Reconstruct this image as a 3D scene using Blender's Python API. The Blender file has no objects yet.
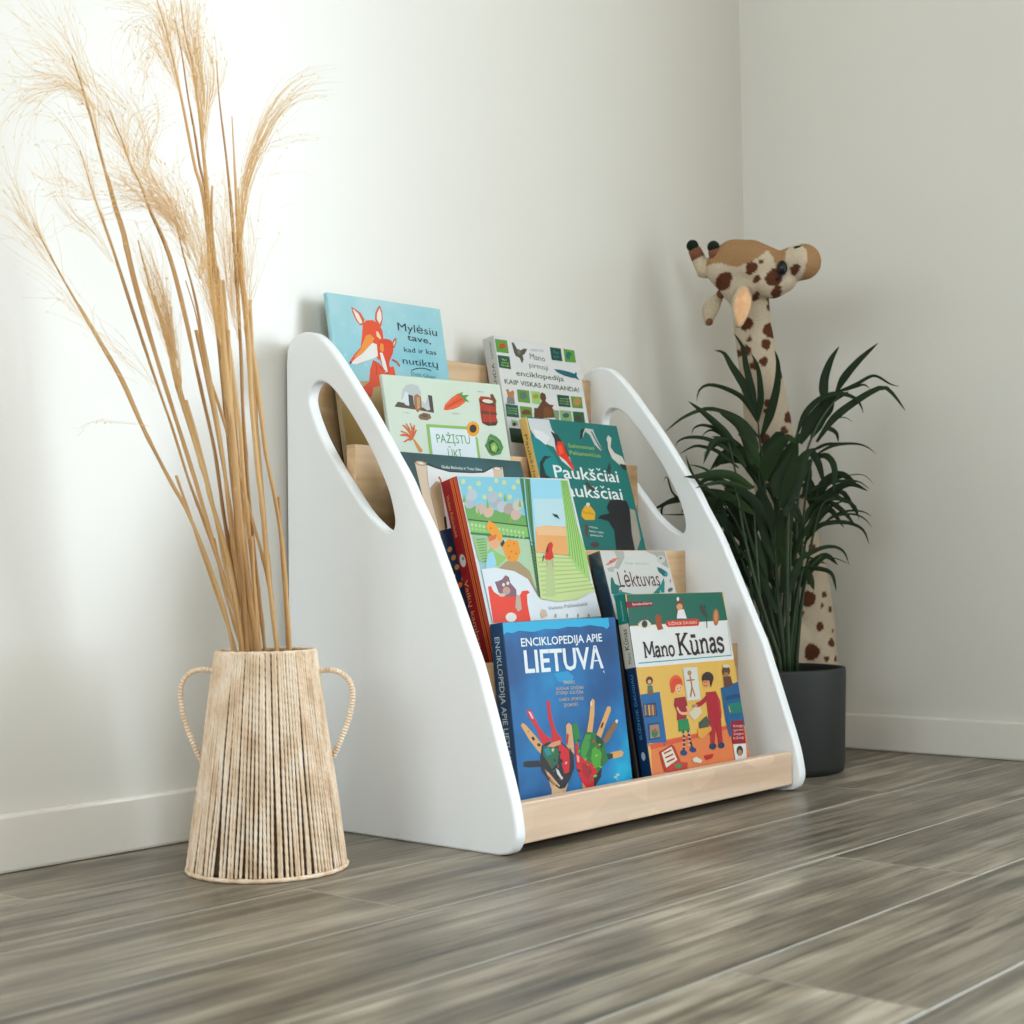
import bpy, bmesh, math, random
from mathutils import Vector, Matrix, Quaternion
ART = {
'fox': [
('p',[(0.3,141.5),(55.7,145.7),(145.8,151.9),(215.1,157.6),(215.1,69.5),(179.2,0.3),(0.3,0.3)],'c9ac7c'),
('e',(40.4,213),(2.7,0.3),(-0.5,-2.7),'b4dde0'),
('e',(65.7,251.1),(2.8,0.3),(-0.5,-2.7),'b4dde0'),
('e',(106.8,218.2),(2.8,0.3),(-0.5,-2.7),'b4dde0'),
('e',(18.9,179),(2.7,0.2),(-0.4,-2.6),'b4dde0'),
('e',(54.1,167.8),(2.7,0.2),(-0.5,-2.7),'b4dde0'),
('e',(203,254.2),(3.1,0.3),(-0.5,-2.9),'b4dde0'),
('e',(23.4,221.4),(2.7,0.3),(-0.4,-2.7),'b4dde0'),
('e',(139.5,243.4),(2.9,0.3),(-0.5,-2.8),'b4dde0'),
('p',[(41,247.4),(48.4,244.2),(57.1,240),(62.9,231.4),(59.7,224),(52.7,222.3),(45.9,229.7),(42.1,238.4)],'d9733f'),
('p',[(43.1,244.6),(52.8,238.5),(58.3,226.9),(53.1,224.3),(47.6,231.5)],'f6e9e0'),
('p',[(82.6,233.4),(84.8,242.9),(90.3,250.7),(95.2,255),(98.4,246.4),(97.6,236),(92.5,224.1),(84.8,227.5)],'d9733f'),
('p',[(86,234.2),(88.4,243.3),(94.1,250.7),(96.3,244.1),(95.2,234.7),(90.4,228)],'f6e9e0'),
('p',[(58.5,224.9),(66.3,230.8),(78.8,232),(89,227.9),(94.2,218.1),(93.8,207.8),(96.8,193.6),(88.6,178.6),(78.7,176.8),(73.4,185.5),(60.8,175.4),(40.7,167.7),(26.1,167),(24.6,169.5),(34.9,180.3),(48.8,191.5),(54.3,208.2)],'e8623a'),
('p',[(61.2,208.9),(69.8,211.7),(77,206.2),(70.4,199.5),(54.5,186),(42.6,178.9),(34.2,176.2),(48.4,189.5)],'f0a052'),
('p',[(26.1,167.2),(36.7,175.4),(51.5,183.7),(71.9,200.1),(79.7,198.3),(78.8,181.9),(69.4,178.1),(55.1,173.5),(38,167.5)],'f4efe6'),
('e',(26.9,168.7),(2.1,0.2),(-0.3,-1.6),'2a2a2a'),
('p',[(81.6,216.9),(85.6,216.3),(89.8,208.4),(87.4,206.2),(81.7,209.7)],'f4dcc4'),
('p',[(69,176),(76.8,173.6),(86.5,166.2),(106.5,169.7),(108,159.6),(108.1,147.2),(53.9,135.5),(61.2,162.2)],'e8623a'),
('p',[(40.4,134.6),(58.4,145.9),(62.1,136),(57.2,123.7),(38.7,124.6)],'e8623a'),
('p',[(84.6,202.8),(96.6,208),(107.5,206.9),(112.7,201.2),(108.4,188.4),(99.1,175.3),(98.3,163),(90.6,158.3),(85.1,166.1),(81,182.1),(80,192.2)],'e2562f'),
('p',[(109.6,203),(114,208.6),(119.1,211.7),(118.6,205.9),(112.6,196),(108.5,196.7)],'c9592f'),
('p',[(111.2,202.1),(116.9,208.8),(116.1,204.6),(111.6,198)],'f2d9c0'),
('p',[(87.1,201),(92.3,199.4),(92.2,191.2),(87.3,186.7),(84.2,192.6)],'f0a052'),
('p',[(83.3,187.4),(88.7,186.8),(92.1,174.8),(93.9,161.6),(89.4,159.2),(85.4,168.1)],'f4efe6'),
('s',[(105.3,178.9),(113.3,176.4),(118.5,170.6)],3.06,'c2602f'),
('s',[(79.2,171.7),(83.5,164.9),(91.1,161.4)],1.25,'a83c1e'),
('s',[(71.3,173.1),(74,165.2),(70.8,154.8)],1.24,'c04020'),
('e',(91.4,159.6),(1.4,0.1),(-0.2,-1),'3a2a22'),
('t','Mylėsiu',(124.4,222.6),(202.1,221),11.04,'27383c',0),
('t','tave,',(140.6,209.9),(187.2,208.2),8.95,'27383c',0.02),
('t','kad ir kas',(130.9,192.4),(195.1,193.1),6.77,'27383c',0.01),
('t','nutiktų',(125.5,175.3),(195.6,174),9.26,'27383c',0),
('s',[(139.9,166.4),(152.1,170.3),(166.8,171.4),(179.5,169)],1.31,'27383c'),
('t','Debi Gliori',(138.5,159.3),(186.6,157.6),5.48,'5b8c90',0),
],
'ency': [
('p',[(1.4,230.1),(29.6,231),(29.3,210.7),(1.4,210)],'6f9c4b'),
('p',[(10.7,223.7),(20.6,225.9),(25.8,221.2),(16.7,216),(9.5,218.3)],'c65a35'),
('e',(12.4,217.6),(4,-0.5),(-1.2,-1.7),'58803d'),
('p',[(1.9,205.5),(29.4,206.1),(28.6,186.2),(1.8,186.3)],'155f4d'),
('t','Mano',(11,198.2),(22,198.5),3,'d3dc6a',0),
('t','pirmoji',(9.1,193.8),(25.7,194.3),2.78,'d3dc6a',0),
('t','knyga',(8.1,189.5),(25.7,190.1),2.78,'d3dc6a',0),
('p',[(39.4,229.6),(44.9,228.8),(50.8,219.9),(56.8,218.5),(67.5,222.9),(74.9,222.7),(67.1,214.3),(61.6,211.6),(62.3,205.3),(56.8,198.3),(53,206.4),(44.9,208.6),(41.9,213.6)],'5d5d52'),
('p',[(50.8,219.9),(56.3,220.6),(58.1,214.4),(51,211.5)],'8a7a5c'),
('t','LAROUSSE',(81.6,220.9),(115,222.6),3.53,'a8a8a4',0),
('t','Mano',(78.4,207.7),(114.6,207.3),9.25,'6c6c66',0),
('t','pirmoji',(73.6,194.4),(118.6,193.9),7.89,'6c6c66',0),
('t','enciklopedija',(39.3,178.1),(154.4,180.1),8.2,'3f6434',0.02),
('t','KAIP VISKAS ATSIRANDA!',(9,162.6),(189.5,165.9),7.23,'3c4f2a',0.035),
('p',[(131.8,232.4),(159.3,233.4),(158.5,212.6),(131.5,212.2)],'14503f'),
('t','Kas',(139.5,223.6),(152.4,223.8),4.51,'5aa0c0',0),
('t','yra?',(137.8,216.9),(150.7,217),4.05,'5aa0c0',0),
('p',[(166.3,233.7),(193.9,234.2),(193.3,214.1),(165.1,212.8)],'6f9c4b'),
('p',[(172.6,228.5),(181.8,230.6),(186,226.7),(177.7,221.3),(180.2,217.6),(171.7,218.4),(169.3,222.6)],'1c7a6a'),
('p',[(133,197.8),(152.8,198.1),(169.8,197.3),(186.6,195.2),(194.7,185.9),(183.1,188.2),(174.3,187.8),(157.4,189.4),(141.2,192.8)],'2a6a74'),
('p',[(180.8,192.9),(189.4,199.3),(190.8,195),(187.1,190.2)],'2a6a74'),
('p',[(9.1,153.7),(14.9,154.8),(17,150.2),(24.1,154),(27.4,151.8),(24.3,141.5),(23.9,133.2),(6.9,133.8),(11,144.5)],'c08a5f'),
('p',[(9.5,142.3),(25.2,142.7),(24.6,132.2),(5.9,132.1)],'8a8a86'),
('p',[(34.7,156.3),(62.9,156.8),(61.4,137.2),(33.3,136.9)],'6f9c4b'),
('p',[(39.9,151.3),(52.5,153.5),(57.2,146.6),(46.4,141.4),(39.1,143.9)],'6e7a78'),
('p',[(67.8,156.8),(89.1,157.5),(86.8,137.5),(66.2,137.2)],'a8cc85'),
('e',(77.3,149.4),(7.3,0.7),(-1,-3.9),'b0a03c'),
('p',[(2.7,131.4),(30.7,131.3),(29.4,112.5),(1.3,112.3)],'155f4d'),
('t','mano knyga',(6.3,124.5),(28.3,125),2.52,'b9cf86',0),
('t','mano knyga',(5.4,120.7),(27.4,121.2),2.52,'b9cf86',0),
('t','mano knyga',(4.5,116.9),(26.5,117.4),2.52,'b9cf86',0),
('p',[(35,130.8),(63.1,131.1),(61.4,113.3),(33.9,112.8)],'6f9c4b'),
('p',[(37,121.8),(46.1,126.7),(58.6,125.7),(58.7,119.4),(39.2,117.8)],'7a4a30'),
('p',[(68.9,130.7),(85.8,130.9),(82.2,115.9),(67,113.7)],'2b5e42'),
('p',[(88.8,153.7),(94,157.3),(101.6,154.8),(102,148.4),(98.9,143.9),(107.7,139.3),(118.3,139.1),(113.1,134.4),(117.1,130.5),(116.8,119.7),(65.3,113.6),(67,123.2),(80,133.8),(90.5,143.2),(87.2,147.1)],'6e4528'),
('p',[(91.2,132.6),(103.5,135.7),(111.5,127.9),(105.9,118.9),(88.8,116.5)],'84562f'),
('p',[(130.5,157),(160.3,157.5),(160.1,139.2),(130.2,138.4)],'14503f'),
('t','mano knyga',(135.6,150.3),(158.6,151.1),2.66,'b9cf86',0),
('t','mano knyga',(134.6,146.4),(157.6,147),2.65,'b9cf86',0),
('t','mano knyga',(133.6,142.4),(156.6,143),2.65,'b9cf86',0),
('p',[(164.8,157.5),(192.8,158.3),(191.5,139.9),(164.5,139.1)],'6f9c4b'),
('e',(179.1,149.8),(9.3,0.8),(-1.6,-6.3),'c08e5e'),
('p',[(131.1,132.5),(159.5,133.1),(158.1,114.3),(129.7,113.9)],'93b37a'),
('e',(144.5,125.1),(8.7,0.7),(-1,-4),'4d6a70'),
('p',[(163.6,133),(191.7,133.9),(190.9,114.6),(162.7,113.5)],'2d6236'),
('e',(174.7,122.1),(7.8,0.6),(-1.4,-5.3),'4a423a'),
('p',[(114,131.3),(129.1,131.4),(125.3,116.1),(116.7,115.4)],'8aa07c'),
('p',[(10.3,108.3),(24.1,107.3),(24.6,100.1),(9.6,99)],'9ab88c'),
('e',(15.5,101.5),(4.4,0.3),(-0.7,-2.9),'333f3a'),
('p',[(2.6,95.4),(35.5,95.7),(33.4,73.8),(2.2,73.8)],'1c4426'),
],
'pazistu': [
('p',[(15.2,236),(22.6,242.7),(54.5,239.8),(86.5,233),(87.3,230.6),(50.8,233.7),(16.3,235.7)],'5e4a36'),
('p',[(29.4,245.8),(34.5,259.8),(42,266.4),(53.7,268.4),(64.7,266.3),(68,257.2),(65.4,247.7),(72.9,242.6),(80.3,254.1),(84.1,254),(81.8,238.4),(76.2,233.1),(66.8,237.6),(46.3,243),(41.5,237.7),(34.4,239.7),(34.7,247.9)],'c9ccc9'),
('p',[(39,257.4),(45.9,254.1),(41.6,244.6),(45.9,241.2),(38,238.9),(30.3,244)],'e3e6e2'),
('p',[(43.4,253.9),(51.8,252.2),(51.6,237.8),(42.8,237.7)],'4a4a48'),
('p',[(53.9,252.3),(60,255.2),(66.9,251.5),(65.7,238.5),(57.6,229.8),(54.2,231.5),(52,239.6)],'a77a50'),
('p',[(58.7,251.1),(64.2,250.5),(61.5,236.4),(56.5,234.3)],'caa57c'),
('p',[(80.4,255.1),(88,254.2),(87.4,231.2),(80.8,233.3)],'4f4334'),
('p',[(58.4,227),(67.9,230.3),(79.2,228.9),(80.7,223.4),(72.3,219.9),(59.7,220.5),(56.5,223.6)],'8a6c4e'),
('e',(68.4,226),(6.4,-0.1),(-0.6,-1.9),'6a4c34'),
('t','triušis',(28.5,227.9),(40.9,227.7),1.84,'9a9a94',0),
('p',[(106.6,235.8),(110.8,243.5),(124.6,252.8),(139.5,260.3),(152.2,256.2),(151.2,248.5),(136.9,241.1),(124.1,237.2),(113.1,235.6)],'e4683c'),
('s',[(114,239.9),(128.6,246.3),(146.1,253)],1.2,'b94a26'),
('s',[(111.9,242.7),(126.9,251),(140.2,257)],0.96,'f08a5a'),
('s',[(116.1,237.2),(133.2,242.8),(148.5,248.7)],0.96,'f08a5a'),
('p',[(140.8,260.3),(149.5,262.7),(147.2,258.2),(161.1,259.5),(153.2,254.3),(160.3,248.9),(151.5,250.4),(146.5,254.9)],'5f9a45'),
('t','morkos',(122.8,230.9),(136.2,230.9),1.91,'8a8a80',0),
('p',[(179.9,254.8),(184.4,258.9),(199.8,258.8),(213.3,255.6),(213.5,245.8),(210.7,230),(212.6,223.3),(205.3,218.1),(188.4,217.8),(179.2,220.6),(178.9,232.5),(179.9,244.1)],'b5472b'),
('p',[(180.3,253.8),(213.2,248.7),(213.3,244.8),(180,249.6)],'6a3a22'),
('p',[(180.1,238.3),(212.7,237),(212.7,233.1),(180.1,234.1)],'6a3a22'),
('p',[(179.5,221.9),(212.1,223.3),(207.6,218.2),(191,217.2)],'57311e'),
('e',(197.6,252.2),(13.3,-0.6),(-1.6,-3.9),'5b3019'),
('e',(197.6,252.4),(11.1,-0.5),(-1.1,-2.8),'eadfcb'),
('p',[(204.8,262.6),(210.6,263.3),(215.7,253.7),(213.2,248.7),(209.4,250.5),(204.5,257.1)],'7a4a28'),
('s',[(185.6,244.4),(180.7,221)],1.02,'8c2f1b'),
('s',[(199.3,243.1),(195.8,219.7)],1.03,'d06a45'),
('t','kibiras',(179.2,264.4),(191.2,264.5),1.96,'9a9a94',0),
('s',[(39.3,193.3),(31.3,200.4),(20.2,203.5)],2.04,'d9823f'),
('s',[(39.3,193.3),(34,204.6),(25.4,211.9)],2.04,'e0603a'),
('s',[(39.3,193.3),(37.3,205.6),(32,214)],2.04,'c9763a'),
('s',[(39.3,193.3),(41.2,206.2),(39.7,215.2)],2.04,'d9823f'),
('s',[(39.3,193.3),(44.7,205),(46.8,212.8)],2.04,'e0603a'),
('s',[(39.3,193.3),(46,201.8),(49.4,206.4)],2.04,'c9763a'),
('s',[(39.3,193.3),(30.2,197.6),(17.9,198)],2.04,'d9823f'),
('s',[(39.3,193.3),(33.1,193.2),(23.6,189.2)],2.04,'e0603a'),
('s',[(39.3,193.3),(37.9,202.5),(33.3,207.7)],2.04,'c9763a'),
('s',[(39.3,193.3),(41.4,200.8),(40.2,204.3)],2.04,'d9823f'),
('s',[(39.3,193.3),(32.1,198.2),(21.8,199.1)],2.04,'e0603a'),
('s',[(39.3,193.3),(38.3,194.3),(33.9,191.3)],2.04,'c9763a'),
('s',[(39.3,193.3),(35.8,204.2),(29,211.1)],2.04,'d9823f'),
('s',[(39.3,193.3),(43.2,203.6),(43.7,209.9)],2.04,'e0603a'),
('p',[(39.7,195.1),(44.2,192.5),(55.5,179.2),(53.7,176.4),(48.7,176.8),(44.4,184.3)],'dd9752'),
('p',[(69.3,215),(147.7,214.3),(147.1,210.1),(74.4,210.7),(73.3,172.3),(68.1,172.1)],'9cc16e'),
('p',[(161.3,201.1),(165.6,199.3),(165.6,168.7),(160.1,168.6)],'9cc16e'),
('p',[(74.4,210.7),(148.2,210.1),(161.3,201.1),(160.1,168.6),(73.3,172.3)],'e8eff0'),
('t','PAŽĮSTU',(84.5,190.1),(149.5,190.2),11.59,'6aa03e',0.01),
('t','ŪKĮ',(102.7,170.2),(129.2,169.8),11.62,'6aa03e',0.01),
('e',(168.2,211.9),(3.6,0.1),(-0.7,-3.3),'f0ad3f'),
('e',(166.1,207.7),(2.9,-1.1),(-2.9,-2.9),'f0ad3f'),
('e',(162.1,204.7),(1.3,-2.1),(-4.4,-1.8),'f0ad3f'),
('e',(157.2,203.4),(-0.5,-2.5),(-4.7,-0.2),'f0ad3f'),
('e',(152.7,204.3),(-2.2,-2.2),(-3.7,1.5),'f0ad3f'),
('e',(149.9,207.2),(-3.3,-1.4),(-1.7,2.7),'f0ad3f'),
('e',(149.5,211.1),(-3.6,-0.1),(0.7,3.3),'f0ad3f'),
('e',(151.6,215.2),(-2.8,1.1),(2.9,2.9),'f0ad3f'),
('e',(155.6,218.3),(-1.3,2.1),(4.4,1.8),'f0ad3f'),
('e',(160.5,219.6),(0.5,2.5),(4.7,0.2),'f0ad3f'),
('e',(165,218.7),(2.3,2.3),(3.7,-1.5),'f0ad3f'),
('e',(167.8,215.9),(3.4,1.4),(1.8,-2.8),'f0ad3f'),
('e',(158.9,211.9),(7.2,0.3),(-1.2,-5.8),'3b2a1e'),
('p',[(177.9,188.2),(183.4,194.1),(187.8,202),(192.9,206),(204.8,202.5),(212.1,197),(215.8,187.3),(207.9,177.4),(190.4,174.7),(184.3,178.8),(180.3,186.3)],'5b8f4e'),
('p',[(186.2,194.2),(195.5,198.4),(205.6,192.9),(206.3,183.2),(196.6,177.1),(186.1,180.7)],'2f5f33'),
('p',[(189.6,190.5),(198.9,194.6),(204.3,187),(198.4,179.1),(190.5,181.8)],'8fbf6a'),
('e',(195,185.8),(3.8,-0.4),(-1.8,-3.8),'c3cc84'),
('s',[(187.4,200),(200.7,196.6),(209.6,185.2)],1.52,'79ad62'),
],
'paukst': [
('p',[(2.4,241.1),(51.3,242.1),(52.9,227.3),(72.1,204.5),(79.6,187),(83.1,164.7),(58.9,180),(48,200.2),(27.4,205),(10.3,212.8),(3.2,224.1)],'d9dad8'),
('p',[(0.3,215.1),(23.9,207.7),(43.8,188.1),(54.7,168),(75.8,157),(0.3,151.2),(0.3,185.9)],'0d8c8c'),
('p',[(9.9,224.5),(29.1,222.8),(44.1,214.8),(30.9,202.2),(12.5,212.9)],'e9e8e6'),
('p',[(48.8,224.6),(63.5,219),(75.7,201.7),(79.6,187),(65.7,186.3),(51.5,197.4),(53.6,212.4)],'2b2b2c'),
('p',[(51.5,197.4),(60.3,209.8),(71.4,209),(74.8,192.7),(84.8,169.3),(82.2,164.7),(68.2,180.4),(52.9,188.6)],'dd4a33'),
('p',[(57.7,202.2),(67.5,204.3),(67.8,192.3),(57.5,188.8)],'ee6a50'),
('p',[(0.3,151.1),(7.4,174.7),(20.7,185.5),(38.2,184.9),(23.5,180.7),(13.9,172.1),(15.5,157.6),(26.7,151.6)],'15302f'),
('p',[(116.7,219.2),(122.1,230.2),(134.1,234.6),(152.9,233.7),(156.9,218.5),(165.4,202),(160.8,200.2),(148.5,208.8),(142.1,223.8),(132.2,229.3),(120.4,216.3)],'c9cbc4'),
('p',[(115.1,216),(122.4,231.1),(134.1,234.6),(126.2,225.9),(121.1,217)],'252a2a'),
('s',[(147.8,230.3),(155.2,213.8),(164,201)],2.66,'2a2c2c'),
('p',[(181.9,220),(188.3,226.6),(195.1,222.3),(187.1,207.8),(193.6,198.8),(211.5,193.4),(215.9,181.2),(201,178.9),(185,189),(178.4,204.2)],'d9d3c6'),
('p',[(199.6,181.9),(215.9,180.5),(215.9,171.8),(206.1,172.9)],'26302e'),
('s',[(181.7,216.8),(178.9,204.2),(181.3,195.1)],2.26,'3a3a38'),
('t','Selemonas',(82.9,201.5),(144.7,200.9),6.13,'a9c06a',0.02),
('t','Paltanavičius',(82.3,190.7),(156.8,189.5),6.11,'a9c06a',0.02),
('t','Paukščiai',(35,153.9),(188.5,151.4),18.46,'f2f4ee',0.03),
('t','Paukščiai',(33.6,127.1),(187.7,123.7),18.3,'f2f4ee',0.03),
('p',[(78.2,103.8),(89.8,112.9),(103.4,111.7),(110.4,103),(105.2,91.3),(81.8,90.9),(75.6,96.4)],'e2b44c'),
('e',(97.4,114.6),(4.7,0.1),(-1.1,-3),'dcd8cc'),
('t','Paukščių',(80.9,100.9),(106.4,99.6),3.56,'a8782a',0),
('s',[(105.3,149.1),(112.9,140.4),(122.5,138.3)],5.97,'4d3a30'),
('p',[(162.9,169.5),(175.7,183.9),(175,173.1),(168.3,160.5)],'333a38'),
('p',[(141,111.1),(152.3,121.9),(170.3,124.5),(194.4,123),(197.8,112.3),(195.7,87.7),(191.5,45.1),(140.1,45.2),(146.7,75.1),(137.9,90),(113.3,94.1),(122.1,98.7),(144.8,102.1)],'151516'),
('p',[(198.7,110.8),(211.1,108),(208.7,63.4),(186.6,39.1),(188.5,69.4)],'a9a294'),
('p',[(80.1,86.2),(85.5,81.9),(79.6,65.7),(73.7,68.6)],'6a4a3a'),
('t','vasara',(87,79.8),(107.2,77.7),3.54,'e0e8e0',0),
('t','žiema ruduo',(85.5,73.1),(118.7,70.7),3.53,'e0e8e0',0),
('t','pavasaris',(86.1,67.2),(114.4,65.3),3.53,'e0e8e0',0),
('e',(91.5,54),(10.3,0),(-1.5,-4.1),'5e4038'),
],
'scroll': [
('p',[(23.6,285.9),(44.5,286.1),(56.3,279.5),(83,275.9),(124.6,276.5),(149.1,278.6),(169,286.3),(188.5,287.3),(183.1,229.9),(173.4,154.9),(23.8,154.8),(23.7,228.7)],'e6e5e2'),
('p',[(40.1,252.5),(53.9,262.1),(61,260.6),(53.3,154.8),(40.4,144.2),(35.1,168.8)],'b9a284'),
('p',[(41.2,283.2),(58.6,279.1),(82.8,275.2),(124.4,275.9),(148.8,277.7),(168.7,285.3),(168.4,287),(149.5,280),(125,278),(83.5,277.8),(56.9,281.9),(44.7,287)],'22332f'),
('p',[(21.9,285.8),(42.9,283.3),(37.6,252.4),(40.7,215),(43,179.5),(34.1,182.9),(25.9,214.6),(23.7,237.6)],'d9c4ad'),
('s',[(42.9,283.3),(38.6,256),(40.7,215),(42.8,183)],0.9,'8e7a68'),
('e',(32.6,284.9),(10.5,-1.1),(-1.8,-3.3),'6d5d50'),
('e',(32.5,284.6),(8.6,-0.9),(-1.3,-2.4),'cdb9a5'),
('e',(32.5,284.6),(4.2,-0.4),(-0.7,-1.3),'e9dccb'),
('p',[(168.1,283.4),(186.2,284.3),(186.7,268.1),(167.3,267.2)],'d9c4ad'),
('e',(177.7,285.2),(9.3,-0.1),(-1.2,-2.7),'6d5d50'),
('e',(177.6,284.8),(7.1,-0.1),(-0.8,-1.9),'e9dccb'),
('t','Giulia Bolocka ir Toto Stiva',(69,280.1),(145.8,280.2),3.72,'dfe6e2',0.03),
('s',[(60,267.8),(62.7,262.5),(64.9,239)],3.2,'c2573a'),
('p',[(54.4,215.3),(58.7,215.4),(57.1,201),(52.5,197.4)],'3a2a26'),
('p',[(41.6,196.3),(66.6,201.2),(88.3,119.1),(57.7,49.9),(40.7,102.4)],'16334c'),
('e',(53.4,172.5),(3.5,-0.9),(-2.9,-3.7),'b98a5a'),
('e',(57.3,161.9),(3.5,-1),(-2.9,-3.7),'b98a5a'),
('e',(59.8,149.5),(3.5,-1),(-2.9,-3.6),'b98a5a'),
('e',(49.5,137.2),(3.5,-1),(-2.9,-3.6),'d87a3e'),
('e',(67.7,135.3),(3.5,-1),(-3,-3.6),'b98a5a'),
('e',(58.9,126.6),(3.5,-1),(-2.9,-3.6),'d87a3e'),
],
'red': [
('p',[(1.8,258.6),(123.2,258.4),(124.1,208),(121.6,177.5),(106.4,98),(94.8,75.4),(223.2,66.8),(223.2,57.3),(5.9,69.1),(6.7,147.7),(4.1,208.4)],'a5c9cb'),
('p',[(1.8,258.6),(123.2,258.4),(116.6,197.4),(4.3,203.3)],'94cad6'),
('e',(10.4,251.9),(4,0.1),(-1,-3.4),'cfd9a8'),
('e',(38.8,249.7),(4.1,0.1),(-1.1,-3.4),'cfd9a8'),
('e',(20.3,243),(4,0),(-1,-3.4),'cfd9a8'),
('e',(58.6,242.1),(4.1,0),(-1.1,-3.4),'cfd9a8'),
('e',(44.1,231.6),(4.1,0),(-1.1,-3.4),'cfd9a8'),
('e',(88.1,251.7),(4.2,0.1),(-1.1,-3.5),'cfd9a8'),
('e',(105.2,245.2),(4.3,0),(-1.1,-3.5),'cfd9a8'),
('e',(93.1,231.9),(4.2,0),(-1.1,-3.4),'cfd9a8'),
('e',(14.8,231.4),(4,0),(-1,-3.3),'cfd9a8'),
('e',(73.7,254.1),(4.2,0.1),(-1.1,-3.4),'cfd9a8'),
('e',(74.9,234.4),(4.2,0),(-1.1,-3.4),'cfd9a8'),
('e',(115.7,253.4),(4.3,0.1),(-1.2,-3.5),'cfd9a8'),
('p',[(2.7,221.1),(29,218.6),(71.5,212.1),(115.8,206.7),(118.3,190.8),(2.8,198.2)],'76a860'),
('e',(14.3,223.7),(7.7,-2.8),(-6.7,-7),'b9bdc2'),
('e',(31.8,216),(7.7,-2.8),(-6.8,-7),'ccb9ac'),
('e',(45.3,212.1),(7.8,-2.9),(-6.9,-7),'d8b9a6'),
('e',(62.5,225.2),(7.9,-2.9),(-7,-7.1),'b3b8bd'),
('e',(73.6,218.6),(8,-2.9),(-7.1,-7.1),'c4c6c8'),
('e',(86,216),(8.1,-2.9),(-7.2,-7.1),'b8a89e'),
('e',(96.8,208.1),(8.1,-2.9),(-7.2,-7.1),'d0b9a8'),
('e',(21.1,234),(7.7,-2.8),(-6.8,-7),'c4cacd'),
('e',(59,231.7),(7.9,-2.8),(-7,-7.1),'bcc2c6'),
('e',(105.1,221.3),(8.2,-2.9),(-7.3,-7.2),'cdc9bd'),
('p',[(1,224.9),(7.2,235.7),(6.9,224.5)],'8fb14a'),
('p',[(78.8,226.5),(85.5,237.6),(85.1,226)],'8fb14a'),
('p',[(105,218.7),(111.8,229.8),(111.4,218.1)],'8fb14a'),
('p',[(22.1,205.8),(28.3,216.5),(28.1,205.2)],'8fb14a'),
('p',[(78.9,197.7),(85.5,208.7),(85.2,197.1)],'8fb14a'),
('p',[(42.2,217.3),(48.6,228.2),(48.3,216.8)],'8fb14a'),
('p',[(3.9,202),(116.8,192.1),(116.8,174.9),(3.7,181.8)],'8fbf74'),
('s',[(3.9,202),(116.8,192.1)],1.93,'44603e'),
('s',[(3.1,184.3),(116.3,175.7)],2.89,'3f7a3e'),
('e',(9,195.2),(2.5,0),(-0.7,-2.3),'bcd6a0'),
('e',(8.5,190.1),(2.5,0),(-0.6,-2),'a8cc8c'),
('e',(15.9,194.3),(2.5,0),(-0.7,-2.3),'bcd6a0'),
('e',(15.4,189.2),(2.5,0),(-0.6,-2),'a8cc8c'),
('e',(22.9,193.4),(2.5,0),(-0.7,-2.3),'bcd6a0'),
('e',(22.4,188.3),(2.5,0),(-0.6,-2),'a8cc8c'),
('e',(29.9,192.5),(2.6,0),(-0.7,-2.3),'bcd6a0'),
('e',(29.4,187.4),(2.6,0),(-0.6,-2),'a8cc8c'),
('e',(36.9,191.6),(2.6,0),(-0.7,-2.3),'bcd6a0'),
('e',(36.4,186.5),(2.6,0),(-0.7,-2),'a8cc8c'),
('e',(44,190.7),(2.6,0),(-0.7,-2.3),'bcd6a0'),
('e',(43.5,185.6),(2.6,0),(-0.7,-2),'a8cc8c'),
('e',(51.2,189.8),(2.6,0),(-0.7,-2.3),'bcd6a0'),
('e',(50.6,184.7),(2.6,0),(-0.7,-2.1),'a8cc8c'),
('e',(58.3,188.9),(2.6,0),(-0.7,-2.3),'bcd6a0'),
('e',(57.8,183.8),(2.6,0),(-0.7,-2.1),'a8cc8c'),
('e',(65.5,188),(2.6,0),(-0.8,-2.3),'bcd6a0'),
('e',(65,182.8),(2.6,0),(-0.7,-2.1),'a8cc8c'),
('e',(72.8,187.1),(2.6,0),(-0.8,-2.3),'bcd6a0'),
('e',(72.2,181.9),(2.6,0),(-0.7,-2.1),'a8cc8c'),
('e',(80.1,186.2),(2.7,0),(-0.8,-2.3),'bcd6a0'),
('e',(79.5,181),(2.7,0),(-0.7,-2.1),'a8cc8c'),
('e',(87.4,185.3),(2.7,0),(-0.8,-2.3),'bcd6a0'),
('e',(86.8,180),(2.7,0),(-0.7,-2.1),'a8cc8c'),
('e',(94.8,184.3),(2.7,0),(-0.8,-2.4),'bcd6a0'),
('e',(94.2,179.1),(2.7,0),(-0.7,-2.1),'a8cc8c'),
('e',(102.2,183.4),(2.7,0),(-0.8,-2.4),'bcd6a0'),
('e',(101.6,178.1),(2.7,0),(-0.7,-2.1),'a8cc8c'),
('p',[(4.4,180.5),(32.5,177.5),(17.4,147.4),(6.7,147.7)],'9fc289'),
('p',[(32.9,178.8),(120.3,173.5),(107.2,100.6),(95.9,124.4),(13.5,134.9)],'b8cfae'),
('s',[(10,175.4),(26.6,176.4)],1.29,'6fa05a'),
('s',[(10.3,171.8),(26.2,172.8)],1.29,'6fa05a'),
('s',[(10.6,168.3),(25.8,169.2)],1.29,'6fa05a'),
('s',[(11,164.7),(25.4,165.7)],1.29,'6fa05a'),
('s',[(11.3,161.2),(25,162.1)],1.29,'6fa05a'),
('s',[(11.6,157.6),(24.6,158.6)],1.29,'6fa05a'),
('s',[(11.9,154.1),(24.2,155)],1.29,'6fa05a'),
('s',[(12.3,150.5),(23.8,151.5)],1.29,'6fa05a'),
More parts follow.
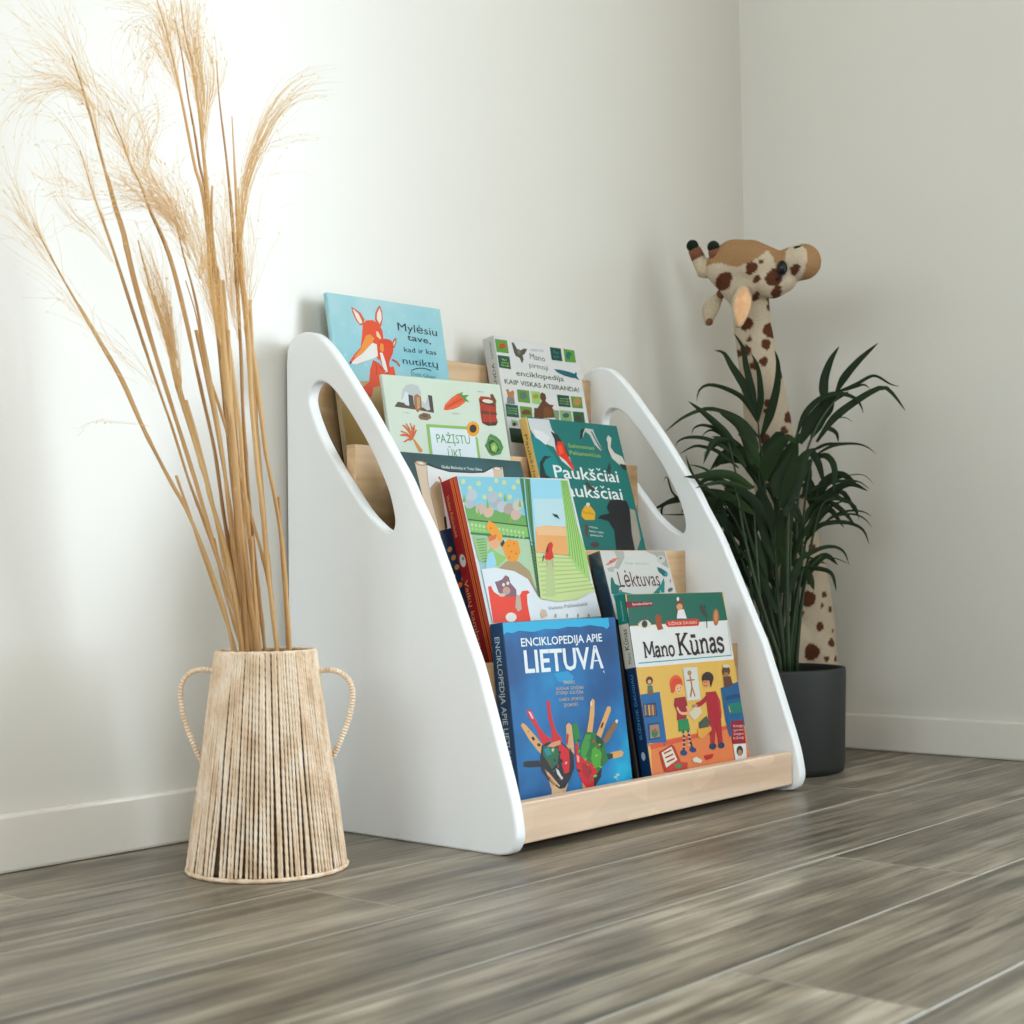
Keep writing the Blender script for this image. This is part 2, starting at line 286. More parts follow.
('s',[(12.6,147),(23.4,148)],1.29,'6fa05a'),
('p',[(33.3,191.6),(41.6,200.5),(52.9,195.3),(60.9,179.7),(56.2,170.7),(42,178.7)],'eaa74a'),
('p',[(54.9,166.9),(70.9,175.6),(89,172.7),(88.8,158.4),(75.4,143.2),(61.3,146.1),(57.2,156.5)],'e9a13f'),
('p',[(53.2,169.5),(61.3,175),(62.5,170.6),(55.4,164.8)],'3a2c22'),
('e',(42,190.2),(1.5,0),(-0.3,-1),'b8682a'),
('e',(48.4,181.1),(1.5,0),(-0.3,-1),'b8682a'),
('e',(68,166.6),(1.5,0),(-0.3,-1),'b8682a'),
('e',(80.1,169),(1.5,0),(-0.3,-1),'b8682a'),
('e',(71.1,158.8),(1.5,0),(-0.3,-1),'b8682a'),
('e',(79.6,156),(1.5,0),(-0.3,-1),'b8682a'),
('e',(64.8,151.2),(1.5,0),(-0.3,-1),'b8682a'),
('p',[(34.3,177.5),(49.4,178.6),(53.1,166.9),(40.4,162),(31.8,167.3)],'e8b18e'),
('p',[(33.3,180.1),(50.2,181.1),(46.7,176),(32.7,172.4)],'d97c3c'),
('p',[(20.6,157.4),(33.9,164.7),(46.1,156.8),(59.2,151.3),(40.8,140.4),(24.6,147.2)],'9cc477'),
('p',[(26,157.3),(36.6,159.6),(38.3,144.2),(19.8,132.2),(16,137.3)],'a7d6e6'),
('p',[(57.6,146.3),(80,145.6),(98.5,132.1),(103.4,100.7),(105.5,95.5),(94.2,119.3),(68.3,133.1),(40,137.8)],'b09a78'),
('p',[(7.8,137.6),(32.9,138.8),(68.3,133.1),(91.2,122),(100.5,103.5),(105.8,94.2),(138.2,87.4),(179.5,89.3),(222.5,98.1),(223.2,65.4),(6.9,69.1)],'e6eaec'),
('p',[(12.5,114.9),(18.3,115.9),(21.3,108.2),(31.9,101.5),(54.2,101.7),(66.7,99.8),(74.7,106.7),(86.3,107.2),(89,104),(82.5,101.7),(79.4,89),(78.6,67.3),(7.6,69)],'e8543c'),
('p',[(27.1,120.6),(34.7,121.5),(41.9,123.3),(49.9,128.6),(55.4,125.8),(55.9,118.2),(64.1,108.9),(61.9,100.1),(39,100.6),(29.9,106.6)],'8e6a76'),
('e',(45.2,108.4),(7.3,-0.3),(-1.6,-5),'c9a697'),
('e',(42.2,116.2),(2.6,-0.1),(-0.7,-2.3),'efe3d8'),
('e',(50.9,117.9),(2.6,-0.1),(-0.7,-2.3),'efe3d8'),
('p',[(62,102.6),(69,101),(66.1,83.3),(58.4,80.4),(54.8,86.4)],'c9b2a4'),
('e',(35.4,103.3),(6.5,-0.3),(-0.7,-2.2),'d8c3b4'),
('e',(42.9,74.2),(10.2,-0.6),(-1.9,-5.9),'efeae2'),
('p',[(140.8,257.5),(214,256.5),(203.2,202.2),(182.9,150.8),(116.9,157.7)],'a9d8e6'),
('p',[(137.2,229.4),(208.8,229.8),(195.5,190),(130,190.6)],'c6dfe2'),
('p',[(129.2,190.6),(150.8,193.1),(196.7,190),(182.9,150.8),(118.7,157.2)],'e9b27a'),
('p',[(129.2,190.6),(150.8,193.1),(196.3,188.6),(192.4,177.7),(130.4,180)],'ecc49a'),
('p',[(118.1,155.6),(184.7,150.3),(207.1,131.2),(223.2,102.1),(180,90.6),(139.1,90),(107.2,94.9)],'cdd9a0'),
('s',[(120.1,149.8),(195.8,146.5)],1.4,'a9c27a'),
('s',[(119.1,143.5),(199.4,141.2)],1.4,'a9c27a'),
('s',[(118.2,137.2),(202.9,136)],1.4,'a9c27a'),
('s',[(117.2,130.9),(206.5,130.7)],1.4,'a9c27a'),
('s',[(116.3,124.7),(210,125.4)],1.4,'a9c27a'),
('s',[(115.3,118.5),(213.6,120.1)],1.39,'a9c27a'),
('s',[(114.4,112.2),(217.2,114.9)],1.39,'a9c27a'),
('s',[(113.4,106),(220.7,109.6)],1.39,'a9c27a'),
('s',[(112.5,99.8),(223.2,104.3)],1.39,'a9c27a'),
('p',[(137.7,149.3),(151.6,149),(137.4,96.6),(117.9,97.5)],'bfcb98'),
('p',[(203.5,256.3),(218.9,256),(215.8,202.2),(223.2,155.3),(217.9,114.6),(194.7,131.6),(183.8,153.5),(194.9,202.3)],'aed083'),
('s',[(206,255.2),(198.2,202.3),(187,150.7)],1.14,'5f9a45'),
('s',[(208.1,255.3),(201.9,202.2),(191.4,145.8)],1.14,'5f9a45'),
('s',[(210.2,255.3),(205.7,202.2),(195.9,140.8)],1.14,'5f9a45'),
('s',[(212.3,255.3),(209.5,202.2),(200.3,135.8)],1.14,'5f9a45'),
('s',[(214.4,255.4),(213.2,202.2),(204.8,130.8)],1.14,'5f9a45'),
('s',[(216.6,255.4),(217,202.2),(209.3,125.7)],1.14,'5f9a45'),
('p',[(121.9,257.8),(140.6,257),(123,181.4),(106.7,96.7),(103.4,100.7),(111.6,171),(116.2,208)],'5a8a50'),
('s',[(124.7,256.8),(113.4,176.3),(106.2,103.2)],1.78,'3f6f3c'),
('s',[(135.6,256.4),(119.2,176.2),(107.1,98)],1.44,'38454a'),
('s',[(128.6,256.8),(117.6,202.7),(113.7,165.7)],2.14,'9fcfdd'),
('s',[(111.6,171),(120.3,167.7)],1.05,'2f3a34'),
('s',[(111.1,166.3),(119.3,163)],1.05,'2f3a34'),
('s',[(110.6,161.6),(118.3,158.2)],1.05,'2f3a34'),
('s',[(110.1,156.9),(117.4,153.5)],1.05,'2f3a34'),
('s',[(109.6,152.1),(116.4,148.8)],1.04,'2f3a34'),
('s',[(109.1,147.4),(115.4,144.1)],1.04,'2f3a34'),
('s',[(108.6,142.7),(114.5,139.4)],1.04,'2f3a34'),
('s',[(108.1,138),(113.5,134.7)],1.04,'2f3a34'),
('s',[(107.6,133.4),(112.5,130.1)],1.04,'2f3a34'),
('s',[(107.1,128.7),(111.6,125.4)],1.04,'2f3a34'),
('s',[(106.6,124),(110.6,120.7)],1.04,'2f3a34'),
('s',[(106.1,119.3),(109.6,116.1)],1.04,'2f3a34'),
('s',[(105.7,114.7),(108.7,111.4)],1.04,'2f3a34'),
('s',[(105.2,110),(107.7,106.8)],1.04,'2f3a34'),
('s',[(104.7,105.4),(106.8,102.2)],1.04,'2f3a34'),
('s',[(104.2,100.7),(105.8,97.5)],1.03,'2f3a34'),
('p',[(169.3,209.2),(180.1,207.3),(182.8,201),(176.8,203.7),(173,204.6)],'30383c'),
('p',[(132.6,149.4),(137.8,155.1),(142.4,157.2),(146.9,167.7),(154.2,170.3),(156.8,166.2),(151.9,159.1),(152.4,148.9),(142.3,145.2),(134.7,146.2)],'d5432f'),
('p',[(146.7,167.2),(138.5,157.3),(141.5,154.5),(147.6,165)],'8c2a20'),
('s',[(138.8,146.6),(135.7,137.5)],2.49,'c9b4a6'),
('s',[(147.7,146.9),(146.3,135.8)],2.51,'c9b4a6'),
('s',[(132.7,152.1),(127.7,144.3)],1.77,'4a3a34'),
('t','Violeta Palčinskaitė',(117.6,79.3),(199.6,81.7),4.59,'a9a9a6',0),
('e',(128.7,71.4),(1.9,-0.1),(-0.9,-2.6),'b9a99a'),
('e',(152.2,70.1),(2,-0.1),(-0.9,-2.6),'b9a99a'),
('e',(174.2,68.9),(2,-0.1),(-0.9,-2.6),'b9a99a'),
('e',(196.6,67.6),(2.1,-0.1),(-1,-2.6),'b9a99a'),
('p',[(98.6,75.2),(104.6,81.3),(111.8,79.6),(113,71.8),(100.5,69.4)],'d8c0a8'),
],
'lekt': [
('p',[(33.2,166.8),(54.6,166.8),(53.4,157.3),(33.4,140.2),(23.4,142),(36.6,155.6)],'b9b7b0'),
('p',[(106.6,166.8),(152.2,166.8),(153.2,141.3),(138.1,146.7),(126.8,160.9)],'b3b1aa'),
('e',(138.5,154.7),(10.3,0),(-2.5,-6),'cfcdc6'),
('e',(138.7,156.5),(3.4,0),(-0.9,-2.1),'8f8f8a'),
('p',[(5.4,146.3),(26,155.6),(38.6,157.3),(29.7,151.3),(11.9,146.3)],'dd8a5a'),
('e',(19.8,151.9),(2.6,0),(-0.5,-1.4),'8a5ac0'),
('p',[(7.7,142),(24.4,144.5),(21.2,136),(9.7,137)],'bcbab4'),
('t','Kaip skraido',(51.1,147.8),(106.8,146.4),3.44,'b4b4ac',0),
('t','Lėktuvas',(27.4,114.4),(122.3,115.1),22.04,'5a2e22',0),
('p',[(10.6,127.6),(14.6,129.3),(17.3,119.1),(29.2,115.6),(22.3,111.4),(24.3,102.9),(4.1,105),(5.8,115.1)],'13796f'),
('e',(24.9,108),(4.2,-0.1),(-1,-2.7),'8a7f78'),
('p',[(123.9,143.2),(135.6,140.5),(146.8,134.2),(143.7,128.9),(135,128.6),(125.2,136.1)],'1c6a70'),
('e',(142.2,132.1),(4,0),(-1,-2.5),'3aa0a0'),
('p',[(26.3,108),(54.1,103.7),(97.8,103.3),(123,116.8),(133.4,126.9),(133.5,120.2),(126.5,104.5),(118,104.6),(120.2,109.8),(104.7,92.7),(8,94.9),(6,103.3)],'1c8a84'),
('e',(148,121.8),(1.4,0),(-1.3,-3.2),'8a8a86'),
('e',(142.5,108.6),(6.8,2),(1.3,-2.5),'6a6a66'),
],
'blue': [
('p',[(0.6,232.9),(207,232.9),(207.7,222.5),(201.7,218.4),(195,221.5),(166.3,224.8),(146.8,223.1),(121.9,224.3),(103,221.9),(78.9,223.1),(54.7,219.9),(28.9,222.6),(15.6,220),(5.9,221.5),(0.3,218.7)],'4ab5d8'),
('p',[(85.1,167.8),(112.7,169.1),(123.9,161.7),(114.6,152.5),(92.5,157.7)],'2fa0cc'),
('t','ENCIKLOPEDIJA APIE',(30.2,203.3),(189.1,203.2),9.75,'eef3f2',0.045),
('t','LIETUVĄ',(32.6,171.7),(187.5,169.5),26.16,'eef3f2',0.07),
('t','ŽMONĖS',(102.5,153.7),(124.6,153),3.82,'c9b394',0.02),
('t','AUGALAI  GYVŪNAI',(86.8,147),(140.5,145.4),3.79,'c9b394',0.02),
('t','ISTORIJA  KULTŪRA',(85.9,141.7),(139.6,139.6),3.79,'c9b394',0.02),
('t','GAMTA  SPORTAS',(90.3,133.3),(138.6,131.8),3.79,'c9b394',0.02),
('t','ĮDOMYBĖS',(98.8,125.8),(126.5,125.3),3.8,'c9b394',0.02),
('p',[(57.9,31.6),(69.5,21),(85,23.8),(93.2,37.1),(83.8,53.2),(53.3,48.9)],'d9b48c'),
('p',[(12.9,67),(21.5,67.4),(41.4,66),(44.6,58.2),(20.3,59.8),(12,61.6)],'1d1a1c'),
('p',[(14.4,110.2),(18.6,113),(23,110.4),(38.9,96),(51.4,82.7),(46.1,73),(40.5,78.2),(26.8,92.4)],'e0b07a'),
('e',(34.6,92.7),(2.4,0.6),(1.6,-2.4),'2a1d18'),
('e',(43.8,84.4),(2.8,-1.4),(-1.7,-1.5),'3a241c'),
('e',(26.8,101.7),(1.1,-0.1),(-0.1,-0.9),'6a4426'),
('p',[(27,125),(30.9,127.5),(36.5,126.7),(39.7,119.3),(47.7,105.5),(57.8,95.3),(68.6,88.7),(58.4,80.2),(49.1,86.7),(41.7,104.2),(32,116.2)],'d3243c'),
('p',[(30,125.7),(34.7,124.4),(39.3,116.5),(36.3,115.8)],'e6d0d4'),
('p',[(66.6,135.2),(70.4,136.3),(72.9,133.8),(72.3,120.5),(75.8,105.1),(80.1,95.2),(89.3,86.8),(79.2,80.2),(68.3,86.8),(69.8,99.9),(65.8,117.3)],'cf1f35'),
('p',[(98.7,103.2),(104.7,106.1),(109.6,102.3),(109.8,85),(109,67.8),(99.9,59.2),(95.6,78.6)],'d9b184'),
('p',[(98,93.7),(102.3,91.4),(97.7,78.4),(95.9,82.4)],'c0392b'),
('p',[(48.5,83),(59.3,85.8),(83.1,85.5),(96.7,76.6),(107.5,67.9),(106.2,50.9),(96.5,38.6),(84.2,28.6),(70.7,28.3),(55,41.3),(43.8,53.7),(42.7,64.9)],'1d1a1c'),
('p',[(51.1,80.9),(67.7,82.7),(78.9,78.3),(78.8,68.8),(74.1,58),(62.9,53.5),(55.7,63.6),(49.6,71.7)],'1f6f4a'),
('p',[(52.1,78),(61.3,79.9),(65.9,72),(56.6,69.1)],'2f8fa0'),
('p',[(61,78.1),(72.8,77.9),(71.8,71.4),(63.1,73.2)],'3a8a4a'),
('p',[(80.1,85.8),(89.6,79.2),(99.1,72.6),(98.4,59.3),(94.8,46.4),(85.5,45.5),(82.9,57.1),(80.3,72.5)],'d3243c'),
('p',[(68,85),(84.7,86.3),(84.8,81.5),(70,79.1),(58.5,81.1)],'e0a37e'),
('p',[(70.5,54.6),(75.8,50.3),(81.6,40.2),(79.9,38.5),(72.2,46.9)],'dfe3e4'),
('p',[(49.9,54.9),(59.1,48.3),(71.9,35.7),(65.5,32.6),(55.3,43.1)],'b98a5a'),
('s',[(53.6,50.8),(63.7,40.3),(74.2,31.7)],2.08,'d8c8a0'),
('p',[(59.3,31.5),(64.2,34.3),(75.1,27.8),(80.6,24.9),(78.8,23.2),(57.9,22.7)],'e3c09a'),
('p',[(117.3,34.4),(155.7,38),(140.2,22.3),(118.3,21.9)],'d9a07c'),
('p',[(110.8,102.2),(114.4,105.3),(121,102.3),(123.2,91.5),(120.4,80.2),(115.2,76.8),(110.7,86.8)],'2f8a3e'),
('p',[(145.7,109),(151.5,128.2),(156.1,132.2),(160.1,129.5),(156.7,112.1),(148.8,90.2),(138,91.8)],'e0b07a'),
('p',[(151.5,128.2),(154.2,129),(153.9,123.1),(150.4,123.4)],'f0e6da'),
('p',[(156.2,86.7),(170.3,103.2),(184.6,119.9),(191.1,119.8),(191.2,114.4),(179.5,100.4),(165,82)],'e0b07a'),
('e',(169.9,97.3),(2,-0.6),(-3.1,-3.8),'5a3a24'),
('p',[(167.6,78.8),(181,90.4),(197.7,101.3),(204.4,101.4),(201.5,94.6),(182.2,78.5),(173.2,73.8)],'8f6f4c'),
('p',[(197.6,100.5),(202.3,102.6),(204.1,100),(200.2,96.7)],'e6e0d8'),
('p',[(175.7,60.4),(185.8,62.3),(204,62.6),(208.4,59.2),(204.2,54.6),(190.9,53.9),(177.9,54.2)],'e0b07a'),
('p',[(166.3,62.2),(185.5,60.4),(185.1,54.5),(174.5,53.6),(166.2,52.5)],'1f4a2c'),
('p',[(134.8,91.5),(152,90),(163,80.2),(170.3,75.6),(171.8,65.6),(174.5,53.6),(160.1,45.3),(151,38.5),(138.3,47.6),(121.5,58.9),(120.6,72.4),(128.7,83.3)],'2a7a38'),
('p',[(124.3,76),(134.3,88.6),(145.2,87.6),(139.4,72.6),(127.9,60.2),(120.9,64.7)],'4f9a45'),
('p',[(145.3,70.1),(155.4,73.1),(163.2,62.6),(157.3,47.5),(144.2,45),(140.3,59)],'5aa83f'),
('p',[(154.6,86.8),(169,77.7),(164.2,68.3),(154.5,77)],'14482a'),
('p',[(112,80),(118.6,78.4),(117.8,65),(129.1,58.1),(145,49.8),(151,38.5),(140.6,24.2),(127.6,21.8),(117,32.6),(110.4,48.5),(110.2,61.9)],'d42440'),
('p',[(120.8,55.1),(132.8,52),(140.7,43.4),(129.5,33.1),(121.6,41.6)],'b01a30'),
('p',[(113.3,65.5),(117.5,63.1),(116.2,55.6),(112.6,57.9)],'e8b8a0'),
('p',[(142.5,35.5),(160.1,45.3),(156.6,34),(140.2,22.3)],'1d1a1c'),
('e',(191.1,33),(4.2,-0.5),(-0.3,-1.9),'a8cfe0'),
('e',(186,30.4),(3.5,-0.4),(-0.3,-1.9),'a8cfe0'),
('e',(188.7,27),(3.2,-0.4),(-0.3,-1.5),'8ab9d0'),
('e',(136,50.2),(3.5,-0.4),(-0.2,-0.7),'d42440'),
('e',(73.2,54),(1.8,-1.3),(-1.6,-0.9),'1d1a1c'),
('e',(149.2,75.7),(-2.7,-0.2),(-0.2,0.7),'2a7a38'),
('e',(81.3,71.6),(-1.8,-1.4),(-1.7,0.9),'1d1a1c'),
('e',(120.2,82.8),(4,-1.1),(-0.6,-1),'1d3a22'),
('e',(102.3,73.3),(1.2,-1.5),(-1,-0.3),'2a6f9a'),
('e',(137,33.5),(-0.5,-2.6),(-1.8,0.2),'2a7a38'),
('e',(70.2,63.6),(0.8,-1.9),(-1.5,-0.2),'1d1a1c'),
('e',(148.8,79.1),(1.2,-1),(-1.7,-0.8),'d42440'),
('e',(96,62.4),(0.9,-1.3),(-1.2,-0.3),'c9283a'),
('e',(136.3,42.2),(-2.7,-0.7),(-0.4,0.6),'1d3a22'),
('e',(53,81.5),(2.4,-1.5),(-0.6,-0.4),'2a6f9a'),
('e',(119.8,57.4),(1.8,-0.3),(-0.4,-1.2),'d42440'),
('e',(74.3,55.6),(1.1,-2.2),(-1.6,-0.3),'c9283a'),
('e',(128.7,60.4),(-4.5,0.1),(-0.1,1),'5aa83f'),
('e',(72.9,58),(1.2,-0.8),(-1.4,-0.8),'2a6f9a'),
('e',(117.8,72.2),(2.5,-1.9),(-1.1,-0.6),'2a7a38'),
('e',(76.9,70.1),(-0.4,-0.9),(-1.4,0.3),'2f8a4e'),
('e',(118.1,69.4),(-2,-2),(-1.9,0.8),'5aa83f'),
('e',(90.7,58.1),(-1.8,-1.3),(-1.1,0.6),'d8cfc0'),
('e',(160.1,73.8),(1.3,-1.2),(-1.9,-0.7),'8fc060'),
('e',(83.1,61.2),(-0.6,-2.3),(-2,0.3),'1d1a1c'),
('e',(145.4,47.3),(0.2,-1),(-2.3,-0.1),'5aa83f'),
('e',(59.1,62.6),(-1,-0.6),(-1.2,0.8),'c9283a'),
('e',(151.4,61.2),(-2.8,-1),(-1.2,1.3),'8fc060'),
('e',(75,39.9),(2.7,-1.3),(-0.8,-0.7),'7a2a2a'),
('e',(144.7,36.4),(-3.9,-0.3),(-0.4,1.4),'8fc060'),
('e',(56.1,44.2),(2.8,-1.6),(-1.2,-0.9),'c9283a'),
('e',(157.2,46.4),(2.8,-1),(-0.9,-1),'8fc060'),
('e',(79.3,51.9),(1.1,-1.9),(-0.9,-0.2),'1d1a1c'),
('e',(150.4,75.8),(-1,-0.7),(-1.1,0.6),'a01a30'),
('e',(80.9,41.1),(-0.2,-1.5),(-0.9,0.1),'d8cfc0'),
('e',(141.8,81.1),(-3.2,-0.4),(-0.4,1),'2a7a38'),
('e',(102.9,77.6),(1.8,-1.1),(-0.9,-0.6),'d8cfc0'),
('e',(129,58.3),(0.7,-1),(-2.1,-0.5),'8fc060'),
('e',(72.5,55.6),(0.1,-2.5),(-1.3,0),'1d1a1c'),
('e',(156.5,70.7),(0.7,-1.9),(-2.1,-0.2),'a01a30'),
('e',(74.8,78.4),(0.7,-0.9),(-1.5,-0.5),'7a2a2a'),
('e',(113.9,46.4),(3.4,-1.7),(-1.1,-0.9),'1d3a22'),
('e',(60,59.5),(-1.7,-0.6),(-0.5,0.5),'c9283a'),
('e',(133.2,52.1),(-1.9,-0.7),(-1.2,1.2),'8fc060'),
('e',(67.9,76),(-1.4,-1.8),(-1.9,0.6),'d8cfc0'),
('e',(133.4,52.5),(0.6,-1.3),(-1.5,-0.2),'1d3a22'),
('e',(97.1,44.4),(-1.7,-0.4),(-0.8,1.2),'1d1a1c'),
('e',(160.4,54.8),(-1.4,-0.2),(-0.7,1.4),'a01a30'),
('e',(65.9,51),(-2,-0.4),(-0.3,0.7),'2f8a4e'),
],
'kunas': [
('p',[(4.1,263.5),(228.8,263.5),(231.6,223),(0.3,222)],'0d6a58'),
('p',[(0.3,220.9),(231.6,223),(231.6,166.9),(5.3,166.7),(0.3,168)],'e9e7e2'),
('p',[(2.8,166.8),(231.6,166.9),(231.6,27.4),(0.3,25.8)],'e3bb6c'),
('p',[(8.7,68.7),(124.6,72.6),(231.2,80.2),(231.6,27.4),(0.3,25.8)],'e08a5c'),
('p',[(5.7,66.9),(124.4,72),(227.8,78.8),(224.6,74.1),(122.9,66.5),(6.4,59.9)],'d9664a'),
('p',[(0.5,254.4),(59.3,253.3),(57.7,247),(0.4,245.7)],'7e1a24'),
('t','Smalsučiams',(13.3,248.6),(57.3,249.6),3.42,'ead9d4',0.02),
('e',(33.9,223.6),(14,-0.4),(-1.5,-5.9),'e3d9c4'),
('e',(33.9,223.6),(6.7,-0.2),(-1.3,-5),'3f5a56'),
('e',(33.9,223.6),(3.1,-0.1),(-0.6,-2.5),'15201e'),
('s',[(20.7,224.6),(29,228.8),(41.6,229.1),(48.6,223.8)],1.38,'7a4a34'),
('p',[(59.1,231.7),(67.7,236.3),(74.3,232.9),(71.2,225),(74.1,215.4),(61.5,214.2),(58.3,222.3)],'a2562f'),
('p',[(124,256),(129.6,252),(129.7,239.6),(132.2,228.1),(111.2,228.7),(109.8,240.1),(112.4,249.7)],'7a4a30'),
('e',(119.4,244.7),(7.2,-0.2),(-1.2,-4.5),'d9a57e'),
('p',[(114.2,240),(128.4,241.3),(132.2,228.1),(108.5,228.8)],'e9e6e2'),
('e',(118.3,255.5),(2.8,0),(-0.8,-2.9),'e8e8e4'),
('p',[(83.3,226.3),(158.5,227.4),(161.3,223.1),(157.5,217.3),(85.4,217.6),(80.9,220.9)],'c94a34'),
('t','SUŽINOK DAUGIAU',(87.1,220.1),(154.9,220.3),4.13,'f0d2c4',0.02),
('p',[(166.3,245.4),(175.3,246.8),(178.8,238.5),(184,230),(178.9,228.5),(169.3,235.4)],'4a4434'),
('p',[(176.8,245.8),(182.7,246.4),(180.5,238.4)],'20406a'),
('s',[(180.1,228.5),(177.1,213.7)],2.07,'3a3a30'),
('e',(203.3,227.9),(7.6,-0.2),(-3.3,-11.9),'b9764a'),
('e',(203.7,229.5),(4.1,-0.1),(-2.2,-8),'d09468'),
('s',[(7.7,172.4),(118.4,172.7),(226.8,172.8)],1.36,'2f9aa8'),
('s',[(226.8,172.8),(229.7,220.4)],1.07,'9cb4b4'),
('g','Mano',(22.7,179.1),(92.6,179),20.31,3.57,'3a2622'),
('g','Kūnas',(99.1,178.7),(213.2,179.5),29.18,4.86,'3a2622'),
('p',[(1.6,131.7),(44.2,132.6),(42.9,66.6),(1,68.5)],'1b6a9c'),
('p',[(3.6,119.3),(32,119.8),(31.1,102),(4.3,101.6)],'123f62'),
('p',[(7.2,93.2),(33,93.2),(30.4,72.9),(4.5,72.1)],'123f62'),
('p',[(6.3,117.9),(9.4,118),(8,104.4),(4.9,104.3)],'b98a5a'),
('p',[(10.3,117.6),(13.4,117.7),(12,104.1),(8.9,104)],'4a5a5a'),
('p',[(14.4,117.3),(17.5,117.4),(16.1,103.8),(13,103.7)],'d9b27a'),
('p',[(18.4,117.1),(21.5,117.1),(20.1,103.4),(17,103.4)],'a8683f'),
('p',[(22.4,116.8),(25.6,116.9),(24.1,103.1),(21,103.1)],'caa36a'),
('p',[(26.5,116.5),(29.6,116.6),(28.2,102.8),(25.1,102.8)],'8a5a44'),
('p',[(10.9,91.3),(31.5,91.2),(30.3,74.5),(8.5,73.9)],'9a8a7a'),
('e',(19.3,80),(7.1,-0.6),(-1.4,-5.4),'3f7a4a'),
('e',(21.3,83.8),(3.5,-0.3),(-0.6,-2.4),'c9543a'),
('s',[(2.6,70.8),(4.1,64.6)],1.79,'1b6a9c'),
('s',[(36.7,67.2),(36.3,61.7)],1.84,'1b6a9c'),
('e',(25.4,148.6),(7.7,-0.4),(-1.4,-5.5),'5e3a28'),
('e',(25,147.1),(4.1,-0.2),(-0.7,-2.7),'e0b088'),
('p',[(19.6,142.2),(29.9,142.2),(30.3,131.3),(16.7,130.7)],'4f7a6a'),
('p',[(20.3,136.6),(28.4,136.1),(26.7,129.4),(18.6,129.9)],'8a5a3a'),
('e',(83.8,141.4),(15.1,-0.1),(-1.3,-11.2),'e0704e'),
('e',(88.2,133.6),(8.6,-0.5),(-1.6,-6.2),'efc196'),
('p',[(70.4,139.7),(79.2,148.6),(95.2,147.7),(97.7,140.6),(82.5,140.5),(73.9,128.5),(69.1,130.4)],'d9593c'),
('p',[(74.9,122.2),(99.5,122.7),(102.2,112.4),(94.1,92.5),(72.5,92.6),(75.4,103.3),(70.9,113)],'a02a36'),
('s',[(77,109.5),(85.5,101),(110.1,100.7)],3.81,'e9b58e'),
('s',[(98.7,109.5),(104.7,101.1)],3.87,'e9b58e'),
('p',[(75.3,93),(98.1,93.1),(99.3,77.3),(72.3,77.7)],'2a8a54'),
('s',[(83.1,77.7),(81.6,63.8),(77.3,51.7)],4.29,'3f2a2a'),
('s',[(94,77.7),(95.1,65.7),(97.6,54.5)],4.33,'3f2a2a'),
('s',[(79.9,73.9),(86.3,73.4)],1.9,'d9b29a'),
('s',[(91.9,74.1),(99.4,73.5)],1.92,'d9b29a'),
('s',[(78.5,68.4),(84.8,67.9)],1.9,'d9b29a'),
('s',[(90.5,68.9),(98,68.3)],1.92,'d9b29a'),
('s',[(77,62.9),(83.3,62.4)],1.9,'d9b29a'),
('s',[(89.1,63.7),(96.6,63.1)],1.91,'d9b29a'),
('s',[(75.6,57.5),(81.9,56.9)],1.89,'d9b29a'),
('s',[(87.7,58.6),(95.2,57.9)],1.91,'d9b29a'),
('e',(76.6,49.3),(7.3,-1.9),(-2.6,-3.4),'1d4a7a'),
('e',(98.3,51.3),(7.4,-1.9),(-2.4,-3.1),'1d4a7a'),
('e',(85.3,134.7),(1.2,-0.1),(-0.2,-0.9),'2a1d18'),
('e',(91.8,134.9),(1.2,-0.1),(-0.2,-0.9),'2a1d18'),
('s',[(84.3,131),(87.8,129.8),(91.9,131.1)],0.77,'a03a2a'),
('e',(94.9,132.2),(1.3,-0.1),(-0.2,-0.8),'e8a07a'),
('p',[(104.4,161.5),(137.5,160.8),(134.4,116.5),(102.3,116.8)],'dbd9d0'),
('e',(117.7,153.5),(4.9,-0.3),(-0.9,-3.5),'b98a5a'),
('s',[(117.7,149.6),(118.3,135.2),(111.2,121.3)],3.44,'b07a4a'),
('s',[(118.3,135.2),(122.3,121.2)],2.95,'b07a4a'),
('s',[(107.9,143.8),(127.3,143.9)],1.95,'b07a4a'),
('p',[(101.6,99.8),(126.7,110.7),(133,99),(112.5,89.5),(105.7,94.7)],'dcd2bc'),
('s',[(112.2,108.5),(128.3,110.6)],2.93,'8a8a80'),
('e',(159,144),(14.1,-0.8),(-2.5,-8.9),'3f2a24'),
('e',(153.9,137.9),(8.4,-0.5),(-1.7,-6),'dd9a6c'),
('p',[(145.2,141.6),(151.3,149.4),(168.2,148.4),(170.5,140.1),(163.3,130.8),(161.5,140.7)],'35221e'),
('p',[(149.2,125.2),(173.3,125.3),(180.6,110.2),(177.2,87.7),(166.7,85.2),(145.9,88.5),(147.1,109.3)],'b02a38'),
('e',(149.7,139.1),(1.2,-0.1),(-0.3,-1),'2a1d18'),
('e',(155.3,139.1),(1.2,-0.1),(-0.3,-1),'2a1d18'),
('s',[(148,135.3),(151.1,134.1),(154.8,135.2)],0.8,'a03a2a'),
('s',[(151.4,118.6),(135.3,111.7),(122.4,109.4)],6.54,'b02a38'),
('s',[(177,113.7),(176.1,94.2)],6.15,'c23c48'),
('e',(121,108.5),(3.8,-0.3),(-0.6,-2.2),'dd9a6c'),
('p',[(147.2,89.3),(175.6,88.4),(170.6,54.3),(160.2,54.2),(160.4,79.3),(151.1,54.4),(142.1,54.6)],'b02a38'),
('e',(145.8,51.7),(8.3,-0.8),(-1.2,-4.3),'1a3a5c'),
('e',(166.2,51.1),(7.9,-0.7),(-1.2,-4.1),'1a3a5c'),
('p',[(121.5,85.6),(141.6,93.6),(146.5,86.8),(142.8,77.5),(120.4,77.8)],'4f5a44'),
('p',[(114.8,77.3),(148.8,78.6),(148.4,73.2),(122.1,63.4),(114.8,67.2)],'e0a95c'),
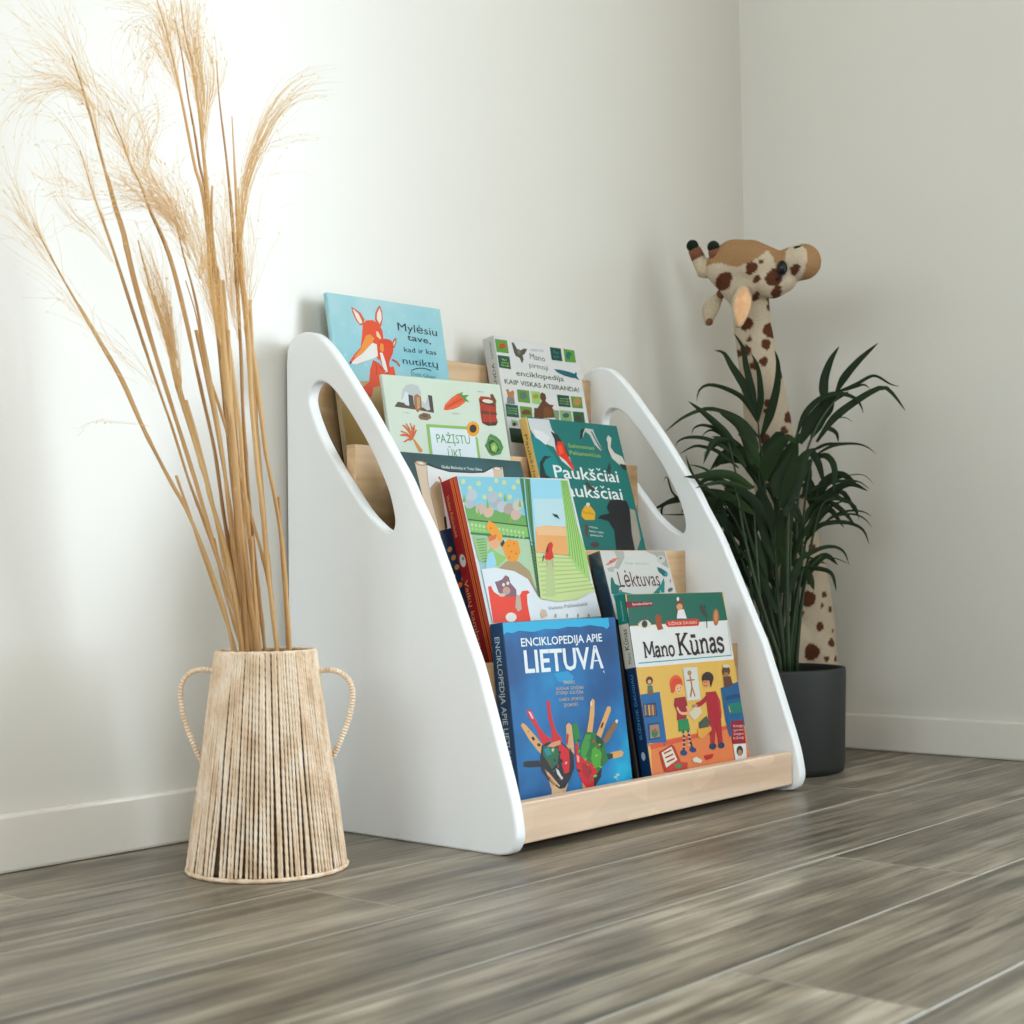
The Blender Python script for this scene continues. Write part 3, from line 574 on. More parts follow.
('p',[(187,128.7),(231.6,134.8),(231.6,73.3),(189.9,60.7),(185.9,83.7)],'17648f'),
('p',[(195.8,105.8),(231.6,106.6),(231.6,91.6),(197.7,92)],'12806e'),
('p',[(194.1,116.4),(231.5,118.3),(231,112.6),(193.8,111.2)],'0f4a70'),
('s',[(199.5,102.3),(200.6,94)],2.6,'c9a27a'),
('e',(206.4,151.2),(9.9,-0.5),(-2,-7.2),'6a4630'),
('e',(205,146.4),(5.8,-0.3),(-0.9,-3.3),'a8805a'),
('p',[(197.1,143.5),(215,144.1),(218.3,130.7),(196.2,128.1)],'6a4630'),
('e',(208.4,158.4),(8.8,-0.5),(-0.7,-2.3),'d9d2c6'),
('p',[(196.9,81.2),(228.4,81.1),(226.6,48.3),(194,50.6)],'981f2c'),
('t','Knyga',(202.7,72.6),(227.6,71.9),3.51,'ecc8c8',0),
('t','apie mus',(201.2,67.2),(226,66.4),3.5,'ecc8c8',0),
('t','žmogaus',(199.6,61.8),(224.4,61),3.5,'ecc8c8',0),
('t','kūną',(198,56.4),(222.8,55.5),3.49,'ecc8c8',0),
('p',[(195,49.8),(226.6,48.3),(222.7,26.7),(194.3,27.2)],'e6e4de'),
('e',(208.5,39.5),(8.1,-0.8),(-2,-7),'3f3028'),
('e',(207.8,37),(5.2,-0.5),(-1.3,-4.4),'b08a6a'),
('p',[(23.3,55.3),(52.4,62.7),(58.1,58.2),(66.3,38.9),(29.4,28.8),(26.6,32.1)],'b8432c'),
('p',[(27.1,54),(50.6,59.8),(59.1,41.7),(32.3,34)],'e6e0d0'),
('s',[(31.8,52.3),(49.5,55.6)],2.29,'b04a30'),
('s',[(33.5,46.7),(51.7,49.8)],2.29,'b04a30'),
('s',[(35.2,41),(53.8,44.1)],2.29,'b04a30'),
('p',[(33.1,33),(55.9,39.9),(81.6,35.8),(78.5,28.4),(46.1,22.5),(32.6,27)],'c24a3a'),
('e',(59.5,33.4),(8.3,-0.8),(-0.8,-3),'4f8a5a'),
('p',[(93.4,39.3),(102.3,41.6),(115.5,35.6),(110.8,32.3),(95,35.1)],'dcd8cc'),
('p',[(121.6,41.3),(144.2,41.7),(139.8,36.4),(125.3,34.6)],'c02a30'),
],
}
BOOK = {
'fox': (1.314, 1.4292, 0.4311, 0.1443, 0.0021, -0.0219, 0.2154, 0.2622, 0.0076),
'ency': (1.6147, 1.4051, 0.434, 0.1813, 0.0267, 0.0043, 0.201, 0.2351, 0.0222),
'pazistu': (1.3351, 1.3438, 0.3009, 0.1499, -0.0071, -0.0268, 0.2279, 0.278, 0.0058),
'paukst': (1.6007, 1.3114, 0.3038, 0.2592, 0.0147, -0.0041, 0.2162, 0.2431, 0.0148),
'scroll': (1.2917, 1.2403, 0.1811, 0.2584, 0.0095, 0.005, 0.229, 0.2979, 0.003),
'red': (1.3604, 1.2161, 0.1887, 0.2511, -0.0047, -0.0244, 0.2235, 0.2589, 0.0332),
'lekt': (1.6285, 1.2236, 0.1856, 0.2819, -0.0101, 0.0018, 0.1553, 0.1671, 0.0201),
'blue': (1.3285, 1.1571, 0.0264, 0.1158, 0.003, 0.0025, 0.2212, 0.2332, 0.0211),
'kunas': (1.5678, 1.1385, 0.0268, 0.1678, -0.0044, 0.0048, 0.2319, 0.2638, 0.0168),
}
STEMS = {
'A':(2.0,[(0.8308,1.3872,0.6887),(0.8563,1.3747,0.6348),(0.8871,1.3584,0.573),(0.9092,1.3464,0.5287),(0.9307,1.3375,0.4769),(0.955,1.3256,0.4232),(0.9717,1.3168,0.3885),(0.9912,1.3093,0.3382),(1.0101,1.3039,0.283),(1.022,1.304,0.2353),(1.0268,1.302,0.183)]),
'B':(1.5,[(0.893,1.3968,0.7804),(0.9035,1.3914,0.7399),(0.9109,1.3871,0.7148),(0.9245,1.3795,0.6667),(0.9428,1.3695,0.6005),(0.9628,1.3581,0.5298),(0.9771,1.3498,0.4808),(0.9918,1.3419,0.4255),(1.0014,1.3361,0.3943),(1.0164,1.3272,0.3428),(1.0265,1.3212,0.3083),(1.0378,1.3156,0.2629),(1.042,1.3155,0.2341),(1.0454,1.315,0.1811)]),
'C':(2.3,[(0.8559,1.3532,0.8638),(0.8634,1.3507,0.8395),(0.8752,1.3475,0.7991),(0.8874,1.3448,0.7549),(0.8958,1.3429,0.7242),(0.901,1.3416,0.7052),(0.9079,1.3392,0.6829),(0.917,1.3383,0.645),(0.9295,1.3352,0.5999),(0.9458,1.33,0.545),(0.9618,1.3246,0.4923),(0.9826,1.3176,0.4238),(0.993,1.3145,0.3869),(1.0096,1.3096,0.3286),(1.0215,1.3048,0.2919),(1.0367,1.301,0.2347),(1.0411,1.2993,0.1821)]),
'D':(2.0,[(0.9198,1.381,0.8264),(0.9312,1.3728,0.7914),(0.9382,1.3683,0.7664),(0.9456,1.3624,0.7479),(0.9543,1.3566,0.7171),(0.964,1.3493,0.69),(0.9727,1.3435,0.6594),(0.9851,1.337,0.6035),(0.9948,1.3326,0.5548),(1.0036,1.3287,0.5106),(1.0146,1.3237,0.4539),(1.0248,1.3217,0.3836),(1.0349,1.3181,0.3254),(1.0447,1.3139,0.2734),(1.0514,1.3116,0.2337),(1.0541,1.312,0.1806)]),
'E':(2.5,[(0.9015,1.3029,0.6686),(0.9133,1.3025,0.6283),(0.9243,1.3007,0.5947),(0.9353,1.2987,0.5618),(0.9462,1.2987,0.5226),(0.9636,1.2957,0.4685),(0.9788,1.2928,0.4223),(0.9867,1.2925,0.3943),(1.0047,1.2893,0.3378),(1.0182,1.2906,0.2828),(1.0282,1.2936,0.2353),(1.0311,1.2936,0.1831)]),
'F':(1.9,[(0.9153,1.2903,0.9494),(0.9188,1.292,0.9242),(0.9264,1.2891,0.8988),(0.937,1.2865,0.8566),(0.9461,1.2851,0.816),(0.9596,1.2835,0.7542),(0.9662,1.2809,0.7313),(0.9725,1.2811,0.6982),(0.9812,1.285,0.6352),(0.9899,1.2866,0.5825),(0.9954,1.2858,0.557),(1.0027,1.2884,0.507),(1.0107,1.2912,0.4516),(1.0177,1.2941,0.4006),(1.0253,1.2989,0.3379),(1.0399,1.3042,0.2345),(1.0425,1.3046,0.1817)]),
'G':(1.8,[(0.9623,1.3194,0.9218),(0.9691,1.317,0.8828),(0.9753,1.3157,0.8402),(0.9822,1.3133,0.8009),(0.9876,1.312,0.7653),(0.9923,1.3097,0.7431),(0.9978,1.3084,0.7069),(1.0041,1.3116,0.6312),(1.0118,1.3117,0.566),(1.0208,1.3119,0.4895),(1.0337,1.312,0.3797),(1.0456,1.3105,0.2914),(1.0529,1.3099,0.2337),(1.0555,1.3103,0.1805)]),
'H':(3.3,[(0.9415,1.23,0.7197),(0.9451,1.2363,0.6895),(0.9517,1.2412,0.6531),(0.9598,1.2454,0.6131),(0.9694,1.2522,0.5602),(0.9799,1.2568,0.5099),(0.9898,1.2625,0.4581),(0.9975,1.2661,0.4201),(1.0096,1.2722,0.3586),(1.0233,1.2768,0.2953),(1.0365,1.2807,0.2352),(1.039,1.2812,0.183)]),
'I':(2.2,[(0.9254,1.26,0.9174),(0.9315,1.2614,0.8846),(0.9387,1.26,0.8577),(0.9475,1.261,0.8142),(0.9556,1.2636,0.7671),(0.9639,1.2666,0.7175),(0.9743,1.2706,0.6536),(0.9874,1.2701,0.5953),(0.9992,1.2716,0.5343),(1.0093,1.2734,0.4794),(1.0161,1.2771,0.4322),(1.0277,1.2816,0.359),(1.0381,1.2851,0.295),(1.0472,1.2891,0.2344),(1.0498,1.2895,0.1819)]),
'J':(2.0,[(0.9986,1.2955,0.8801),(1.003,1.2962,0.8348),(1.0105,1.2949,0.7756),(1.0157,1.2947,0.73),(1.0211,1.2952,0.6758),(1.0261,1.2962,0.6215),(1.0312,1.298,0.5598),(1.0355,1.3007,0.498),(1.04,1.3017,0.4487),(1.0443,1.3024,0.4028),(1.0541,1.3018,0.3166),(1.0639,1.3009,0.2334),(1.0665,1.3013,0.1802)]),
'K':(2.5,[(0.9635,1.2247,0.7958),(0.9708,1.2303,0.7461),(0.9782,1.2362,0.6952),(0.9856,1.2419,0.6446),(0.9932,1.2441,0.605),(1.0024,1.2483,0.5515),(1.0104,1.254,0.4972),(1.0218,1.2591,0.4306),(1.0287,1.261,0.394),(1.0407,1.2664,0.3224),(1.0566,1.2715,0.2344),(1.0592,1.2719,0.182)]),
'L':(2.2,[(1.0001,1.2619,0.7344),(1.0063,1.2653,0.6794),(1.0124,1.2685,0.6264),(1.0207,1.2692,0.573),(1.0274,1.2686,0.5366),(1.0364,1.2688,0.4808),(1.043,1.2686,0.4416),(1.0511,1.2665,0.4036),(1.0609,1.2658,0.3479),(1.0704,1.269,0.2729),(1.0748,1.2713,0.2335),(1.0759,1.2734,0.1807)]),
'M':(2.0,[(0.9388,1.2904,0.6981),(0.9483,1.2895,0.6601),(0.961,1.2867,0.6155),(0.9725,1.2868,0.5645),(0.9871,1.2873,0.4983),(0.9996,1.2886,0.4376),(1.013,1.2933,0.3592),(1.0233,1.2945,0.3082),(1.04,1.2938,0.2347),(1.0433,1.2934,0.1822)]),
'N':(1.8,[(0.9769,1.324,0.6398),(0.987,1.3188,0.6014),(0.9972,1.3158,0.5484),(1.0121,1.3076,0.4941),(1.0274,1.2999,0.434),(1.0403,1.2935,0.3828),(1.0556,1.2864,0.3183),(1.069,1.2848,0.2335),(1.0716,1.2852,0.1805)]),
'O':(1.6,[(0.9736,1.3387,0.4279),(0.9843,1.3338,0.3938),(1.0001,1.327,0.3414),(1.0187,1.3185,0.281),(1.0327,1.3124,0.2346),(1.0367,1.3112,0.1819)]),
'P':(1.7,[(1.0587,1.269,0.4039),(1.0643,1.2717,0.348),(1.0705,1.2739,0.2908),(1.0763,1.2765,0.2333),(1.0782,1.2777,0.1803)]),
'Q':(1.8,[(1.0209,1.2687,0.3607),(1.028,1.2745,0.3134),(1.0345,1.2797,0.2699),(1.04,1.2836,0.2349),(1.0426,1.284,0.1827)]),
'R':(1.6,[(1.0105,1.3211,0.3599),(1.0196,1.3193,0.3139),(1.0319,1.3146,0.2642),(1.0399,1.3111,0.2343),(1.0432,1.3106,0.1814)]),
'S':(1.8,[(1.0297,1.3185,0.3027),(1.0369,1.3156,0.2695),(1.0442,1.313,0.234),(1.0468,1.3134,0.181)]),
'U':(2.4,[(0.9955,1.2651,0.4125),(1.0039,1.2709,0.367),(1.0146,1.2765,0.3135),(1.0285,1.2864,0.2354),(1.0311,1.2868,0.1834)]),
'V':(2.0,[(0.9909,1.3247,0.5872),(1.0029,1.3199,0.5274),(1.0142,1.316,0.4674),(1.0252,1.3132,0.4016),(1.0355,1.3113,0.3356),(1.0444,1.3093,0.2804),(1.0522,1.3073,0.2338),(1.0548,1.3077,0.1807)]),
'W':(2.2,[(0.9782,1.2527,0.5771),(0.989,1.2623,0.5047),(1.0,1.2686,0.4418),(1.0111,1.2748,0.378),(1.0244,1.2786,0.3134),(1.0393,1.2844,0.2349),(1.0418,1.2848,0.1827)]),
'X':(2.0,[(1.0175,1.2647,0.6157),(1.0244,1.269,0.5516),(1.0329,1.2736,0.4764),(1.0413,1.2763,0.4114),(1.0513,1.2792,0.335),(1.0605,1.281,0.2691),(1.0653,1.2821,0.2337),(1.0672,1.2833,0.1809)]),
'Y':(1.9,[(0.963,1.3057,0.5065),(0.9785,1.3024,0.4536),(0.9951,1.3006,0.3894),(1.0105,1.3004,0.3246),(1.0234,1.3001,0.2701),(1.0306,1.3011,0.235),(1.0339,1.3007,0.1825)]),
'Z':(2.0,[(1.0178,1.3116,0.6441),(1.0253,1.3115,0.5673),(1.0328,1.3114,0.4903),(1.0392,1.3115,0.4241),(1.0479,1.3112,0.3356),(1.0558,1.3096,0.269),(1.0609,1.3077,0.2334),(1.0635,1.3081,0.1801)]),
}
PLUMES = [
('C',230,0.0121,[[(0.8784,1.3366,0.7653),(0.8625,1.3395,0.8258),(0.8417,1.353,0.866),(0.818,1.3711,0.9011),(0.7949,1.3898,0.931)],[(0.8745,1.336,0.7855),(0.8547,1.3458,0.8359),(0.8305,1.3632,0.8761),(0.8009,1.3905,0.9015)],[(0.8712,1.3346,0.8056),(0.8534,1.3493,0.828),(0.8352,1.371,0.8244),(0.8196,1.3934,0.8068),(0.8126,1.409,0.7769),(0.8141,1.4136,0.7516)],[(0.8687,1.3362,0.8107),(0.8442,1.3572,0.8381),(0.8204,1.3849,0.8367),(0.7989,1.4068,0.8471)],[(0.8659,1.3355,0.8257),(0.8499,1.3436,0.8658),(0.8351,1.3516,0.9007),(0.8217,1.358,0.9353)]]),
('D',150,0.0088,[[(0.9324,1.3599,0.7636),(0.9185,1.3689,0.8129),(0.9024,1.3821,0.8505),(0.8866,1.3959,0.8805)],[(0.9459,1.3443,0.7644),(0.9327,1.3525,0.8147),(0.9116,1.3716,0.8503),(0.8888,1.3936,0.8794)],[(0.9357,1.3574,0.7539),(0.9217,1.3682,0.7916),(0.9073,1.3803,0.8238),(0.8782,1.4119,0.8351)],[(0.9396,1.3538,0.7485),(0.9451,1.343,0.7804),(0.9506,1.3323,0.8122),(0.9421,1.3383,0.839)]]),
('M',480,0.0154,[[(0.9479,1.2769,0.6506),(0.9373,1.2795,0.6864),(0.9164,1.2938,0.7223),(0.8863,1.3213,0.748),(0.8642,1.3425,0.7636)],[(0.9423,1.2778,0.6711),(0.9249,1.2882,0.7069),(0.9056,1.3048,0.7275),(0.8773,1.3351,0.7352)],[(0.9378,1.2802,0.6814),(0.914,1.2993,0.7122),(0.8898,1.3268,0.7128),(0.8532,1.3684,0.7136)],[(0.9428,1.2785,0.666),(0.9269,1.2859,0.7069),(0.9123,1.2931,0.7424),(0.8966,1.3003,0.7828)],[(0.9335,1.2829,0.6896),(0.9061,1.3056,0.7225),(0.8938,1.3088,0.7629),(0.8937,1.2995,0.7978),(0.9038,1.284,0.8124),(0.9216,1.26,0.8259)],[(0.9569,1.272,0.63),(0.9493,1.2699,0.6709),(0.9318,1.2804,0.7068),(0.9135,1.2985,0.7173)]]),
('E',260,0.0055,[[(0.9439,1.2901,0.5089),(0.9287,1.2895,0.5654),(0.9095,1.2935,0.6212),(0.8957,1.2945,0.6663)],[(0.9453,1.2885,0.5089),(0.9302,1.2845,0.5755),(0.9151,1.2839,0.6311),(0.8973,1.2879,0.6811)],[(0.938,1.2887,0.5346),(0.9248,1.2874,0.5857),(0.909,1.2892,0.6362)]]),
('F',230,0.011,[[(0.9371,1.2779,0.8241),(0.9244,1.2809,0.8749),(0.9155,1.282,0.9152),(0.9056,1.2854,0.9504)],[(0.9319,1.2793,0.8445),(0.9175,1.2888,0.875),(0.9048,1.2988,0.8954),(0.8968,1.3124,0.8755),(0.9046,1.3115,0.84)],[(0.9353,1.2788,0.8292),(0.9237,1.2852,0.8598),(0.9124,1.2957,0.8701),(0.9081,1.3075,0.8399),(0.9141,1.3075,0.8094)],[(0.9263,1.28,0.8698),(0.9129,1.2873,0.9053),(0.8978,1.301,0.9206),(0.8797,1.3193,0.931)],[(0.9258,1.2793,0.8749),(0.9246,1.2739,0.905),(0.9271,1.2632,0.94)]]),
('I',280,0.0066,[[(0.9495,1.2557,0.7637),(0.9437,1.2508,0.809),(0.9326,1.2508,0.859),(0.9215,1.2507,0.9086)],[(0.9485,1.2542,0.7738),(0.9441,1.2479,0.8189),(0.9337,1.247,0.8689),(0.9239,1.2417,0.933)],[(0.9519,1.2555,0.7536),(0.949,1.2461,0.8039),(0.9498,1.235,0.8437),(0.938,1.2357,0.8934)],[(0.9421,1.2539,0.804),(0.9317,1.2531,0.854),(0.9175,1.259,0.8939),(0.9116,1.2556,0.9333)]]),
('K',190,0.0099,[[(0.9868,1.2436,0.577),(0.9731,1.2422,0.6386),(0.9614,1.2399,0.6944),(0.9442,1.2454,0.7448)],[(0.9866,1.2467,0.5667),(0.9729,1.2453,0.6284),(0.9653,1.2383,0.6842),(0.9616,1.2298,0.7294)],[(0.9896,1.2404,0.5769),(0.9849,1.2288,0.6383),(0.9759,1.2234,0.6941),(0.9677,1.2243,0.7243)]]),
('L',170,0.0055,[[(1.0009,1.2586,0.6666),(0.9975,1.2502,0.7293),(1.0023,1.2337,0.7863),(1.0147,1.212,0.8253),(1.0319,1.1881,0.8475),(1.0512,1.1655,0.8502)],[(1.0008,1.2566,0.6771),(0.9996,1.2459,0.7397),(1.0086,1.2265,0.7862),(1.0207,1.2078,0.8117),(1.0357,1.1881,0.8248),(1.0498,1.1721,0.8245)],[(1.0009,1.2586,0.6666),(0.9996,1.2478,0.7293),(1.0069,1.2295,0.781),(1.0181,1.2096,0.818),(1.0327,1.1892,0.8372),(1.0464,1.1729,0.84)]]),
('K',8,0.0033,[[(0.9935,1.2388,0.5666),(0.9883,1.2248,0.6382),(0.9909,1.2111,0.6766),(1.0045,1.1901,0.6964),(1.0221,1.1711,0.692)],[(0.9708,1.225,0.7092),(0.9728,1.2072,0.764),(0.9739,1.1834,0.8426)],[(0.9699,1.2204,0.7292),(0.9816,1.1986,0.7588),(0.9993,1.175,0.7703),(1.0227,1.147,0.7747)]]),
('B',90,0.0077,[[(0.9193,1.3711,0.6606),(0.9037,1.3792,0.7192),(0.8919,1.3856,0.7617),(0.8791,1.3941,0.7987),(0.8634,1.4076,0.8253),(0.8405,1.4329,0.831)],[(0.922,1.3697,0.6499),(0.9034,1.3847,0.6875),(0.8844,1.4029,0.7091),(0.8719,1.4119,0.741),(0.8648,1.4139,0.778)],[(0.9012,1.3811,0.7245),(0.89,1.3922,0.7354),(0.8751,1.4073,0.7462),(0.8612,1.424,0.7413)]]),
('A',120,0.0088,[[(0.855,1.364,0.6236),(0.8372,1.3749,0.6541),(0.8173,1.3897,0.6795),(0.7942,1.4084,0.7048)],[(0.8406,1.371,0.6541),(0.8247,1.3789,0.6873),(0.8085,1.3843,0.7292),(0.797,1.3819,0.7784)],[(0.8361,1.373,0.6641),(0.8186,1.3821,0.6993),(0.8022,1.393,0.7244),(0.7904,1.4018,0.7394)],[(0.8814,1.3497,0.5714),(0.868,1.3585,0.593),(0.8533,1.369,0.6136),(0.8383,1.3864,0.6129)]]),
('A',26,0.0099,[[(0.9319,1.3122,0.5047),(0.9126,1.3254,0.5339),(0.8908,1.3419,0.562),(0.8676,1.3579,0.5961)],[(0.9281,1.3119,0.5202),(0.9031,1.3294,0.5566),(0.8795,1.3485,0.5826),(0.856,1.3675,0.6085)]]),
('A',3,0.0022,[[(0.9461,1.3076,0.466),(0.9224,1.3309,0.479),(0.8977,1.3584,0.4816),(0.8827,1.3745,0.4851)],[(0.9295,1.3232,0.4778),(0.9011,1.3542,0.4826),(0.8838,1.3745,0.4809),(0.874,1.3913,0.4624)]]),
('H',200,0.0077,[[(0.96,1.2444,0.5688),(0.9465,1.2412,0.6242),(0.9357,1.2383,0.6689),(0.9216,1.2408,0.7083)],[(0.9593,1.2435,0.5738),(0.9492,1.2415,0.6141),(0.9397,1.2387,0.654),(0.9304,1.2359,0.6935)],[(0.9627,1.2447,0.5587),(0.9519,1.2418,0.6041),(0.9417,1.2432,0.6342),(0.9235,1.2522,0.6692)]]),
]
HANDLES = [[(1.0208,1.3273,0.213),(1.0143,1.3346,0.2153),(1.007,1.3429,0.216),(0.9999,1.3513,0.2123),(0.995,1.3574,0.2037),(0.9935,1.36,0.1894),(0.9958,1.3588,0.1675),(1.0006,1.3547,0.1465),(1.006,1.3496,0.1277),(1.0114,1.3444,0.1123)],[(1.0926,1.2456,0.2124),(1.0998,1.2373,0.2134),(1.1071,1.2291,0.2115),(1.1138,1.2219,0.2043),(1.1176,1.2182,0.1932),(1.1184,1.2182,0.18),(1.1162,1.222,0.1603),(1.1116,1.2286,0.1396),(1.1055,1.2369,0.1178)]]
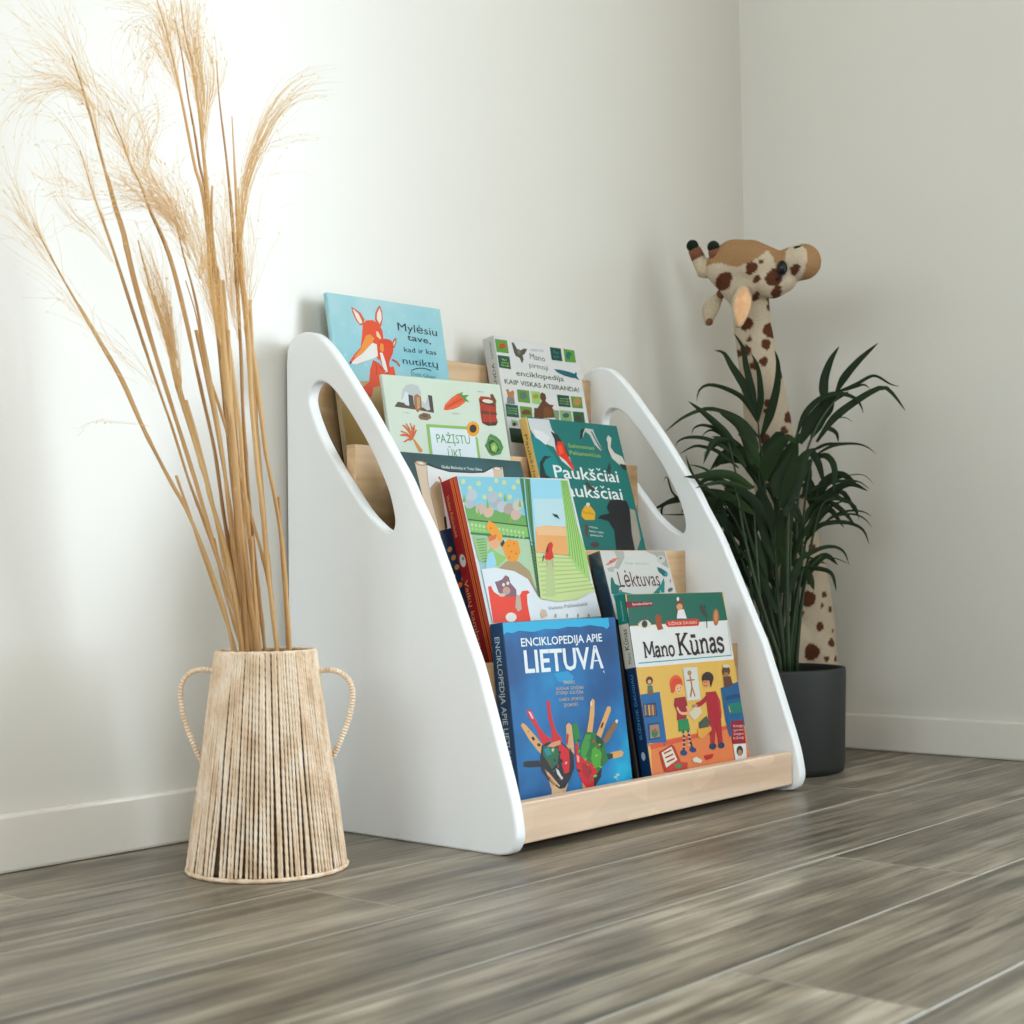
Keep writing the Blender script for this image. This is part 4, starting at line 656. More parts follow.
FRONDS = [
([(2.1033,1.262,0.1675),(2.0963,1.2757,0.2676),(2.0919,1.2846,0.3975),(2.0932,1.2898,0.4841),(2.0946,1.2973,0.5305),(2.0993,1.302,0.5624)],[(0.0186,[(2.0993,1.302,0.562),(2.0922,1.3147,0.6099),(2.0777,1.336,0.6537),(2.0726,1.3481,0.676),(2.067,1.3617,0.6803)]),(0.0131,[(2.0976,1.3032,0.5755),(2.0972,1.3124,0.6169),(2.0968,1.3217,0.6563),(2.0996,1.3281,0.6845),(2.0958,1.3423,0.7097)]),(0.012,[(2.0994,1.3021,0.5598),(2.0957,1.2936,0.6015),(2.0861,1.2916,0.6454),(2.0725,1.2955,0.6691)]),(0.0158,[(2.1032,1.2995,0.5328),(2.1059,1.2824,0.5744),(2.1058,1.2684,0.6179),(2.0992,1.2621,0.6547),(2.0887,1.2617,0.6715)]),(0.0092,[(2.0994,1.3022,0.5575),(2.0838,1.3176,0.596),(2.0642,1.3388,0.6143),(2.0448,1.3604,0.6215),(2.0346,1.3726,0.6128),(2.0321,1.3767,0.5949)]),(0.0101,[(2.1015,1.3015,0.5328),(2.0762,1.3163,0.5616),(2.047,1.3364,0.5768),(2.0212,1.3536,0.5797),(1.9914,1.3763,0.565),(1.9664,1.3942,0.5415)])]),
([(2.0652,1.2447,0.1669),(2.0481,1.2643,0.2846),(2.029,1.2865,0.3964),(2.021,1.2981,0.4766),(2.0168,1.3074,0.5251)],[(0.0263,[(2.0436,1.2794,0.4861),(2.0472,1.2834,0.5173),(2.0405,1.2989,0.5511),(2.024,1.3267,0.571)]),(0.0131,[(2.0271,1.2964,0.5149),(2.0035,1.3113,0.5431),(1.9801,1.3263,0.5667),(1.957,1.3414,0.5859)]),(0.0066,[(2.021,1.3024,0.5282),(2.0033,1.3216,0.5438),(1.9888,1.3378,0.5496),(1.9802,1.3479,0.5444),(1.9783,1.3507,0.5346)]),(0.0057,[(2.0242,1.2997,0.515),(2.012,1.3222,0.5378),(2.0074,1.3373,0.542),(2.0051,1.3506,0.5329)]),(0.0083,[(2.0275,1.2971,0.4974),(2.0063,1.3138,0.5171),(1.9854,1.3308,0.5281),(1.9648,1.3482,0.5292),(1.9516,1.3575,0.5236),(1.9449,1.3597,0.5147)]),(0.0074,[(2.0293,1.2961,0.4799),(2.0091,1.3211,0.5068),(1.9966,1.3387,0.515),(1.9871,1.3532,0.5166),(1.9749,1.3716,0.5051)]),(0.0092,[(2.0211,1.3025,0.526),(1.9883,1.3147,0.5227),(1.9677,1.3143,0.502),(1.9498,1.3105,0.4837)]),(0.0131,[(2.0364,1.2878,0.4819),(2.0358,1.3022,0.5048),(2.0322,1.3201,0.5279),(2.0245,1.3437,0.5335)]),(0.0153,[(2.0509,1.2714,0.4794),(2.0446,1.2771,0.5036),(2.0355,1.2861,0.5256),(2.0266,1.2956,0.5346)])]),
([(2.0108,1.2155,0.1707),(1.9786,1.2306,0.2703),(1.9528,1.239,0.3627),(1.9359,1.2392,0.4237),(1.9186,1.2416,0.4568)],[(0.0153,[(1.9429,1.2149,0.4413),(1.9142,1.235,0.4595),(1.8914,1.2494,0.4629),(1.8649,1.2686,0.4582),(1.8478,1.2767,0.4579)]),(0.0083,[(1.9402,1.2181,0.4392),(1.904,1.2385,0.449),(1.8752,1.2513,0.4465),(1.8507,1.2594,0.4399)]),(0.0057,[(1.9294,1.2309,0.4312),(1.9041,1.2676,0.4666),(1.8985,1.2836,0.4756),(1.8929,1.2998,0.4795)]),(0.0066,[(1.9076,1.256,0.4275),(1.8906,1.2837,0.4554),(1.8888,1.2946,0.4748),(1.8901,1.3021,0.4938)]),(0.0164,[(1.9438,1.2164,0.4018),(1.9411,1.2386,0.4193),(1.9354,1.2643,0.435),(1.927,1.2936,0.4436)]),(0.0109,[(1.9269,1.2344,0.4209),(1.9237,1.2865,0.4347),(1.92,1.3403,0.4296),(1.9327,1.3756,0.4228),(1.9451,1.4115,0.4126)]),(0.0039,[(1.9216,1.2411,0.4106),(1.9278,1.3001,0.4047),(1.9399,1.3521,0.4058),(1.9582,1.3969,0.4079)]),(0.0039,[(1.9048,1.2591,0.4276),(1.9021,1.3278,0.4306),(1.9265,1.3636,0.4654),(1.9579,1.3941,0.4573)]),(0.0044,[(1.8802,1.2874,0.424),(1.8898,1.3425,0.4203),(1.9225,1.372,0.4051),(1.9643,1.3909,0.3924)])]),
([(2.1057,1.2747,0.1638),(2.0931,1.291,0.2515),(2.0807,1.3076,0.3329),(2.0652,1.3286,0.3986),(2.0526,1.3485,0.4317)],[(0.0208,[(2.0966,1.3029,0.3591),(2.0868,1.3219,0.3954),(2.0771,1.3413,0.4228),(2.0629,1.366,0.4483)]),(0.0241,[(2.0947,1.3037,0.3814),(2.0837,1.3142,0.4129),(2.0714,1.3268,0.4355),(2.0563,1.343,0.4515)]),(0.0131,[(2.0912,1.3104,0.3391),(2.0811,1.3343,0.3822),(2.0712,1.3592,0.4054),(2.0612,1.3842,0.431)]),(0.0114,[(2.0944,1.3077,0.3235),(2.0876,1.3233,0.3596),(2.0779,1.3427,0.3869),(2.0699,1.3611,0.4009)]),(0.0131,[(2.1052,1.2966,0.3054),(2.0969,1.3248,0.3282),(2.0932,1.3485,0.3399),(2.0953,1.3656,0.3516)]),(0.0131,[(2.0978,1.305,0.3055),(2.0884,1.314,0.3325),(2.0816,1.3192,0.3728),(2.0796,1.32,0.3952)])]),
([(2.09,1.2467,0.1687),(2.097,1.2374,0.3317),(2.1048,1.2295,0.4601),(2.1243,1.2113,0.5407),(2.1529,1.1843,0.594),(2.1688,1.1747,0.6025)],[(0.0164,[(2.1444,1.204,0.5795),(2.1487,1.2066,0.6202),(2.1605,1.2011,0.6543),(2.1755,1.1926,0.6795)]),(0.0136,[(2.1557,1.19,0.5992),(2.1579,1.1757,0.6247),(2.1673,1.1531,0.6521),(2.181,1.1257,0.6781)]),(0.007,[(2.157,1.1881,0.6036),(2.1794,1.168,0.6147),(2.2003,1.1493,0.6292),(2.2128,1.1413,0.6273),(2.2285,1.1302,0.6164),(2.2418,1.1213,0.6129)]),(0.0057,[(2.1585,1.1864,0.6035),(2.1879,1.1726,0.6125),(2.2102,1.1671,0.6173),(2.2283,1.167,0.612)]),(0.0114,[(2.1154,1.24,0.5337),(2.1184,1.227,0.5662),(2.128,1.2069,0.5896),(2.1422,1.1825,0.5992),(2.1553,1.1604,0.5931),(2.1597,1.1486,0.5803),(2.1587,1.1432,0.5644)]),(0.0136,[(2.1369,1.2163,0.5222),(2.1491,1.1898,0.5609),(2.1672,1.1572,0.5883),(2.1811,1.1302,0.6046),(2.1851,1.1155,0.6058),(2.1895,1.1015,0.5894),(2.1939,1.0878,0.5667)]),(0.0241,[(2.1194,1.2363,0.5203),(2.1375,1.2181,0.5624),(2.156,1.2003,0.589),(2.1778,1.1798,0.6023)]),(0.0083,[(2.1452,1.2054,0.5441),(2.1585,1.2004,0.5434),(2.1704,1.1974,0.5362),(2.1782,1.1995,0.5233)]),(0.0024,[(2.1509,1.1985,0.5506),(2.1625,1.1948,0.56),(2.1787,1.1863,0.5627),(2.1929,1.1806,0.5553)]),(0.0153,[(2.1309,1.2227,0.5289),(2.1478,1.2115,0.5603),(2.1622,1.2042,0.5764),(2.1721,1.2016,0.5993)])]),
([(2.1184,1.2599,0.1668),(2.1296,1.2478,0.3155),(2.1384,1.2407,0.4293),(2.1504,1.233,0.4948)],[(0.0057,[(2.1461,1.2371,0.5062),(2.1695,1.2198,0.5198),(2.1901,1.2061,0.5222),(2.2109,1.1924,0.5243)]),(0.0053,[(2.1507,1.2323,0.4994),(2.1665,1.2057,0.5164),(2.184,1.1779,0.5199),(2.1942,1.159,0.5147),(2.2009,1.1446,0.5019)]),(0.0136,[(2.1424,1.2417,0.5008),(2.1422,1.2313,0.5091),(2.1455,1.2187,0.4884),(2.147,1.2093,0.4512)]),(0.0144,[(2.1513,1.2317,0.4984),(2.1541,1.2081,0.5015),(2.1514,1.1923,0.4804),(2.1389,1.1889,0.4389)]),(0.007,[(2.1308,1.2598,0.4252),(2.148,1.2389,0.4449),(2.1669,1.2166,0.4557),(2.1874,1.1929,0.4608),(2.2022,1.1762,0.4582),(2.2136,1.1641,0.4457)]),(0.0026,[(2.1555,1.2307,0.4381),(2.1831,1.2054,0.4624),(2.2022,1.1907,0.4702),(2.2215,1.1763,0.4691),(2.236,1.1683,0.4545)]),(0.0109,[(2.1409,1.2478,0.4317),(2.1476,1.2381,0.465),(2.1471,1.2372,0.4873),(2.1423,1.2416,0.5053)])]),
([(2.0266,1.2124,0.173),(2.0185,1.206,0.3003),(2.0134,1.1963,0.4239),(2.0115,1.1861,0.5007),(2.0106,1.1778,0.5279)],[(0.0263,[(1.9797,1.2177,0.4532),(1.9755,1.2096,0.4778),(1.9781,1.1935,0.5042),(1.9823,1.1765,0.518),(1.9842,1.1637,0.5067)]),(0.0285,[(1.9914,1.206,0.4277),(1.9946,1.1996,0.4697),(2.005,1.1857,0.5031),(2.0156,1.172,0.5281)]),(0.0285,[(2.0055,1.1905,0.419),(2.016,1.1862,0.4571),(2.0309,1.1771,0.4912),(2.0463,1.1689,0.5042)]),(0.0197,[(1.9926,1.2041,0.4361),(1.9922,1.2129,0.464),(1.9919,1.2219,0.4857),(2.0014,1.2198,0.5094)]),(0.0197,[(1.9959,1.2019,0.4108),(1.9975,1.1873,0.4523),(1.9978,1.1745,0.4893),(1.9942,1.167,0.5138)]),(0.0219,[(2.0018,1.1961,0.398),(2.0123,1.1917,0.4361),(2.0287,1.1814,0.4637),(2.0438,1.1726,0.4894)])]),
([(2.1206,1.2575,0.1667),(2.1343,1.2459,0.283),(2.1488,1.2355,0.3641),(2.165,1.2248,0.4212),(2.1855,1.2121,0.4327)],[(0.0105,[(2.1527,1.2495,0.4321),(2.1867,1.2182,0.4339),(2.2061,1.204,0.4293),(2.2213,1.195,0.4181),(2.2299,1.1939,0.399)]),(0.0092,[(2.154,1.2519,0.3716),(2.1681,1.2338,0.4027),(2.1825,1.2163,0.4202),(2.1971,1.1991,0.4289)]),(0.0088,[(2.1528,1.2541,0.3582),(2.1649,1.2324,0.3868),(2.1789,1.21,0.393),(2.1931,1.188,0.3903),(2.2029,1.1714,0.3787),(2.206,1.1633,0.3551)]),(0.0053,[(2.1714,1.231,0.3891),(2.1932,1.2125,0.4069),(2.2124,1.1979,0.4123),(2.2304,1.1851,0.41),(2.2441,1.1777,0.4021)]),(0.0096,[(2.1764,1.2226,0.4316),(2.1856,1.1982,0.4106),(2.1903,1.1792,0.3866)]),(0.0039,[(2.1829,1.217,0.4023),(2.2126,1.1981,0.4067),(2.2351,1.1879,0.4),(2.2535,1.1831,0.3854)]),(0.0048,[(2.1586,1.2429,0.4297),(2.1762,1.2223,0.4383),(2.1836,1.2139,0.4386)]),(0.0131,[(2.158,1.2461,0.3894),(2.1767,1.2333,0.4163),(2.1942,1.2226,0.4298),(2.1941,1.2325,0.4348)]),(0.0131,[(2.1507,1.2547,0.3851),(2.1693,1.2468,0.4167),(2.1882,1.2395,0.4304),(2.191,1.2511,0.4356)])]),
([(2.0963,1.2395,0.1685),(2.0998,1.2302,0.2515),(2.1059,1.2195,0.3121),(2.1201,1.2016,0.339)],[(0.0083,[(2.0849,1.2429,0.3203),(2.1018,1.2224,0.3374),(2.1189,1.2022,0.3502),(2.1333,1.1857,0.352),(2.1436,1.1745,0.343),(2.1486,1.17,0.3244)]),(0.0026,[(2.1063,1.2178,0.3308),(2.1309,1.1996,0.3348),(2.1485,1.1898,0.3324),(2.1693,1.1769,0.3222)]),(0.0048,[(2.1047,1.2192,0.3374),(2.1239,1.213,0.3296),(2.1438,1.2058,0.325)]),(0.0084,[(2.1005,1.2252,0.3184),(2.1132,1.2008,0.3166),(2.1194,1.1841,0.308),(2.1187,1.1765,0.2808)]),(0.0146,[(2.0986,1.2272,0.3213),(2.094,1.2106,0.3071),(2.0862,1.1982,0.2835)]),(0.0131,[(2.0807,1.248,0.3139),(2.0973,1.237,0.3487),(2.1068,1.2342,0.3817),(2.1106,1.2382,0.4105)]),(0.0109,[(2.0876,1.2393,0.3268),(2.0942,1.2299,0.3573),(2.1037,1.2174,0.3833),(2.1106,1.2085,0.4006)])]),
([(2.0488,1.233,0.1681),(2.0375,1.2344,0.2689),(2.0305,1.2314,0.3631),(2.0297,1.2212,0.4568)],[(0.0164,[(2.0293,1.2286,0.3483),(2.0299,1.2353,0.3914),(2.0279,1.2456,0.4241),(2.0199,1.2622,0.4657)]),(0.0153,[(2.0269,1.2326,0.327),(2.0247,1.2476,0.3702),(2.0256,1.2598,0.4008),(2.0249,1.2738,0.4318)]),(0.0175,[(2.0312,1.2278,0.3269),(2.0302,1.2212,0.3695),(2.0222,1.2228,0.408),(2.0158,1.223,0.4377)]),(0.0153,[(2.0354,1.223,0.3268),(2.0416,1.2182,0.3696),(2.0481,1.214,0.3996),(2.0547,1.2097,0.4276)]),(0.0131,[(2.0189,1.2431,0.3058),(2.0197,1.2503,0.338),(2.0191,1.259,0.3705),(2.0187,1.2684,0.3881)]),(0.0169,[(2.0326,1.2313,0.2474),(2.0257,1.2513,0.2944),(2.0189,1.2719,0.3307),(2.0141,1.2911,0.3534)]),(0.0155,[(2.0393,1.222,0.272),(2.0489,1.2144,0.2993),(2.0585,1.2068,0.3267),(2.0683,1.1994,0.3459)]),(0.0169,[(2.0355,1.2258,0.2804),(2.0356,1.2189,0.3078),(2.0303,1.2181,0.3353),(2.0215,1.2217,0.3573)]),(0.0169,[(2.0211,1.2427,0.2724),(2.0207,1.2511,0.3083),(2.0258,1.2536,0.3359),(2.0328,1.254,0.3637)])]),
([(2.1308,1.2918,0.1603),(2.1227,1.3054,0.2506),(2.1183,1.3163,0.3165),(2.1121,1.3304,0.3663)],[(0.0141,[(2.1425,1.3053,0.2147),(2.134,1.3226,0.2555),(2.1255,1.3401,0.2907),(2.1188,1.3555,0.3289)]),(0.0169,[(2.1381,1.3085,0.2438),(2.1306,1.33,0.2789),(2.1269,1.3475,0.3083),(2.1213,1.3673,0.335)]),(0.0141,[(2.1466,1.3014,0.203),(2.1381,1.3085,0.2438),(2.1278,1.3183,0.2731),(2.1194,1.3257,0.3081)]),(0.0088,[(2.1226,1.3193,0.3506),(2.1156,1.3351,0.3872),(2.1089,1.3517,0.4059),(2.1025,1.3688,0.4109)])]),
([(2.1078,1.2722,0.1638),(2.1021,1.2923,0.2675),(2.0942,1.3153,0.3658),(2.0934,1.3323,0.4322)],[(0.0144,[(2.1152,1.3147,0.3175),(2.1303,1.3133,0.3481),(2.1481,1.31,0.3604),(2.1641,1.3113,0.3328)]),(0.0126,[(2.0982,1.3285,0.4064),(2.0763,1.3435,0.4528),(2.0485,1.3674,0.4679),(2.0245,1.3896,0.4391)]),(0.0128,[(2.1161,1.314,0.3133),(2.0962,1.3327,0.3639),(2.0694,1.3606,0.394),(2.0429,1.3915,0.3729)]),(0.0161,[(2.1023,1.3252,0.3841),(2.1155,1.3175,0.4297),(2.1325,1.3067,0.4573),(2.152,1.2978,0.4078)]),(0.0181,[(2.1052,1.3229,0.3685),(2.0963,1.3374,0.4013),(2.083,1.3582,0.4158),(2.0763,1.3726,0.4111)]),(0.0153,[(2.1128,1.3167,0.3299),(2.0949,1.3364,0.3801),(2.0702,1.3654,0.4044),(2.0443,1.3982,0.3912)]),(0.0116,[(2.103,1.3246,0.3805),(2.1043,1.312,0.4184),(2.1089,1.2974,0.4292),(2.1113,1.2862,0.4239)]),(0.0192,[(2.1023,1.3252,0.384),(2.0865,1.3368,0.419),(2.0659,1.355,0.4352),(2.0492,1.3715,0.4108)]),(0.0172,[(2.1085,1.3202,0.3517),(2.0955,1.3325,0.3849),(2.078,1.351,0.4019),(2.066,1.3659,0.3777)])]),
([(2.0795,1.2588,0.1657),(2.0709,1.2885,0.2521),(2.0642,1.3162,0.3331),(2.0644,1.3381,0.3825)],[(0.0173,[(2.0765,1.327,0.3401),(2.0893,1.3179,0.3892),(2.1065,1.306,0.4023),(2.1198,1.3014,0.3717)]),(0.0168,[(2.0888,1.3161,0.2933),(2.0845,1.3357,0.3294),(2.0753,1.3625,0.3407),(2.07,1.3875,0.3115)]),(0.0189,[(2.0657,1.337,0.3782),(2.0556,1.359,0.4241),(2.039,1.3894,0.4546),(2.0336,1.4116,0.4121)]),(0.0127,[(2.0816,1.3224,0.321),(2.0916,1.3112,0.3709),(2.1059,1.2968,0.3957),(2.1221,1.2842,0.3556)]),(0.0116,[(2.0929,1.3123,0.2771),(2.0758,1.3245,0.3143),(2.0536,1.3433,0.3387),(2.0374,1.3596,0.295)]),(0.0146,[(2.0704,1.3327,0.3617),(2.0541,1.3451,0.3984),(2.033,1.3645,0.4115),(2.0192,1.3764,0.4104)]),(0.0115,[(2.0961,1.3095,0.2648),(2.1036,1.3039,0.2939),(2.1136,1.2967,0.3024),(2.124,1.291,0.2811)]),(0.0145,[(2.0883,1.3165,0.2952),(2.0794,1.3431,0.3471),(2.0636,1.3801,0.3623),(2.0513,1.4144,0.3555)]),(0.0132,[(2.0788,1.3249,0.3318),(2.0752,1.3438,0.3659),(2.0669,1.3692,0.3802),(2.0663,1.3879,0.3608)])]),
([(2.1296,1.2779,0.1624),(2.1299,1.29,0.2832),(2.1259,1.3074,0.3989),(2.1269,1.3213,0.4825)],[(0.0129,[(2.1304,1.319,0.4551),(2.1351,1.308,0.4951),(2.1435,1.2948,0.5042),(2.1496,1.2862,0.4807)]),(0.0191,[(2.1296,1.3195,0.4614),(2.1184,1.3323,0.4935),(2.1031,1.3514,0.5017),(2.0865,1.373,0.4928)]),(0.0119,[(2.1289,1.32,0.4664),(2.1097,1.3353,0.5106),(2.0845,1.3587,0.5361),(2.0607,1.3841,0.5061)]),(0.0176,[(2.1295,1.3196,0.462),(2.1429,1.3105,0.5122),(2.1604,1.2979,0.5441),(2.1763,1.2911,0.5141)]),(0.0186,[(2.1307,1.3188,0.4525),(2.1254,1.3411,0.4947),(2.1143,1.3712,0.5173),(2.105,1.4028,0.4842)]),(0.0184,[(2.1501,1.3061,0.3056),(2.1265,1.3234,0.3575),(2.0958,1.35,0.3915),(2.0685,1.3787,0.3321)]),(0.0158,[(2.1275,1.3208,0.4774),(2.1418,1.3142,0.5222),(2.1602,1.3051,0.5337),(2.1752,1.3011,0.5235)]),(0.0182,[(2.1284,1.3203,0.4707),(2.1116,1.3307,0.5043),(2.0905,1.3476,0.5118),(2.0685,1.3677,0.4862)]),(0.0128,[(2.1308,1.3188,0.4517),(2.1183,1.3402,0.4996),(2.0991,1.3704,0.5297),(2.0836,1.3995,0.5124)])]),
([(2.1339,1.273,0.1623),(2.1527,1.2702,0.2663),(2.1761,1.2625,0.365),(2.2022,1.2527,0.4483)],[(0.0114,[(2.1881,1.276,0.3349),(2.1727,1.2814,0.3848),(2.154,1.2917,0.4131),(2.1388,1.302,0.3807)]),(0.0141,[(2.1932,1.2672,0.3827),(2.2148,1.2532,0.423),(2.2428,1.2329,0.4474),(2.2707,1.217,0.4053)]),(0.0156,[(2.1916,1.2697,0.3712),(2.2024,1.2571,0.3997),(2.2176,1.2401,0.4165),(2.2346,1.2242,0.3853)]),(0.012,[(2.1975,1.2603,0.4139),(2.1863,1.2642,0.4498),(2.173,1.272,0.4615),(2.1613,1.2786,0.4606)]),(0.0174,[(2.1938,1.2662,0.387),(2.2062,1.2409,0.4361),(2.2264,1.2084,0.4575),(2.2427,1.1826,0.4447)]),(0.0176,[(2.1996,1.257,0.4291),(2.2081,1.2402,0.4619),(2.2219,1.2187,0.4731),(2.2371,1.1975,0.4547)]),(0.0155,[(2.1994,1.2572,0.428),(2.2028,1.2686,0.4615),(2.2042,1.2837,0.4719),(2.2073,1.2985,0.4548)]),(0.0169,[(2.1958,1.2631,0.4015),(2.2084,1.2515,0.43),(2.2255,1.2358,0.4402),(2.2416,1.223,0.4261)]),(0.0191,[(2.1837,1.2842,0.2854),(2.2008,1.2715,0.3195),(2.2233,1.2535,0.3397),(2.2426,1.2414,0.3231)])]),
([(2.0673,1.2423,0.1668),(2.0602,1.245,0.2526),(2.0522,1.249,0.332),(2.0466,1.2513,0.3955)],[(0.0185,[(2.0502,1.2499,0.3555),(2.0563,1.2394,0.3963),(2.066,1.2266,0.4109),(2.0775,1.214,0.39)]),(0.0174,[(2.0481,1.2507,0.3791),(2.0311,1.2681,0.4246),(2.0079,1.2939,0.4474),(1.9902,1.3176,0.4061)]),(0.0126,[(2.0503,1.2498,0.3536),(2.0484,1.2673,0.3844),(2.0424,1.2908,0.3929),(2.0419,1.3088,0.3906)]),(0.0144,[(2.054,1.2481,0.3141),(2.071,1.2444,0.3544),(2.0916,1.2383,0.3698),(2.1127,1.2348,0.3351)]),(0.0114,[(2.057,1.2466,0.2844),(2.0513,1.2691,0.3268),(2.0398,1.2999,0.343),(2.0348,1.3267,0.305)]),(0.0159,[(2.0485,1.2506,0.3744),(2.0336,1.2695,0.4203),(2.0124,1.2968,0.4474),(1.99,1.3301,0.4028)]),(0.0164,[(2.0513,1.2494,0.3427),(2.0651,1.241,0.3913),(2.083,1.2292,0.4185),(2.1042,1.2186,0.369)]),(0.0145,[(2.0494,1.2502,0.3639),(2.038,1.2686,0.4057),(2.0207,1.2947,0.4309),(2.0097,1.3162,0.4181)]),(0.0162,[(2.0478,1.2509,0.3827),(2.0424,1.2743,0.4269),(2.031,1.3063,0.4437),(2.027,1.3327,0.4173)])]),
]
GIR = {
'neck':[((2.1333,1.3336,0.7693),0.032),((2.1463,1.3371,0.7205),0.032),((2.1641,1.3362,0.6544),0.035),((2.1809,1.3364,0.5878),0.039),((2.1977,1.3367,0.5206),0.042),((2.2207,1.3312,0.4356),0.045),((2.2437,1.3255,0.35),0.047),((2.2575,1.3217,0.2811),0.051),((2.2669,1.3231,0.2121),0.055),((2.2743,1.3278,0.1255),0.058),((2.2746,1.3317,0.0565),0.06)],
'head':[((2.1067,1.3605,0.8235),0.036),((2.1111,1.3473,0.8323),0.038),((2.1149,1.3205,0.8288),0.037),((2.1187,1.2942,0.8154),0.036),((2.1244,1.2731,0.8065),0.032),((2.1273,1.2464,0.8162),0.029),((2.1293,1.2289,0.8172),0.03)],
'jaw':[((2.1179,1.3194,0.7905),0.026),((2.1182,1.2888,0.7912),0.024)],
'cheek':[((2.1139,1.2786,0.7892),0.028),((2.1182,1.2585,0.7903),0.021)],
'horns':[((2.1051,1.4074,0.8302),(2.0925,1.4193,0.8678)),((2.0894,1.3649,0.825),(2.0826,1.3706,0.8568))],
'ear_far':[(2.1315,1.3875,0.7899),(2.126,1.4025,0.7724),(2.1253,1.4131,0.7359)],
'ear_near':[(2.0879,1.3161,0.7843),(2.0737,1.3117,0.7504),(2.0712,1.3168,0.7145)],
'eye':(2.0965,1.2488,0.8055),
'eyec':(2.1286,1.2679,0.813),
'nostril':(2.1124,1.2241,0.8376),
'legs':[[(2.2163,1.321,0.1971),(2.1963,1.335,0.0965),(2.1955,1.3402,0.029)],[(2.2535,1.2949,0.1789),(2.2592,1.2798,0.0774),(2.2636,1.2779,0.0265)],[(2.3032,1.3655,0.0874),(2.3077,1.3801,0.0161),(2.3068,1.382,0.002)],[(2.3264,1.3391,0.0868),(2.3314,1.3379,0.0165),(2.3329,1.3371,0.0024)]],
'spots':[((2.087,1.3543,0.7974),0.0126),((2.1127,1.324,0.8115),0.0093),((2.1222,1.3127,0.8193),0.0041),((2.1189,1.3182,0.7931),0.0054),((2.1353,1.2996,0.791),0.0132),((2.1563,1.2749,0.8019),0.0076),((2.1398,1.2958,0.769),0.0085),((2.1381,1.2988,0.7549),0.0052),((2.1389,1.3003,0.7159),0.0115),((2.1134,1.3286,0.7262),0.0104),((2.0936,1.3497,0.751),0.0051),((2.0838,1.3603,0.7598),0.0063),((2.0731,1.3718,0.771),0.0094),((2.0729,1.3748,0.7272),0.0071),((2.0717,1.3717,0.7983),0.0032),((2.1206,1.3179,0.7675),0.0059),((2.0709,1.3703,0.8319),0.0054),((2.057,1.3854,0.8444),0.0095),((2.1566,1.3112,0.714),0.0096),((2.1529,1.3201,0.6927),0.0087),((2.1339,1.3401,0.701),0.0041),((2.1321,1.3461,0.683),0.0087),((2.1531,1.3263,0.6634),0.0074),((2.1776,1.3018,0.647),0.0078),((2.1926,1.3009,0.5718),0.0092),((2.189,1.3099,0.5491),0.0074),((2.1801,1.3266,0.5184),0.0106),((2.1675,1.3371,0.537),0.0088),((2.1449,1.3481,0.6058),0.006),((2.165,1.3274,0.5951),0.006),((2.1438,1.338,0.6579),0.0069),((2.1262,1.3532,0.6809),0.0051),((2.1641,1.3312,0.5826),0.0046),((2.2447,1.3066,0.2671),0.0126),((2.2634,1.2839,0.2732),0.0057),((2.262,1.2894,0.2547),0.0039),((2.2737,1.2776,0.2475),0.0048),((2.2394,1.3178,0.2423),0.0042),((2.2623,1.2965,0.2192),0.0072),((2.2781,1.2842,0.1918),0.0069),((2.2555,1.3132,0.1772),0.0133),((2.273,1.2956,0.1654),0.0048),((2.2854,1.2817,0.1645),0.0045),((2.2796,1.2785,0.2113),0.0027),((2.243,1.302,0.2976),0.006),((2.2408,1.2925,0.3543),0.0066),((2.2174,1.3197,0.3519),0.0075),((2.2186,1.3227,0.331),0.0054),((2.2298,1.336,0.2079),0.0075),((2.2417,1.2971,0.3275),0.0036),((2.2273,1.3319,0.2411),0.0042)],
}
C = bpy.context.scene.collection
rng = random.Random(7)
PI = math.pi

# ------------------------------------------------------------------ helpers
def lin(c):
    c = c / 255.0
    return c / 12.92 if c <= .04045 else ((c + .055) / 1.055) ** 2.4
def col(h):
    if isinstance(h, str): h = tuple(int(h[i:i+2], 16) for i in (0, 2, 4))
    return (lin(h[0]), lin(h[1]), lin(h[2]), 1)
def new_mat(name):
    m = bpy.data.materials.new(name); m.use_nodes = True
    nt = m.node_tree; b = nt.nodes['Principled BSDF']
    return m, nt, b
_pal = {}
def deep(h):
    # printing ink: a little denser and more saturated than a flat swatch
    c = col(h)[:3]; g = sum(c)/3; k = .80
    return tuple(max(0, k * (g + (x-g)*1.15)) ** 1.12 for x in c) + (1,)
def pal(h, rough=.42, name=None):
    k = (h, rough)
    if k not in _pal:
        m, nt, b = new_mat(name or 'print_' + h)
        b.inputs['Base Color'].default_value = deep(h); b.inputs['Roughness'].default_value = rough; b.inputs['Specular IOR Level'].default_value = .3
        _pal[k] = m
    return _pal[k]
def node(nt, t, **kw):
    n = nt.nodes.new(t)
    for k, v in kw.items():
        if k in n.inputs: n.inputs[k].default_value = v
        else: setattr(n, k, v)
    return n
def ramp(nt, stops):
    r = nt.nodes.new('ShaderNodeValToRGB'); e = r.color_ramp.elements
    while len(e) > 1: e.remove(e[-1])
    e[0].position = stops[0][0]; e[0].color = col(stops[0][1])
    for p, c in stops[1:]:
        x = e.new(p); x.color = col(c)
    return r
def coords(nt, scale=(1,1,1), loc=(0,0,0), out='Object'):
    tc = nt.nodes.new('ShaderNodeTexCoord'); mp = nt.nodes.new('ShaderNodeMapping')
    mp.inputs['Scale'].default_value = scale; mp.inputs['Location'].default_value = loc
    nt.links.new(tc.outputs[out], mp.inputs['Vector']); return mp.outputs['Vector']
